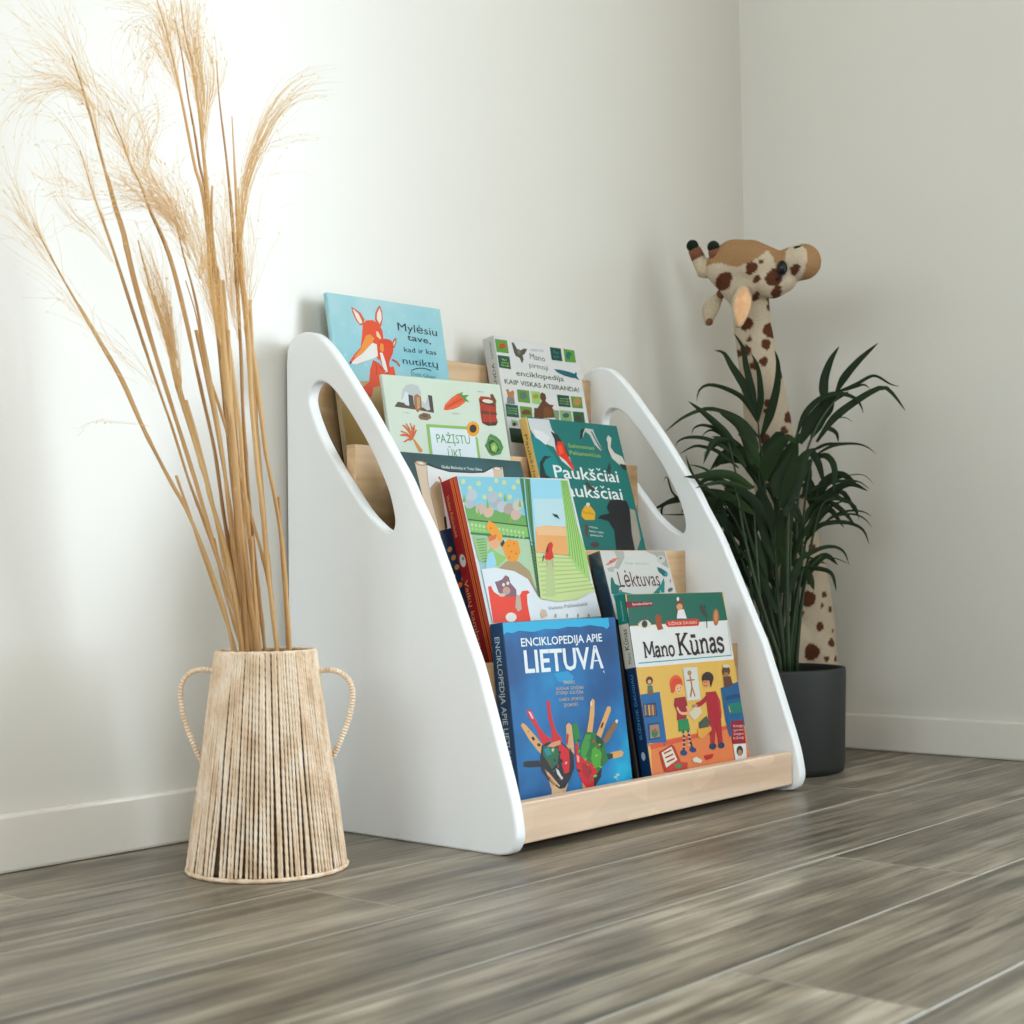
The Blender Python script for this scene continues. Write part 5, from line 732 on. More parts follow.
def noise_mat(name, stops, scale=10, stretch=(1,1,1), rough=.6, bump=0, bscale=None, detail=4, loc=(0,0,0), spec=.5):
    m, nt, b = new_mat(name)
    v = coords(nt, stretch, loc)
    n = node(nt, 'ShaderNodeTexNoise', Scale=scale, Detail=detail)
    nt.links.new(v, n.inputs['Vector'])
    r = ramp(nt, stops); nt.links.new(n.outputs['Fac'], r.inputs['Fac'])
    nt.links.new(r.outputs['Color'], b.inputs['Base Color'])
    b.inputs['Roughness'].default_value = rough
    b.inputs['Specular IOR Level'].default_value = spec
    if bump:
        n2 = node(nt, 'ShaderNodeTexNoise', Scale=bscale or scale * 4, Detail=5)
        nt.links.new(v, n2.inputs['Vector'])
        bp = node(nt, 'ShaderNodeBump', Strength=bump, Distance=.002)
        nt.links.new(n2.outputs['Fac'], bp.inputs['Height']); nt.links.new(bp.outputs['Normal'], b.inputs['Normal'])
    return m

def mesh_obj(name, verts, faces, mats, parent=None, smooth=False, fmat=None, bm=None):
    me = bpy.data.meshes.new(name)
    if bm is not None: bm.to_mesh(me); bm.free()
    else: me.from_pydata(verts, [], faces)
    if not isinstance(mats, (list, tuple)): mats = [mats]
    for m in mats: me.materials.append(m)
    if fmat:
        for p, i in zip(me.polygons, fmat): p.material_index = i
    if smooth:
        for p in me.polygons: p.use_smooth = True
    me.update()
    o = bpy.data.objects.new(name, me); C.objects.link(o)
    if parent: o.parent = parent
    return o
def thing(name, label, cat, loc=(0,0,0), group=None):
    o = bpy.data.objects.new(name, None); C.objects.link(o); o.location = loc; o.empty_display_size = .05
    tag(o, label, cat, group); return o
def tag(o, label, cat, group=None):
    o['label'] = label; o['category'] = cat
    if group: o['group'] = group
    return o
def structure(o):
    o['kind'] = 'structure'; return o

class MB:
    def __init__(s): s.v = []; s.f = []; s.m = []
    def add(s, v, f, mi=0):
        n = len(s.v); s.v += [tuple(p) for p in v]; s.f += [tuple(i + n for i in q) for q in f]; s.m += [mi] * len(f)
    def box(s, a, b, mi=0):
        x0,y0,z0 = a; x1,y1,z1 = b
        s.add([(x0,y0,z0),(x1,y0,z0),(x1,y1,z0),(x0,y1,z0),(x0,y0,z1),(x1,y0,z1),(x1,y1,z1),(x0,y1,z1)],
              [(0,3,2,1),(4,5,6,7),(0,1,5,4),(1,2,6,5),(2,3,7,6),(3,0,4,7)], mi)
    def tube(s, pts, rad, n=8, mi=0, caps=True):
        pts = [Vector(p) for p in pts]; m = len(pts)
        rad = rad if isinstance(rad, (list, tuple)) else [rad] * m
        t0 = (pts[1] - pts[0]).normalized()
        u = t0.orthogonal().normalized(); vs = []
        for i, p in enumerate(pts):
            t = (pts[min(i+1, m-1)] - pts[max(i-1, 0)])
            if t.length > 1e-9: t.normalize()
            else: t = t0
            u = (u - t * u.dot(t)); u = u.normalized() if u.length > 1e-9 else t.orthogonal().normalized()
            w = t.cross(u)
            for k in range(n):
                a = 2 * PI * k / n
                vs.append(p + (u * math.cos(a) + w * math.sin(a)) * rad[i])
        fs = []
        for i in range(m - 1):
            for k in range(n):
                k2 = (k + 1) % n
                fs.append((i*n+k, i*n+k2, (i+1)*n+k2, (i+1)*n+k))
        if caps: fs.append(tuple(reversed(range(n)))); fs.append(tuple(range((m-1)*n, m*n)))
        s.add(vs, fs, mi)
    def lathe(s, prof, n=64, c=(0,0,0), mi=0):
        vs = []; m = len(prof)
        for r, z in prof:
            for k in range(n):
                a = 2 * PI * k / n; vs.append((c[0] + r * math.cos(a), c[1] + r * math.sin(a), c[2] + z))
        fs = []
        for i in range(m - 1):
            for k in range(n):
                k2 = (k + 1) % n; fs.append((i*n+k, i*n+k2, (i+1)*n+k2, (i+1)*n+k))
        s.add(vs, fs, mi)
    def ball(s, c, r, n=12, mi=0, axes=None):
        c = Vector(c); R = axes or Matrix.Identity(3); r = r if isinstance(r, (list, tuple)) else (r, r, r)
        vs = [c + R @ Vector((0,0,r[2]))]; 
        for i in range(1, n):
            th = PI * i / n
            for k in range(2*n):
                a = PI * k / n
                vs.append(c + R @ Vector((r[0]*math.sin(th)*math.cos(a), r[1]*math.sin(th)*math.sin(a), r[2]*math.cos(th))))
        vs.append(c - R @ Vector((0,0,r[2]))); fs = []; q = 2*n
        for k in range(q): fs.append((0, 1+k, 1+(k+1)%q))
        for i in range(n-2):
            for k in range(q): fs.append((1+i*q+k, 1+(i+1)*q+k, 1+(i+1)*q+(k+1)%q, 1+i*q+(k+1)%q))
        L = len(vs)-1
        for k in range(q): fs.append((L, 1+(n-2)*q+(k+1)%q, 1+(n-2)*q+k))
        s.add(vs, fs, mi)
    def build(s, name, mats, parent=None, smooth=False, bevel=0, seg=2):
        o = mesh_obj(name, s.v, s.f, mats, parent, smooth, s.m)
        if bevel:
            b = o.modifiers.new('bevel', 'BEVEL'); b.width = bevel; b.segments = seg; b.limit_method = 'ANGLE'; b.harden_normals = False
        return o
def catmull(pts, k=6, closed=False):
    P = [Vector(p) for p in pts]; n = len(P); out = []
    rngN = n if closed else n - 1
    for i in range(rngN):
        if closed: a, b, c, d = P[i-1], P[i], P[(i+1) % n], P[(i+2) % n]
        else:
            b, c = P[i], P[i+1]; a = P[i-1] if i > 0 else b*2 - c; d = P[i+2] if i + 2 < n else c*2 - b
        for j in range(k):
            t = j / k
            out.append(.5 * ((2*b) + (c-a)*t + (2*a-5*b+4*c-d)*t*t + (3*b-3*c+d-a)*t**3))
    if not closed: out.append(P[-1].copy())
    return out
def resample(P, n):
    L = [0]
    for i in range(1, len(P)): L.append(L[-1] + (P[i]-P[i-1]).length)
    out = []; j = 0
    for i in range(n):
        t = L[-1] * i / (n - 1)
        while j < len(L) - 2 and L[j+1] < t: j += 1
        d = L[j+1] - L[j]; f = (t - L[j]) / d if d > 1e-9 else 0
        out.append(P[j].lerp(P[j+1], min(max(f, 0), 1)))
    return out

# ------------------------------------------------------------------ materials
m_wall = noise_mat('wall_paint', [(0,(214,208,196)),(1,(219,213,201))], 3, rough=.34, bump=.04, bscale=160, spec=1.0)
m_wall2 = noise_mat('taupe_wall_paint', [(0,(150,138,120)),(1,(156,144,126))], 3, rough=.7)
m_ceil = noise_mat('ceiling_paint', [(0,(205,202,196)),(1,(210,207,201))], 3, rough=.9)
m_base = noise_mat('baseboard_paint', [(0,(222,214,200)),(1,(227,219,206))], 4, rough=.24, spec=.8)
m_white = noise_mat('white_lacquer', [(0,(235,235,232)),(1,(239,239,236))], 6, rough=.38, spec=.5)

def wood_mat(name, c0, c1, c2, rough=.45, ax='x'):
    m, nt, b = new_mat(name)
    st = (1.2, 26, 26) if ax == 'x' else (26, 26, 1.2)
    v = coords(nt, st)
    n = node(nt, 'ShaderNodeTexNoise', Scale=2.2, Detail=6, Distortion=.6); nt.links.new(v, n.inputs['Vector'])
    r = ramp(nt, [(.25, c0), (.5, c1), (.8, c2)]); nt.links.new(n.outputs['Fac'], r.inputs['Fac'])
    v2 = coords(nt, (5, 1, 12)); vo = node(nt, 'ShaderNodeTexVoronoi', Scale=1.6, feature='F1', distance='MANHATTAN'); nt.links.new(v2, vo.inputs['Vector'])
    hs = node(nt, 'ShaderNodeHueSaturation'); sp = nt.nodes.new('ShaderNodeSeparateColor'); nt.links.new(vo.outputs['Color'], sp.inputs['Color'])
    mr = node(nt, 'ShaderNodeMapRange'); mr.inputs['To Min'].default_value = .9; mr.inputs['To Max'].default_value = 1.06
    nt.links.new(sp.outputs[0], mr.inputs['Value']); nt.links.new(mr.outputs['Result'], hs.inputs['Value'])
    nt.links.new(r.outputs['Color'], hs.inputs['Color']); nt.links.new(hs.outputs['Color'], b.inputs['Base Color'])
    b.inputs['Roughness'].default_value = rough
    return m
m_birch = wood_mat('birch_board', (186,146,102), (204,166,122), (218,186,146))
m_birch_front = wood_mat('birch_front_rail', (206,172,142), (220,190,160), (230,206,180), .38)

def floor_mat():
    m, nt, b = new_mat('oak_laminate')
    at = node(nt, 'ShaderNodeAttribute', attribute_name='plank')
    tc = nt.nodes.new('ShaderNodeTexCoord')
    sc = node(nt, 'ShaderNodeVectorMath', operation='SCALE'); sc.inputs['Scale'].default_value = 13.0
    nt.links.new(at.outputs['Color'], sc.inputs[0])
    ad = node(nt, 'ShaderNodeVectorMath', operation='ADD'); nt.links.new(tc.outputs['Object'], ad.inputs[0]); nt.links.new(sc.outputs[0], ad.inputs[1])
    def mp(scale):
        q = nt.nodes.new('ShaderNodeMapping'); q.inputs['Scale'].default_value = scale; nt.links.new(ad.outputs[0], q.inputs['Vector']); return q.outputs['Vector']
    # long fibres
    n1 = node(nt, 'ShaderNodeTexNoise', Scale=1.0, Detail=10, Roughness=.66, Distortion=.15); nt.links.new(mp((2.6, 64, 64)), n1.inputs['Vector'])
    # thin dark pores and cracks running with the grain
    nc = node(nt, 'ShaderNodeTexNoise', Scale=1.0, Detail=6, Roughness=.6, Distortion=.1); nt.links.new(mp((5.0, 190, 190)), nc.inputs['Vector'])
    cr_ = node(nt, 'ShaderNodeMapRange'); cr_.inputs['From Min'].default_value = .37; cr_.inputs['From Max'].default_value = .43; cr_.inputs['To Min'].default_value = .45; nt.links.new(nc.outputs['Fac'], cr_.inputs['Value'])
    # cathedral figure
    nd = node(nt, 'ShaderNodeTexNoise', Scale=1.0, Detail=3, Distortion=.2); nt.links.new(mp((1.9, 6.5, 1)), nd.inputs['Vector'])
    mu = node(nt, 'ShaderNodeMath', operation='MULTIPLY'); mu.inputs[1].default_value = 34; nt.links.new(nd.outputs['Fac'], mu.inputs[0])
    si = node(nt, 'ShaderNodeMath', operation='SINE'); nt.links.new(mu.outputs[0], si.inputs[0])
    # broad patches
    n2 = node(nt, 'ShaderNodeTexNoise', Scale=1.0, Detail=4, Distortion=.4); nt.links.new(mp((1.5, 6, 1)), n2.inputs['Vector'])
    r1 = ramp(nt, [(.34, (58,51,39)), (.44, (108,97,79)), (.54, (150,138,117)), (.68, (190,180,160))]); nt.links.new(n1.outputs['Fac'], r1.inputs['Fac'])
    r2 = ramp(nt, [(.30, (70,62,48)), (.5, (134,123,104)), (.70, (180,171,153))]); nt.links.new(n2.outputs['Fac'], r2.inputs['Fac'])
    mx = node(nt, 'ShaderNodeMix', data_type='RGBA'); mx.inputs[0].default_value = .45
    nt.links.new(r1.outputs['Color'], mx.inputs[6]); nt.links.new(r2.outputs['Color'], mx.inputs[7])
    ms = node(nt, 'ShaderNodeMapRange'); ms.inputs['From Min'].default_value = -1; ms.inputs['To Min'].default_value = .70; ms.inputs['To Max'].default_value = 1.1
    nt.links.new(si.outputs[0], ms.inputs['Value'])
    # knots
    vo = node(nt, 'ShaderNodeTexVoronoi', Scale=1.0); nt.links.new(mp((1.5, 4.6, 1)), vo.inputs['Vector'])
    kr = node(nt, 'ShaderNodeMapRange'); kr.inputs['From Min'].default_value = .03; kr.inputs['From Max'].default_value = .13; kr.inputs['To Min'].default_value = .45
    nt.links.new(vo.outputs['Distance'], kr.inputs['Value'])
    mc = node(nt, 'ShaderNodeMath', operation='MULTIPLY'); nt.links.new(ms.outputs['Result'], mc.inputs[0]); nt.links.new(cr_.outputs['Result'], mc.inputs[1])
    mk = node(nt, 'ShaderNodeMath', operation='MULTIPLY'); nt.links.new(mc.outputs[0], mk.inputs[0]); nt.links.new(kr.outputs['Result'], mk.inputs[1])
    # per plank tone
    sp = nt.nodes.new('ShaderNodeSeparateColor'); nt.links.new(at.outputs['Color'], sp.inputs['Color'])
    pr = node(nt, 'ShaderNodeMapRange'); pr.inputs['To Min'].default_value = .84; pr.inputs['To Max'].default_value = 1.14; nt.links.new(sp.outputs[2], pr.inputs['Value'])
    mm = node(nt, 'ShaderNodeMath', operation='MULTIPLY'); nt.links.new(mk.outputs[0], mm.inputs[0]); nt.links.new(pr.outputs['Result'], mm.inputs[1])
    hs = node(nt, 'ShaderNodeHueSaturation'); hs.inputs['Value'].default_value = 1; nt.links.new(mm.outputs[0], hs.inputs['Value']); nt.links.new(mx.outputs[2], hs.inputs['Color'])
    nt.links.new(hs.outputs['Color'], b.inputs['Base Color'])
    rr = node(nt, 'ShaderNodeMapRange'); rr.inputs['To Min'].default_value = .30; rr.inputs['To Max'].default_value = .46; nt.links.new(n1.outputs['Fac'], rr.inputs['Value'])
    nt.links.new(rr.outputs['Result'], b.inputs['Roughness'])
    bp = node(nt, 'ShaderNodeBump', Strength=.22, Distance=.002); nt.links.new(n1.outputs['Fac'], bp.inputs['Height']); nt.links.new(bp.outputs['Normal'], b.inputs['Normal'])
    b.inputs['Specular IOR Level'].default_value = .5
    return m
m_floor = floor_mat()
m_seam = noise_mat('plank_bevel_glint', [(0,(140,134,120)),(1,(168,162,148))], 8, rough=.4)  # paler than the planks: the glint on the bevelled edges is in the colour

# ------------------------------------------------------------------ room
WY, WX = 1.498, 2.38
X0, Y0, H = -1.9, -1.45, 2.5
def floor():
    pitch = .1703; gap = .0006; bev = .0007; L = .939
    verts = []; faces = []; fm = []; cols = []
    joints = {3: [1.0035, 1.0035+1.878, 1.0035-.939], 4: [1.473, .534, 2.41], 5: [1.97, .19, 1.1], 6: [1.0035, 1.95], 7: [.42, 1.36, 2.3], 8: [.73, 1.73]}
    # row i spans y = 1.3425 + .1703 - i*pitch ... downwards
    r = random.Random(5); i = 0; y1 = 1.3425 + .1703
    rows = []
    while y1 > Y0:
        y0 = y1 - pitch; rows.append((y0, y1)); y1 = y0
    for i, (ya, yb) in enumerate(rows):
        # measured end joints in the rows the photo shows
        key = round((ya + yb) / 2, 3)
        js = None
        for cy, xs in ((.576, [1.0035, 1.9425]), (.746, [1.473, .534, 2.34]), (.917, [.27, 1.209-2.0, 2.148+.3]), (1.087, [1.0035, 1.9425]), (1.257, [.35, 2.2]), (1.428, [.8, 1.9])):
            if abs(key - cy) < .02: js = sorted(xs)
        if js is None: s = X0 + r.random() * .9; js = [s + .939 * k for k in range(6) if s + .939 * k < WX]
        ext = sorted(x for x in js if X0 < x < WX)
        a = ext[0]
        while a - .939 > X0: a -= .939; ext.append(a)
        ext = sorted(ext); xs = [X0] + ext + [WX + .01]
        for x0, x1 in zip(xs[:-1], xs[1:]):
            c = (r.random(), r.random(), r.random(), 1)
            y0, y1 = ya, min(yb, WY + .01)
            n = len(verts); g = gap; h = gap + bev
            verts += [(x0+h, y0+h, 0), (x1-h, y0+h, 0), (x1-h, y1-h, 0), (x0+h, y1-h, 0),
                      (x0, y0, -.0009), (x1, y0, -.0009), (x1, y1, -.0009), (x0, y1, -.0009)]
            faces += [(n, n+1, n+2, n+3), (n+4, n+5, n+1, n), (n+5, n+6, n+2, n+1), (n+6, n+7, n+3, n+2), (n+7, n+4, n, n+3)]
            fm += [0, 1, 1, 1, 1]; cols += [c] * 5
    n = len(verts)
    verts += [(X0, Y0, -.02), (WX+.01, Y0, -.02), (WX+.01, WY+.01, -.02), (X0, WY+.01, -.02)]; faces.append((n+3, n+2, n+1, n)); fm.append(0); cols.append((.5,.5,.5,1))
    o = mesh_obj('floor', verts, faces, [m_floor, m_seam], fmat=fm)
    at = o.data.color_attributes.new('plank', 'FLOAT_COLOR', 'CORNER')
    for p, c in zip(o.data.polygons, cols):
        for li in p.loop_indices: at.data[li].color = c
    return structure(o)
floor()
def boxobj(name, a, b, m, bevel=0):
    q = MB(); q.box(a, b); return q.build(name, m, bevel=bevel)
structure(boxobj('wall_back', (X0-.1, WY, -.02), (WX+.1, WY+.1, H), m_wall))
FILLWIN = (-.1, 1.25, .75, 2.2)  # unseen opening added in the left wall for side fill light
q = MB(); y0, y1, z0, z1 = FILLWIN
q.box((X0-.1, y1, -.02), (X0, WY, H)); q.box((X0-.1, Y0-.1, -.02), (X0, y0, H)); q.box((X0-.1, y0, -.02), (X0, y1, z0)); q.box((X0-.1, y0, z1), (X0, y1, H))
structure(q.build('wall_left', m_wall2))
LWIN = (-1.3, .1, .45, 2.1)
q = MB(); x0, x1, z0, z1 = LWIN
q.box((X0-.1, Y0-.1, -.02), (x0, Y0, H)); q.box((x1, Y0-.1, -.02), (WX+.1, Y0, H)); q.box((x0, Y0-.1, -.02), (x1, Y0, z0)); q.box((x0, Y0-.1, z1), (x1, Y0, H))
structure(q.build('wall_front', m_wall2))
structure(boxobj('ceiling', (X0-.1, Y0-.1, H), (WX+.1, WY+.1, H+.1), m_ceil))
# right wall with the daylight window (outside the frame, nearer than the visible part of that wall)
WIN = (-1.38, .34, .03, 2.1)      # y0, y1, z0, z1
q = MB(); y0, y1, z0, z1 = WIN
q.box((WX, y1, -.02), (WX+.1, WY, H)); q.box((WX, Y0, -.02), (WX+.1, y0, H)); q.box((WX, y0, -.02), (WX+.1, y1, z0)); q.box((WX, y0, z1), (WX+.1, y1, H))
structure(q.build('wall_right', m_wall))
q = MB(); t = .05
for a, b in (((y0, z0), (y1, z0+t)), ((y0, z1-t), (y1, z1)), ((y0, z0+t), (y0+t, z1-t)), ((y1-t, z0+t), (y1, z1-t)), (((y0+y1)/2-.03, z0+t), ((y0+y1)/2+.03, z1-t))):
    q.box((WX+.02, a[0], a[1]), (WX+.08, b[0], b[1]))
structure(q.build('window_1', m_white, bevel=.004))
q = MB(); x0, x1, z0, z1 = LWIN
for a, b in (((x0, z0), (x1, z0+t)), ((x0, z1-t), (x1, z1)), ((x0, z0+t), (x0+t, z1-t)), ((x1-t, z0+t), (x1, z1-t)), (((x0+x1)/2-.03, z0+t), ((x0+x1)/2+.03, z1-t))):
    q.box((a[0], Y0-.08, a[1]), (b[0], Y0-.02, b[1]))
structure(q.build('window_2', m_white, bevel=.004))
q = MB(); y0, y1, z0, z1 = FILLWIN
for a, b in (((y0, z0), (y1, z0+t)), ((y0, z1-t), (y1, z1)), ((y0, z0+t), (y0+t, z1-t)), ((y1-t, z0+t), (y1, z1-t)), (((y0+y1)/2-.03, z0+t), ((y0+y1)/2+.03, z1-t))):
    q.box((X0-.08, a[0], a[1]), (X0-.02, b[0], b[1]))
structure(q.build('fill_window', m_white, bevel=.004))  # frame of the added, unseen window that carries the side fill
# baseboards with a rounded top edge
BH, BT = .0635, .012
structure(boxobj('baseboard_back', (X0, WY-BT, 0), (WX-BT, WY, BH), m_base, .004))
structure(boxobj('baseboard_right', (WX-BT, Y0, 0), (WX, WY, BH), m_base, .004))
structure(boxobj('baseboard_left', (X0, Y0, 0), (X0+BT, WY-BT, BH), m_base, .004))

# ------------------------------------------------------------------ bookshelf
shelf = thing('bookshelf', 'white-sided birch front-facing children\'s bookshelf with oval handholds', 'bookshelf', (1.558, 1.3, 0))
def wpart(o, root):
    bpy_inv = Matrix.Translation(-Vector(root.location)); o.data.transform(bpy_inv); o.parent = root; return o
outline = [(1.487,.58),(1.487,.03),(1.484,.004),(1.478,0),(1.128,0),(1.112,.004),(1.104,.014),(1.1018,.029),(1.1085,.0652),(1.1265,.121),(1.1445,.1738),(1.1575,.2112),(1.1695,.2378),(1.1895,.2815),(1.2142,.3338),(1.2310,.3680),(1.2535,.4045),(1.2700,.4334),(1.2945,.467),(1.3265,.5114),(1.3655,.560),(1.396,.596),(1.4202,.6185),(1.4365,.6275),(1.4529,.6298),(1.4667,.6270),(1.4786,.6205),(1.4850,.6104)]
hole = [(1.4425,.541),(1.438,.556),(1.426,.5635),(1.406,.558),(1.3835,.538),(1.355,.505),(1.3265,.466),(1.3025,.424),(1.293,.399),(1.2895,.382),(1.2925,.371),(1.302,.3695),(1.318,.378),(1.341,.3965),(1.368,.4265),(1.395,.458),(1.4195,.491),(1.436,.521)]
def panel(x0, x1, lift=0):
    cu = bpy.data.curves.new('panel', 'CURVE'); cu.dimensions = '2D'; cu.fill_mode = 'BOTH'
    bv = .0028; cu.extrude = (x1 - x0) / 2 - bv; cu.bevel_depth = bv; cu.bevel_resolution = 2; cu.offset = -bv
    for pts in (outline, hole):
        if pts is outline:
            sm = [Vector((*p, 0)) for p in pts[:5]] + catmull([(*p, 0) for p in pts[4:]] , 5)[1:]
            sm = sm + [Vector((1.487,.59,0))]
        else: sm = catmull([(*p, 0) for p in pts], 5, True)
        s = cu.splines.new('POLY'); s.points.add(len(sm) - 1); s.use_cyclic_u = True
        for i, p in enumerate(sm): s.points[i].co = (p.x, p.y + lift * min(1.2, max(0, (p.y - .25) / .32)), 0, 1)
    o = bpy.data.objects.new('tmp', cu); C.objects.link(o)
    dg = bpy.context.evaluated_depsgraph_get(); me = bpy.data.meshes.new_from_object(o.evaluated_get(dg)); C.objects.unlink(o); bpy.data.objects.remove(o)
    # local x->y, y->z, z->x
    xm = (x0 + x1) / 2
    for v in me.vertices: a, b, c = v.co; v.co = (xm + c, a, b)
    bm = bmesh.new(); bm.from_mesh(me); bmesh.ops.recalc_face_normals(bm, faces=bm.faces); bm.to_mesh(me); bm.free()
    me.materials.clear(); me.materials.append(m_white)
    ob = bpy.data.objects.new('side_panel', me); C.objects.link(ob); return wpart(ob, shelf)
XL, XR = 1.2715, 1.866
panel(1.2545, XL); panel(XR, 1.884, .0108)
def board(name, a, b, m=m_birch, bev=.0015):
    q = MB(); q.box(a, b); return wpart(q.build(name, m, bevel=bev), shelf)
e = .0003
for y0, z0, z1 in ((1.466, .40, .623), (1.376, .27, .4815), (1.2895, .15, .3475), (1.200, .008, .2095)):
    board('back_board', (XL+e, y0, z0), (XR-e, y0+.0162, z1))
for y0, y1, z in ((1.3922, 1.466, .4298), (1.3057, 1.376, .2998), (1.2162, 1.2895, .1798), (1.1297, 1.200, .0238)):
    board('shelf_board', (XL+e, y0+e, z-.013), (XR-e, y1-e, z))
board('front_rail', (XL+e, 1.1125, .0105), (XR-e, 1.1295, .0572), m_birch_front, .0022)

# ------------------------------------------------------------------ lettering
_glyph_cache = {}
_cap = [None]
def text_geo(s, wt=0):
    k = (s, wt)
    if k in _glyph_cache: return _glyph_cache[k]
    if 'č' in s:      # the built-in face has no small c with caron: set a c and add the caron
        vs, fs = [list(x) for x in text_geo(s.replace('č', 'c'), wt)]
        for i, ch in enumerate(s):
            if ch != 'č': continue
            a = text_geo(s[:i].replace('č', 'c'), wt)[0] if i else [(0,0,0)]; b_ = text_geo(s[:i+1].replace('č', 'c'), wt)[0]
            xa = max(v[0] for v in a); xb = max(v[0] for v in b_); m = (xa + xb) / 2 + .02; n = len(vs); t = .055
            vs += [(m-.13,.72,0), (m-.13+t,.74,0), (m,.645,0), (m+.13-t,.74,0), (m+.13,.72,0), (m,.575,0)]; fs += [(n, n+5, n+2, n+1), (n+5, n+4, n+3, n+2)]
        _glyph_cache[k] = (vs, fs); return vs, fs
    cu = bpy.data.curves.new('t', 'FONT'); cu.body = s; cu.size = 1; cu.resolution_u = 2; cu.offset = wt * .3
    o = bpy.data.objects.new('t', cu); C.objects.link(o)
    dg = bpy.context.evaluated_depsgraph_get(); me = bpy.data.meshes.new_from_object(o.evaluated_get(dg))
    vs = [tuple(v.co) for v in me.vertices]; fs = [tuple(p.vertices) for p in me.polygons]
    C.objects.unlink(o); bpy.data.objects.remove(o); bpy.data.meshes.remove(me); bpy.data.curves.remove(cu)
    _glyph_cache[k] = (vs, fs); return vs, fs
def cap_h():
    if _cap[0] is None: _cap[0] = max(v[1] for v in text_geo('H')[0])
    return _cap[0]
SLAB = {  # stroke lettering with slab serifs, unit: x in cap heights, y 0..1
 'M': (1.05, [[(.12,0),(.16,1)],[(.16,1),(.52,.18)],[(.52,.18),(.88,1)],[(.88,1),(.94,0)],[(0,.02),(.26,.02)],[(.8,.02),(1.05,.02)],[(.02,.98),(.2,.98)],[(.85,.98),(1.02,.98)]]),
 'K': (.92, [[(.18,0),(.18,1)],[(.2,.42),(.74,.98)],[(.36,.56),(.78,.02)],[(.02,.02),(.34,.02)],[(.02,.98),(.34,.98)],[(.6,.98),(.9,.98)],[(.64,.02),(.95,.02)]]),
 'a': (.58, [[(.08,.54),(.2,.64),(.36,.63),(.42,.5),(.42,.08),(.54,.02)],[(.42,.38),(.2,.36),(.06,.2),(.12,.04),(.28,.02),(.42,.16)]]),
 'n': (.72, [[(.14,0),(.14,.62)],[(.14,.42),(.3,.62),(.46,.62),(.54,.48),(.54,0)],[(.02,.62),(.14,.62)],[(.0,.02),(.27,.02)],[(.42,.02),(.68,.02)]]),
 'o': (.62, [[(.3,.64),(.46,.58),(.54,.32),(.46,.08),(.3,.0),(.14,.08),(.06,.32),(.14,.58),(.3,.64)]]),
 'u': (.72, [[(.14,.62),(.14,.16),(.22,.02),(.38,.02),(.54,.2)],[(.54,.62),(.54,.02),(.66,.02)],[(.02,.62),(.14,.62)],[(.42,.62),(.54,.62)]]),
 's': (.56, [[(.46,.5),(.4,.62),(.22,.64),(.1,.54),(.12,.4),(.4,.3),(.47,.16),(.36,.02),(.18,0),(.07,.1),(.06,.18)],[(.47,.5),(.47,.64)]]),
}
SLAB['ū'] = (SLAB['u'][0], SLAB['u'][1] + [[(.16,.84),(.52,.84)]])

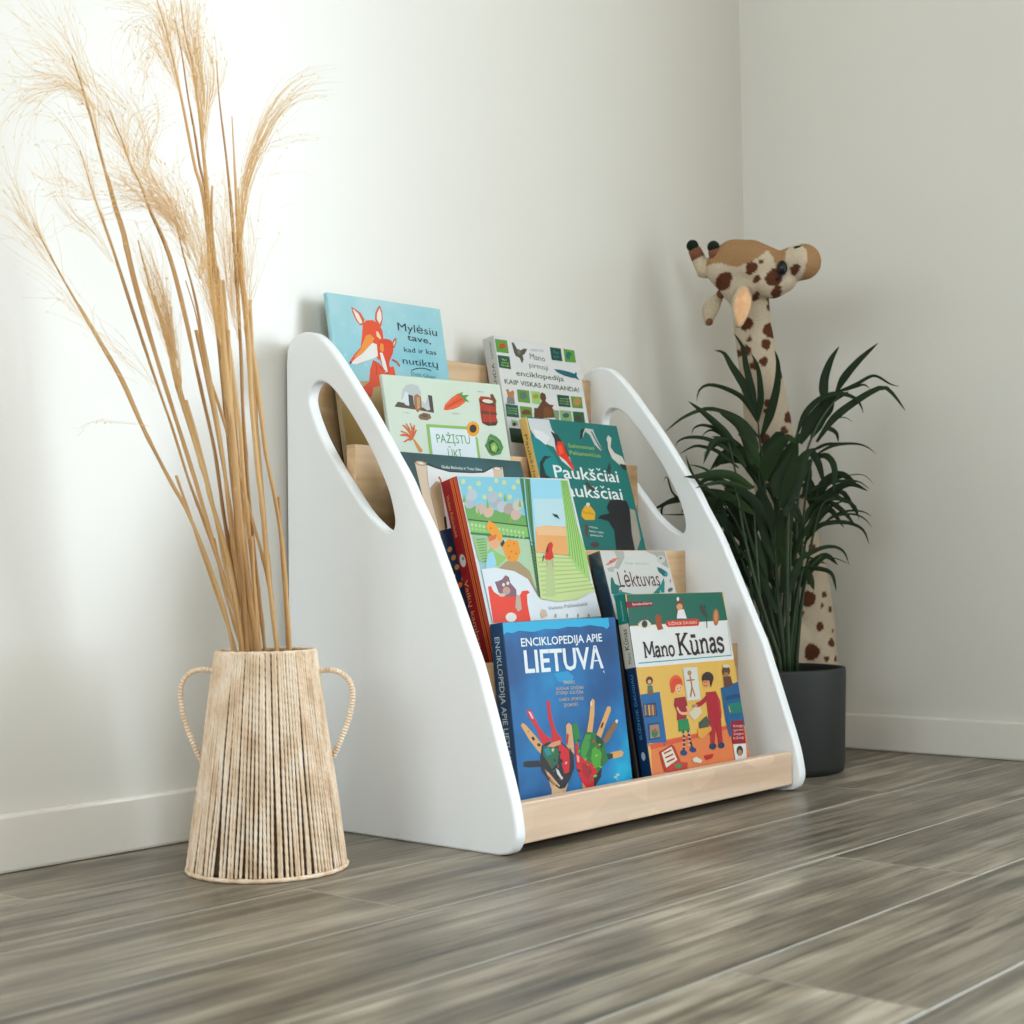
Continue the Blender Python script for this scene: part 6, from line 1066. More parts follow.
# ------------------------------------------------------------------ books
m_pages = noise_mat('page_edges', [(.3,(214,202,178)),(.7,(232,222,200))], 900, (.02,1,.02), rough=.8)
def rotm(th, yaw, roll):
    return Matrix.Rotation(yaw, 3, 'Z') @ Matrix.Rotation(-th, 3, 'X') @ Matrix.Rotation(roll, 3, 'Y')
def flat_art(name, items, root, place, z0=.00008, dz=.000009, title=False):
    """printed shapes as thin layers on a cover; place(u, v, d) -> book-local point"""
    b = MB(); mats = []; idx = {}
    def mi(c):
        if c not in idx: idx[c] = len(mats); mats.append(pal(c))
        return idx[c]
    def stroke(P, w, c, d):
        P = [Vector(p) for p in P]; n = len(P)
        if n < 2: return
        L = []; R = []
        for i in range(n):
            t = P[min(i+1, n-1)] - P[max(i-1, 0)]
            if t.length < 1e-9: t = Vector((1, 0))
            t.normalize(); nn = Vector((-t.y, t.x)) * w / 2
            L.append(P[i] + nn); R.append(P[i] - nn)
        vs = [place(p.x, p.y, d) for p in L + R]
        b.add(vs, [(i, i+1, n+i+1, n+i) for i in range(n-1)], mi(c))
    for k, it in enumerate(items):
        d = z0 + dz * k; t = it[0]
        if t == 'p':
            P = [(x/1000, y/1000) for x, y in it[1]]
            Q = [P[0]]
            for p in P[1:]:
                if abs(p[0]-Q[-1][0]) + abs(p[1]-Q[-1][1]) > 1e-6: Q.append(p)
            if len(Q) >= 3: b.add([place(x, y, d) for x, y in Q], [tuple(range(len(Q)))], mi(it[2]))
        elif t == 'e':
            (cx, cy), (ax, ay), (bx, by), c = it[1:]
            n = 18; b.add([place((cx + ax*math.cos(a) + bx*math.sin(a))/1000, (cy + ay*math.cos(a) + by*math.sin(a))/1000, d) for a in [2*PI*i/n for i in range(n)]], [tuple(range(n))], mi(c))
        elif t == 's':
            P = [(x/1000, y/1000) for x, y in it[1]]
            if len(P) > 2: P = [(v.x, v.y) for v in catmull([(x, y, 0) for x, y in P], 3)]
            stroke(P, it[2]/1000, it[3], d)
        elif t == 't':
            s, (u0, v0), (u1, v1), h, c, wt = it[1:]
            vs, fs = text_geo(s, wt)
            if not vs: continue
            xm0 = min(v[0] for v in vs); xm1 = max(v[0] for v in vs)
            a = Vector((u0, v0)) / 1000; e_ = Vector((u1, v1)) / 1000; dr = e_ - a; L = dr.length; dr.normalize(); up = Vector((-dr.y, dr.x))
            sx = L / (xm1 - xm0); sy = h / 1000 / cap_h()
            b.add([place(*(a + dr * ((v[0]-xm0) * sx) + up * (v[1] * sy)), d) for v in vs], fs, mi(c))
        elif t == 'g':
            s, (u0, v0), (u1, v1), h, w, c = it[1:]
            a = Vector((u0, v0)) / 1000; e_ = Vector((u1, v1)) / 1000; dr = e_ - a; L = dr.length; dr.normalize(); up = Vector((-dr.y, dr.x))
            tot = sum(SLAB[ch][0] for ch in s); sx = L / tot; sy = h / 1000; x = 0
            for ch in s:
                adv, ss = SLAB[ch]
                for st in ss:
                    serif = len(st) == 2 and abs(st[0][1]-st[1][1]) < .03 and st[0][1] not in (.84,)
                    pts = [tuple(a + dr * ((x + px) * sx) + up * (py * sy)) for px, py in st]
                    if len(pts) > 3: pts = [(v.x, v.y) for v in catmull([(*p, 0) for p in pts], 3)]
                    stroke(pts, w/1000 * (.55 if serif else 1), c, d)
                x += adv
    if not b.v: return None
    o = b.build(name, mats, root)
    return o
def cover_mat(key, stops, scale=8, rough=.45, stretch=(1,1,1), detail=3):
    m = noise_mat('cover_' + key, stops, scale, stretch, rough=rough, detail=detail, spec=.3)
    for n in m.node_tree.nodes:
        if n.type == 'VALTORGB':
            for e in n.color_ramp.elements:
                c = list(e.color)[:3]; g = sum(c)/3; e.color = tuple(max(0, .80*(g+(x-g)*1.15))**1.12 for x in c) + (1,)
    return m
def book(key, label, front, spine, name='picture_book', board_t=.0018, over=.002, spine_items=(), bands=(), group=None):
    x, y, z, th, yaw, roll, w, h, t = BOOK[key]
    root = thing(name, label, 'book', (x, y, z), group); root.rotation_mode = 'QUATERNION'; root.rotation_quaternion = rotm(th, yaw, roll).to_quaternion()
    bt = min(board_t, t * .28)
    # cover: front board, rounded spine, back board
    q = MB(); prof = [(w, 0), (.0012, 0), (.0004, .0004), (0, .0012), (-.0003, t*.3), (-.0004, t/2), (-.0003, t*.7), (0, t-.0012), (.0004, t-.0004), (.0012, t), (w, t), (w, t-bt), (bt, t-bt), (bt, bt), (w, bt)]
    n = len(prof); vs = [(a, b_, 0) for a, b_ in prof] + [(a, b_, h) for a, b_ in prof]
    fs = []; fm = []
    for i in range(n):
        j = (i + 1) % n; fs.append((i, i+n, j+n, j)[::-1]); fm.append(0 if i in (0, 14) else 1 if i < 10 else 0)
    for a in (0, n):
        # caps in three quads strips to stay planar and simple
        fs += [tuple((a+i) for i in ((0,1,2,3,13,14)))] ; fm.append(0)
        fs += [tuple((a+i) for i in ((3,4,5,6,7,12,13)))]; fm.append(1)
        fs += [tuple((a+i) for i in ((7,8,9,10,11,12)))]; fm.append(0)
    me = mesh_obj('cover', vs, fs, [front, spine], root, fmat=fm)
    bm = bmesh.new(); bm.from_mesh(me.data); bmesh.ops.recalc_face_normals(bm, faces=bm.faces); bm.to_mesh(me.data); bm.free()
    q = MB(); q.box((bt, bt, over), (w-over*1.2, t-bt, h-over)); q.build('page_block', m_pages, root)
    # joint groove printed beside the spine
    art = flat_art('printed_cover', ART[key], root, lambda u, v, d: (u, -d, v))
    if spine_items or bands:
        it = list(bands)
        b_items = []
        flat_art('printed_spine', it + list(spine_items), root, lambda u, v, d: (-.00045 - d, t - u, v))
    return root, w, h, t
def sp_text(s, v0, v1, u0, cap, c, wt=.0):
    """lettering running along the spine: v0->v1 gives the reading direction, u0 the baseline (mm from back)"""
    return ('t', s, (u0, v0), (u0, v1), cap, c, wt)
def band(v0, v1, t, c): return ('p', [(.3, v0), (t-.3, v0), (t-.3, v1), (.3, v1)], c)

MM = lambda v: v * 1000
def dims(k): return [v*1000 for v in BOOK[k][6:9]]
w, h, t = dims('fox')
fox, *_ = book('fox', 'light blue picture book with two red foxes, tallest book at the top left', cover_mat('fox', [(.3,(150,204,212)),(.6,(188,220,222)),(.8,(204,226,224))], 9), noise_mat('cover_fox_spine', [(.3,(134,190,198)),(.7,(176,208,206))], 30, rough=.4),
    bands=[band(2, h*.70, t, 'e0cba6'), ('p', [(t*.35,2),(t*.45,2),(t*.45,h*.7),(t*.35,h*.7)], 'bfa478'), ('p', [(t*.68,2),(t*.76,2),(t*.76,h*.7),(t*.68,h*.7)], 'b99c70')])
w, h, t = dims('ency')
book('ency', 'thick white encyclopedia with green picture squares, top right of the bookshelf', cover_mat('ency', [(0,(226,224,218)),(1,(232,230,226))]), pal('dcdad4'),
     spine_items=[sp_text('ATSIRANDA', h*.52, h*.83, t*.72, 5.5, '4c5e5c', .0), sp_text('Larousse', h*.86, h*.97, t*.7, 4.5, '5b8a8c', 0)], board_t=.0012)
book('pazistu', 'pale green farm board book with rabbit, carrots, milk churn and cabbage', cover_mat('farm', [(0,(214,226,206)),(.5,(222,230,214)),(1,(206,222,194))], 5), pal('dfe6d6'))
w, h, t = dims('paukst')
book('paukst', 'teal bird book with a white swan head and yellow spine', cover_mat('birds', [(.2,(6,112,106)),(.7,(12,124,116))], 4), noise_mat('cover_birds_spine', [(.3,(222,176,92)),(.7,(233,196,118))], 14, rough=.4),
     spine_items=[sp_text('Paukščiai paukščiai', h*.9, h*.3, t*.35, 4.5, '8a6a34', 0)], board_t=.0012)
book('scroll', 'dark teal picture book with a parchment scroll, behind the red-spined book', cover_mat('scroll', [(.25,(36,54,50)),(.5,(52,92,92)),(.75,(58,120,134))], 5), pal('3a7080'))
w, h, t = dims('red')
book('red', 'thick red-spined picture book with a cat in a red pocket and painted scenes', cover_mat('redbook', [(0,(226,228,228)),(1,(220,224,222))]), noise_mat('cover_red_cloth', [(.3,(146,16,20)),(.7,(158,22,26))], 60, rough=.5),
     spine_items=[('p', [(t-11.5,1),(t-.6,1),(t-.6,h-1),(t-11.5,h-1)], 'ee8660'), ('p', [(t-9.4,1),(t-8.6,1),(t-8.6,h-1),(t-9.4,h-1)], 'b8402c'), ('p', [(t-6.6,1),(t-5.0,1),(t-5.0,h-1),(t-6.6,h-1)], '8c1f1e'), ('p', [(t-2.6,1),(t-1.9,1),(t-1.9,h-1),(t-2.6,h-1)], 'b8402c'),
       sp_text('Violeta Palčinskaitė', h*.925, h*.715, t*.30, 4.5, 'efb988', 0), ('e', (t*.42, h*.596), (5.0,0), (0,8.2), 'e8e4de'), ('e', (t*.46, h*.605), (1.8,0), (0,2.2), '9a948c'),
       sp_text('Vaikų kambarys', h*.50, h*.13, t*.26, 6.5, 'efb988', .0)], board_t=.002)
w, h, t = dims('lekt')
book('lekt', 'small pale grey airplane book half hidden behind the teal and white body book', cover_mat('airplane', [(0,(214,212,204)),(1,(222,220,214))]), noise_mat('cover_airplane_spine', [(.4,(12,58,82)),(.46,(16,70,92)),(.55,(104,104,96))], 14, rough=.4), board_t=.0012)
w, h, t = dims('blue')
m_blue = cover_mat('blue', [(.25,(4,70,112)),(.42,(4,98,150)),(.58,(14,132,184)),(.75,(60,184,216))], 8)
book('blue', 'blue encyclopedia with two paint-covered hands, front left behind the wooden rail', m_blue, noise_mat('cover_blue_spine', [(.3,(8,48,84)),(.7,(12,62,100))], 10, rough=.35),
     spine_items=[sp_text('ENCIKLOPEDIJA APIE LIETUVĄ', h*.93, h*.28, t*.32, 7.5, 'cfe0e2', .02)], board_t=.002, name='encyclopedia')
w, h, t = dims('kunas')
book('kunas', 'teal and white book about the body with two children on the cover, front right', cover_mat('body', [(0,(226,188,112)),(1,(232,196,124))]), pal('12365c'),
     bands=[band(h*.855, h-.5, t, '0f8478'), band(h*.635, h*.855, t, 'd8d4c6')],
     spine_items=[sp_text('Mano', h*.655, h*.71, t*.7, 5, '4a3a34', 0), sp_text('Kūnas', h*.725, h*.83, t*.7, 7, '4a3a34', .02), sp_text('SUŽINOK DAUGIAU', h*.28, h*.6, t*.66, 4.2, '6fa4c0', .0), ('e', (t*.5, h*.2), (3.2,0), (0,5.5), 'b9c8cc'), sp_text('Smalsučiams', h*.87, h*.97, t*.62, 2.8, 'a8dcd8', 0)], board_t=.0009)
# dark book behind it
kx, ky, kz, kth, kyaw, kroll, kw, kh, kt = BOOK['kunas']
R = rotm(kth, kyaw, kroll); o_ = Vector((kx, ky, kz)) + R @ Vector((-.004, kt + .0012, 0))
BOOK['dark'] = (o_.x, o_.y, o_.z, kth, kyaw, kroll, kw - .02, kh - .03, .0085); ART['dark'] = []
h, t = (kh-.03)*1000, 8.5
book('dark', 'thin black-spined book squeezed behind the book with two children', pal('1d1a1c'), noise_mat('cover_black', [(.3,(20,17,18)),(.7,(30,25,24))], 20, rough=.4),
     spine_items=[sp_text('Didžioji knyga', h*.3, h*.7, t*.7, 3.2, '5a3a2c', 0)])
KEY = 48.0
KEY2 = 36.0
KEY3 = 24.0
EXPO = 0.6
# ------------------------------------------------------------------ rope vase
VX, VY = 1.0519, 1.2848
m_rope = noise_mat('seagrass_rope', [(.3,(212,180,144)),(.5,(236,208,176)),(.7,(246,228,204))], 60, (1,1,.5), rough=.8, bump=1, bscale=420)
m_dark_in = noise_mat('vase_lining', [(0,(70,52,32)),(1,(92,70,44))], 30, rough=.9)
vase = thing('rope_vase', 'tapered cream rope-wrapped vase with two looped handles on the floor', 'vase', (VX, VY, 0))
RB, RT, VH = .0868, .0552, .2375
q = MB(); q.lathe([(0,.004),(RB-.007,.004),(RB-.0062,.008),(RT-.0042,VH-.004),(RT-.0062,VH-.004),(RB-.0085,.012),(0,.012)], 72); q.build('lining', m_dark_in, vase, True)
q = MB(); N = 112; r = random.Random(3)
for i in range(N):
    a = 2*PI*i/N + r.uniform(-.010,.010); a2 = 2*PI*i/N + r.uniform(-.018,.018); rad = r.uniform(.00150,.00185)
    if r.random() < .12: a2 += r.choice((-1,1)) * .035
    pts = []; rr = []
    for k in range(80):
        f = k / 79; z = .004 + f * (VH - .006); R_ = RB - .0016 + (RT - RB) * f + .0006*math.sin(f*9+i); aa = a2 + (a - a2) * f ** .7 + .006*math.sin(f*7 + i*1.7)*(1-f)
        pts.append((R_*math.cos(aa), R_*math.sin(aa), z)); rr.append(rad * (1 + .13*math.sin(k*2.1+i)))
    q.tube(pts, rr, 6)
q.build('rope_wrap', m_rope, vase, True)
def ring(q, R_, z, rad, n=72, tw=0):
    P = [(R_*math.cos(2*PI*i/n), R_*math.sin(2*PI*i/n), z) for i in range(n+1)]; q.tube(P, [rad*(1+tw*math.sin(i*1.9)) for i in range(n+1)], 8, caps=False)
q = MB(); ring(q, RB-.0008, .0026, .0024, 90, .1); q.build('base_ring', m_rope, vase, True)
q = MB(); ring(q, RT-.0022, VH-.0018, .0017, 90, .15); q.build('rim_ring', m_rope, vase, True)
for hp in HANDLES:
    P = resample(catmull([Vector(p) - Vector((VX, VY, 0)) for p in hp], 8), 300)
    q = MB(); q.tube(P, [.0029*(1+.20*math.sin(i*.8)) for i in range(300)], 8); q.build('handle', m_rope, vase, True)

# ------------------------------------------------------------------ dried reeds
m_reed = noise_mat('dried_reed_stem', [(.2,(150,104,56)),(.45,(196,150,92)),(.75,(220,182,128))], 14, (1,1,.25), rough=.55, detail=5)
m_reed2 = noise_mat('dried_reed_dark', [(.2,(120,80,42)),(.5,(170,124,72)),(.8,(206,166,112))], 16, (1,1,.25), rough=.6, detail=5)
m_plume = noise_mat('dried_plume', [(.2,(238,206,148)),(.6,(248,226,178))], 30, rough=.85)
_nt = m_plume.node_tree; _tr = _nt.nodes.new('ShaderNodeBsdfTranslucent'); _tr.inputs['Color'].default_value = col((248,224,168)); _mx = _nt.nodes.new('ShaderNodeMixShader'); _mx.inputs[0].default_value = .5
_nt.links.new(_nt.nodes['Principled BSDF'].outputs[0], _mx.inputs[1]); _nt.links.new(_tr.outputs[0], _mx.inputs[2]); _nt.links.new(_mx.outputs[0], _nt.nodes['Material Output'].inputs['Surface'])
LAB = {
 'A': 'leftmost dried reed, leaning far left out of the rope vase',
 'B': 'slender dried reed second from the left, with an airy plume arching to the left wall',
 'C': 'tall dried reed whose sheathed tip spreads a wide feathery plume at the upper left',
 'D': 'dried reed ending in a thin sharp tip under the upper left plume',
 'E': 'dried reed with a dense golden plume halfway up its left side',
 'F': 'tallest dried reed, running out of the top of the picture with a loose plume',
 'G': 'dried reed with a thin dark bare tip just right of the tallest reed',
 'H': 'thickest dark brown dried reed in the middle of the bunch',
 'I': 'dried reed with a narrow tan plume rising to the top edge of the picture',
 'J': 'dried reed with a dark pointed bare tip, right of centre in the bunch',
 'K': 'dried reed with a pale blunt tip and fuzzy plume, right side of the bunch',
 'L': 'dried reed at the right with a feathery plume arching over to the right',
 'M': 'dried reed bearing the large pale cloud of plume in the middle left',
 'N': 'bare dried reed with a short pointed tip crossing over to the right of the bunch',
 'O': 'short cut dried reed leaning left beside the leftmost reed',
 'P': 'short cut dried reed standing at the far right of the vase opening',
 'Q': 'short cut dried reed standing upright at the front of the vase opening',
 'R': 'short cut dried reed leaning left in the lower bunch',
 'S': 'shortest cut dried reed stub low in the bunch',
 'V': 'cut dried reed topped at mid height behind the middle of the bunch',
 'W': 'cut dried reed topped just in front of the thickest brown reed',
 'X': 'cut dried reed close beside the blunt-tipped reed on the right',
 'Y': 'cut dried reed on the left flank of the bunch, topped level with the shelf handhold',
 'Z': 'cut dried reed hidden at the back of the dense centre of the bunch',
 'U': 'stout cut dried reed ending at mid height in the dense centre',
}
GRP = 'dried reeds in the rope vase'
plumes_of = {}
for n, k, j, gs in PLUMES: plumes_of.setdefault(n, []).append((k, j, gs))
def plume_mesh(specs, seed, o):
    r = random.Random(seed); q = MB(); o = Vector(o)
    for k, j, gs in specs:
        G = [resample(catmull([Vector(p) - o for p in g], 5), 15) for g in gs]
        for i in range(int(k * .6) if k > 10 else k):
            a, b = r.choice(G), r.choice(G)
            f = r.random() ** 1.6 * .6
            L = r.uniform(.35, 1.0) if k > 10 else 1.0
            s = int(r.random() ** 1.3 * 8) if k > 10 else 0; e_ = min(14, s + 3 + int(L * 9)) if k > 10 else 14
            off = Vector((r.gauss(0,1), r.gauss(0,1), r.gauss(0,1))) * j * .5
            dr = Vector((r.gauss(0,1), r.gauss(0,1), r.gauss(0,.8))) * j * 1.5
            ph = r.random() * 6
            P = []
            for t in range(s, e_ + 1):
                u = (t - s) / max(1, e_ - s)
                p = a[t].lerp(b[t], f * u) + off * 1.3 * min(1, u * 2 + .35 * (s > 0)) + dr * u * u
                p += Vector((math.sin(ph + u*9), math.cos(ph + u*8), math.sin(ph*2 + u*10))) * j * .10 * u
                p.y = min(p.y, 1.490 - o.y)
                P.append(p)
            if len(P) < 3: continue
            R0 = r.uniform(.00012, .00024)
            q.tube(P, [R0 * (1 - .6*x/(len(P)-1)) for x in range(len(P))], 3, caps=False)
            # small spikelets
            for _ in range(3 if k > 10 else 8):
                u = r.uniform(.35, 1) * (len(P) - 1.01); ii = int(u); p = P[ii].lerp(P[ii+1], u - ii); t = (P[ii+1]-P[ii]).normalized()
                d = (t + Vector((r.gauss(0,.5), r.gauss(0,.5), r.gauss(0,.5)))).normalized(); l = r.uniform(.002, .0045); wv = d.orthogonal().normalized() * l * .13
                q.add([p, p + d*l*.5 + wv, p + d*l, p + d*l*.5 - wv, p + d*l*.5 + d.cross(wv)], [(0,1,4),(1,2,4),(2,3,4),(3,0,4),(0,3,2,1)])
    return q
for i, (k, (rad, pts)) in enumerate(STEMS.items()):
    last = Vector(pts[-1]); base = Vector((VX + (last.x-VX)*.9, VY + (last.y-VY)*.9, .013))
    root = thing('dried_reed', LAB[k], 'dried reed', base, GRP)
    P = resample(catmull([Vector(p) - base for p in pts] + [Vector((0,0,0))], 6), 70)
    r = random.Random(i * 11 + 1); R0 = rad / 1000; nodes = [r.uniform(12, 60) for _ in range(4)]
    bare = k in 'OPQRSUVWXYZ'
    rr = []
    for t in range(70):
        f = t / 69; b = 1.0 if bare else min(1, .28 + f * 3.2)
        bump_ = sum(.30 * math.exp(-((t - x) / .6) ** 2) for x in nodes)
        rr.append(R0 * .97 * b * (1 + bump_ + .06*math.sin(t*.9+i)))
    q = MB(); q.tube(P, rr, 8)
    q.build('stem', m_reed2 if k in 'HUDGJ' else m_reed, root, True)
    # loose leaf sheath hugging the upper stem
    if k in 'ACDHKLEB':
        a = r.randint(6, 12); q = MB(); seg = P[a:a+18]; offv = Vector((.35,-.4,0)) * R0
        q.tube([p + offv*(1 - x/17) for x, p in enumerate(seg)], [R0*(.35+1.0*math.sin(PI*(x+2)/22)) for x in range(len(seg))], 6); q.build('leaf_sheath', m_reed, root, True)
    if k in plumes_of:
        plume_mesh(plumes_of[k], i + 40, base).build('plume', m_plume, root)

# ------------------------------------------------------------------ potted palm
m_pot = noise_mat('grey_pot', [(.3,(24,26,21)),(.7,(31,33,28))], 12, rough=.65, bump=.15, bscale=90)
m_soil = noise_mat('potting_soil', [(.3,(20,15,11)),(.7,(48,36,26))], 120, rough=.95, bump=1, bscale=260)
m_leaf = noise_mat('palm_leaf', [(.2,(13,26,6)),(.55,(24,42,10)),(.85,(44,72,16))], 7, rough=.6, spec=.2)
m_stalk = noise_mat('palm_stalk', [(.3,(18,32,12)),(.7,(40,64,24))], 10, rough=.6)
PX, PY = 2.0555, 1.261
pot = thing('potted_palm', 'dark green parlour palm in a round dark grey pot beside the bookshelf', 'potted plant', (PX, PY, 0))
q = MB(); q.lathe([(0,.0),(.104,.0),(.1095,.003),(.1115,.012),(.1165,.157),(.1155,.162),(.1105,.162),(.109,.157),(.105,.130),(0,.130)], 96); q.build('pot', m_pot, pot, True)
q = MB(); rs = random.Random(9); n = 40
prof = [(0,.141),(.03,.142),(.06,.1405),(.09,.139),(.1055,.137)]; q.lathe(prof, 48)
for _ in range(160):
    a = rs.random()*2*PI; d = rs.random()**.5*.1; q.ball((d*math.cos(a), d*math.sin(a), .141), rs.uniform(.0015,.004), 4)
so = q.build('soil', m_soil, pot, True); so['kind'] = 'stuff'
PO = Vector((PX, PY, 0))
def leaf(q, pts, wd, r):
    P = resample(catmull([Vector(p) - PO for p in pts], 6), 17)
    fwd = Vector((.75 + r.uniform(-.35,.35), .66 + r.uniform(-.35,.35), r.uniform(-.45,.2))).normalized()
    n = len(P); vs = []
    for i, p in enumerate(P):
        u = i / (n - 1); t = (P[min(i+1,n-1)] - P[max(i-1,0)]).normalized()
        s = t.cross(fwd); s = s.normalized() if s.length > 1e-4 else t.orthogonal().normalized()
        w_ = wd / 2 * max(.05, min(1, (.30 + 2.6*u)) * (1 - u**2.2) ** .75) if u < 1 else wd*.02
        nn = s.cross(t).normalized()
        vs += [p - s*w_ + nn*w_*.35, p, p + s*w_ + nn*w_*.35]
    fs = []
    for i in range(n-1):
        a = i*3; fs += [(a, a+1, a+4, a+3), (a+1, a+2, a+5, a+4)]
    m = len(vs); th = .00035
    # give the blade a little thickness
    vs2 = [v + Vector((0,0,0)) for v in vs]
    for i in range(n):
        t = (P[min(i+1,n-1)] - P[max(i-1,0)]).normalized(); nn = t.cross(fwd).cross(t); nn = nn.normalized() * th if nn.length > 1e-4 else Vector((0,0,th))
        for k in range(3): vs2[i*3+k] = vs[i*3+k] - nn
    q.add(vs + vs2, fs + [tuple(x + m for x in reversed(f)) for f in fs])
rl = random.Random(21)
for st, lv in FRONDS:
    P = resample(catmull([Vector(p) - PO for p in st], 6), 30)
    b = P[0]; d = Vector((b.x, b.y, 0)); 
    if d.length > .07: d = d.normalized() * .07
    P = [Vector((d.x, d.y, .132))] + P[1:]
    q = MB(); q.tube(P, [.0036 * (1 - .75*i/29) + .0004 for i in range(30)], 7); q.build('stalk', m_stalk, pot, True)
    q = MB()
    for wd, pts in lv: leaf(q, pts, wd, rl)
    q.build('frond', m_leaf, pot, True)
# slim extra canes rising from the soil
for k in range(9):
    a = rl.uniform(0, 2*PI); d = rl.uniform(.01, .05); h_ = rl.uniform(.30, .44); x, y = d*math.cos(a), d*math.sin(a)
    q = MB(); q.tube([(x, y, .132), (x*1.3, y*1.3, .2), (x*1.8, y*1.8, .28), (x*2.3, y*2.2, h_)], [.0035,.003,.0024,.0012], 6); q.build('stalk', m_stalk, pot, True)

# ------------------------------------------------------------------ giraffe toy
m_fur, nt, b = new_mat('giraffe_plush')
at = node(nt, 'ShaderNodeAttribute', attribute_name='fur'); v = coords(nt); n1 = node(nt, 'ShaderNodeTexNoise', Scale=380, Detail=3); nt.links.new(v, n1.inputs['Vector'])
mr = node(nt, 'ShaderNodeMapRange'); mr.inputs['To Min'].default_value = .78; mr.inputs['To Max'].default_value = 1.18; nt.links.new(n1.outputs['Fac'], mr.inputs['Value'])
hs = node(nt, 'ShaderNodeHueSaturation'); nt.links.new(mr.outputs['Result'], hs.inputs['Value']); nt.links.new(at.outputs['Color'], hs.inputs['Color']); nt.links.new(hs.outputs['Color'], b.inputs['Base Color'])
b.inputs['Roughness'].default_value = .95; b.inputs['Specular IOR Level'].default_value = .1
bp = node(nt, 'ShaderNodeBump', Strength=.7, Distance=.002); nt.links.new(n1.outputs['Fac'], bp.inputs['Height']); nt.links.new(bp.outputs['Normal'], b.inputs['Normal'])
gx, gy = 2.2575, 1.318
GO = Vector((gx, gy, 0))
giraffe = thing('toy_giraffe', 'tall spotted plush giraffe standing in the corner behind the potted palm', 'stuffed toy', GO)
def chain(q, pr, n=10, k=9):
    P = [Vector(p) - GO for p, _ in pr]; R_ = [r for _, r in pr]
    for i in range(len(P) - 1):
        st = max(2, int((P[i+1]-P[i]).length / (min(R_[i], R_[i+1]) * .35)))
        for s in range(st + (i == len(P)-2)):
            f = s / st; q.ball(P[i].lerp(P[i+1], f), R_[i] + (R_[i+1]-R_[i])*f, n)
q = MB()
chain(q, GIR['neck']); chain(q, GIR['head']); chain(q, GIR['jaw']); chain(q, GIR['cheek']); chain(q, [(GIR['neck'][0][0], .032), (GIR['head'][1][0], .036)])
chain(q, [(GIR['neck'][0][0], .031), (GIR['head'][0][0], .034)])
for lg in GIR['legs']:
    a, b_, c = lg
    chain(q, [(a, .036), (b_, .024), ((c[0], c[1], .024), .023)])
body = q.build('tmp', m_fur)
rm = body.modifiers.new('r', 'REMESH'); rm.mode = 'VOXEL'; rm.voxel_size = .0032; rm.use_smooth_shade = True
sm = body.modifiers.new('s', 'SMOOTH'); sm.iterations = 8; sm.factor = .6
dg = bpy.context.evaluated_depsgraph_get(); me = bpy.data.meshes.new_from_object(body.evaluated_get(dg)); C.objects.unlink(body); bpy.data.objects.remove(body)
me.materials.clear(); me.materials.append(m_fur)
ob = bpy.data.objects.new('body', me); C.objects.link(ob); ob.parent = giraffe
for p in me.polygons: p.use_smooth = True
h0 = Vector(GIR['head'][0][0]); ax = Vector((.66, -.751, 0)).normalized(); KS = 1490 / 2.47
def interp(t, x):
    if x <= t[0][0]: return t[0][1]
    for (a, b_), (c, d) in zip(t[:-1], t[1:]):
        if x <= c: return b_ + (d-b_)*(x-a)/(c-a)
    return t[-1][1]
CREAM, BROWN, SPOT = col((196,178,152)), col((160,122,84)), col((92,54,36))
sp = [(Vector(c), r) for c, r in GIR['spots']]
attr = me.color_attributes.new('fur', 'FLOAT_COLOR', 'POINT')
for v in me.vertices:
    p = v.co + GO; d = p - h0; sx = 727 + d.dot(ax)*KS*1.02; sy = 268 - d.z*KS
    c = CREAM
    for s, r in sp:
        e_ = p - s; l = math.hypot(e_.dot(ax), e_.z * .92)
        if l < r * (.98 + .07*math.sin(3*math.atan2(e_.z, e_.dot(ax)) + s.x*90)): c = SPOT; break
    if p.z > .78:
        cap = interp([(714,266),(720,268),(728,271),(736,272),(745,270),(755,265),(763,258),(767,266),(770,281),(776,279),(779,262),(785,255),(791,252),(797,256)], sx)
        if sy < cap or sx > interp([(249,787),(264,798),(277,797),(292,793)], sy): c = BROWN
    attr.data[v.index].color = c
m_blk = pal('15140f', .25, 'glass_eye_black'); m_horn = pal('1d2a1c', .9, 'horn_tip_dark'); m_brown = noise_mat('plush_brown', [(.3,(110,66,42)),(.7,(128,80,52))], 200, rough=.95)
m_cream = noise_mat('plush_cream', [(.3,(190,170,140)),(.7,(206,188,158))], 260, rough=.95, bump=.5); m_peach = noise_mat('ear_lining_peach', [(.3,(214,160,112)),(.7,(236,184,136))], 90, rough=.8)
for a, b_ in GIR['horns']:
    a, b_ = Vector(a) - GO, Vector(b_) - GO; q = MB(); m_ = a.lerp(b_, .7); hd_ = (Vector(GIR['head'][0][0]) - GO)
    q.tube([a.lerp(hd_, .8), a, a.lerp(b_, .35), m_], [.020, .017, .0125, .0105], 14); h_ = q.build('horn', m_cream, giraffe, True)
    q = MB(); q.tube([a.lerp(b_, .42), a.lerp(b_, .85)], [.0122, .0108], 14); q.build('horn_band', m_brown, h_, True)
    q = MB(); q.ball(b_, .0105, 10); q.build('horn_tip', m_horn, h_, True)
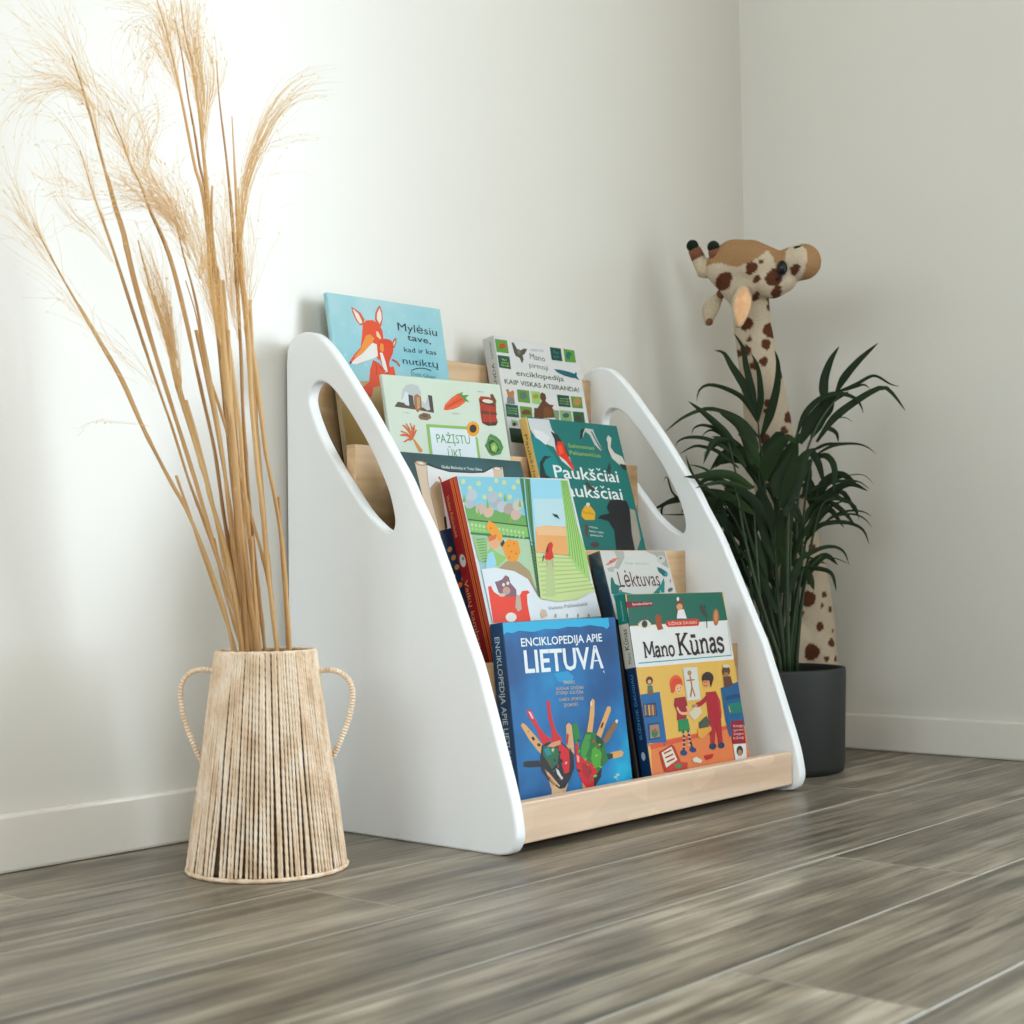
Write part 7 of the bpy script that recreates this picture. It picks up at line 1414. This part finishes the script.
def ear(pts, wd, m_out, m_in, side):
    P = resample(catmull([Vector(p) - GO for p in pts], 6), 14); q = MB(); q2 = MB()
    sv = Vector((.66, -.75, 0)); fn = Vector((-.75, -.66, 0)) * side
    vs = []; n = len(P)
    for i, p in enumerate(P):
        u = i/(n-1); w_ = wd * (.35 + .65*math.sin(PI*min(1, u*.92+.1))) * (1 if u < .95 else .7)
        for k in range(12):
            a = 2*PI*k/12; vs.append(p + sv*math.cos(a)*w_ + fn*(math.sin(a)*.0065 - .004*math.cos(a)**2))
    fs = [(i*12+k, i*12+(k+1)%12, (i+1)*12+(k+1)%12, (i+1)*12+k) for i in range(n-1) for k in range(12)] + [tuple(range(12)), tuple(range((n-1)*12, n*12))]
    q.add(vs, fs); e1 = q.build('ear', m_out, giraffe, True)
    vs = []
    for i, p in enumerate(P[1:]):
        u = i/(n-2); w_ = wd * .8 * math.sin(PI*min(1, u*.86+.1))
        for k in range(5): 
            a = -1 + k*.5; vs.append(p + sv*a*w_ + fn*(.0085 + .0012 - .002*(1-abs(a))*math.sin(PI*u) - .003*a*a))
    fs = [(i*5+k, i*5+k+1, (i+1)*5+k+1, (i+1)*5+k) for i in range(n-2) for k in range(4)]
    q2.add(vs, fs); q2.build('ear_lining', m_in, e1, True)
ear(GIR['ear_near'], .0165, m_cream, m_peach, 1); ear(GIR['ear_far'], .0150, m_cream, m_cream, 1)
f = [Vector(p) - GO for p in GIR['ear_far']]
for c_, r_ in ((f[0].lerp(f[1], .25) + Vector((-.006,-.006,0)), .0075), (f[2] + Vector((-.005,-.006,.004)), .0065)):
    q = MB(); q.ball(c_, r_, 8); q.build('ear_spot', m_brown, giraffe, True)
eye_c = Vector(GIR['eye']) - GO
q = MB(); q.ball(eye_c, (.0085,.0085,.0125), 12); ey = q.build('eye', m_blk, giraffe, True)
q = MB(); q.tube([eye_c + Vector((-.010,.006,-.020)), eye_c + Vector((-.005,0,-.014)), eye_c + Vector((0,-.004,-.008))], [.0025,.0028,.0015], 6); q.build('eyelash', m_blk, ey, True)
far_c = eye_c + Vector((.045,.05,0)); q = MB(); q.ball(far_c, (.0085,.0085,.0125), 10); q.build('eye', m_blk, giraffe, True)
nc = Vector(GIR['nostril']) - GO; q = MB(); q.ball(nc, (.0105,.0035,.0032), 8, axes=Matrix.Rotation(-.85, 3, 'Z')); q.build('nostril', m_blk, giraffe, True)

# ------------------------------------------------------------------ daylight
def area(name, loc, rot, sx, sy, power, c):
    l = bpy.data.lights.new(name, 'AREA'); l.shape = 'RECTANGLE'; l.size = sx; l.size_y = sy; l.energy = power; l.color = c
    o = bpy.data.objects.new(name, l); C.objects.link(o); o.location = loc; o.rotation_euler = rot; return o
y0, y1, z0, z1 = WIN
area('window_daylight', (WX + .12, (y0+y1)/2, (z0+z1)/2), (0, math.radians(90), 0), z1-z0, y1-y0, KEY, (.79, .91, 1.0))
x0, x1, z0, z1 = LWIN
area('front_window_fill', ((x0+x1)/2, Y0 - .12, (z0+z1)/2), (math.radians(90), 0, 0), x1-x0, z1-z0, KEY2, (.79, .91, 1.0))  # main fill, through the unseen window behind the camera
y0, y1, z0, z1 = FILLWIN
area('side_fill', (X0 - .12, (y0+y1)/2, (z0+z1)/2), (0, math.radians(-90), 0), z1-z0, y1-y0, KEY3, (.79, .91, 1.0))  # added fill from the left, leaves the floor beyond the shelf darker
w_ = bpy.data.worlds.new('sky'); bpy.context.scene.world = w_; w_.use_nodes = True
w_.node_tree.nodes['Background'].inputs['Color'].default_value = (.80, .88, 1, 1); w_.node_tree.nodes['Background'].inputs['Strength'].default_value = 1.0

# ------------------------------------------------------------------ camera
cam = bpy.data.cameras.new('camera'); co = bpy.data.objects.new('camera', cam); C.objects.link(co)
RT_, DN, FW = Vector((0.65991645, -0.75119055, -0.01493441)), Vector((0.02169463, 0.03891984, -0.9990068)), Vector((0.75102571, 0.65893703, 0.04198065))
Mx = Matrix((RT_, -DN, -FW)).transposed().to_4x4(); Mx.translation = (0, 0, .315); co.matrix_world = Mx
cam.sensor_width = 36; cam.lens = 1490.27 / 1024 * 36; cam.clip_start = .02
cam.dof.use_dof = True; cam.dof.focus_distance = 1.92; cam.dof.aperture_fstop = 8
bpy.context.scene.camera = co
vs_ = bpy.context.scene.view_settings; vs_.view_transform = 'Standard'; vs_.look = 'None'; vs_.gamma = 1; vs_.use_curve_mapping = False; vs_.exposure = EXPO
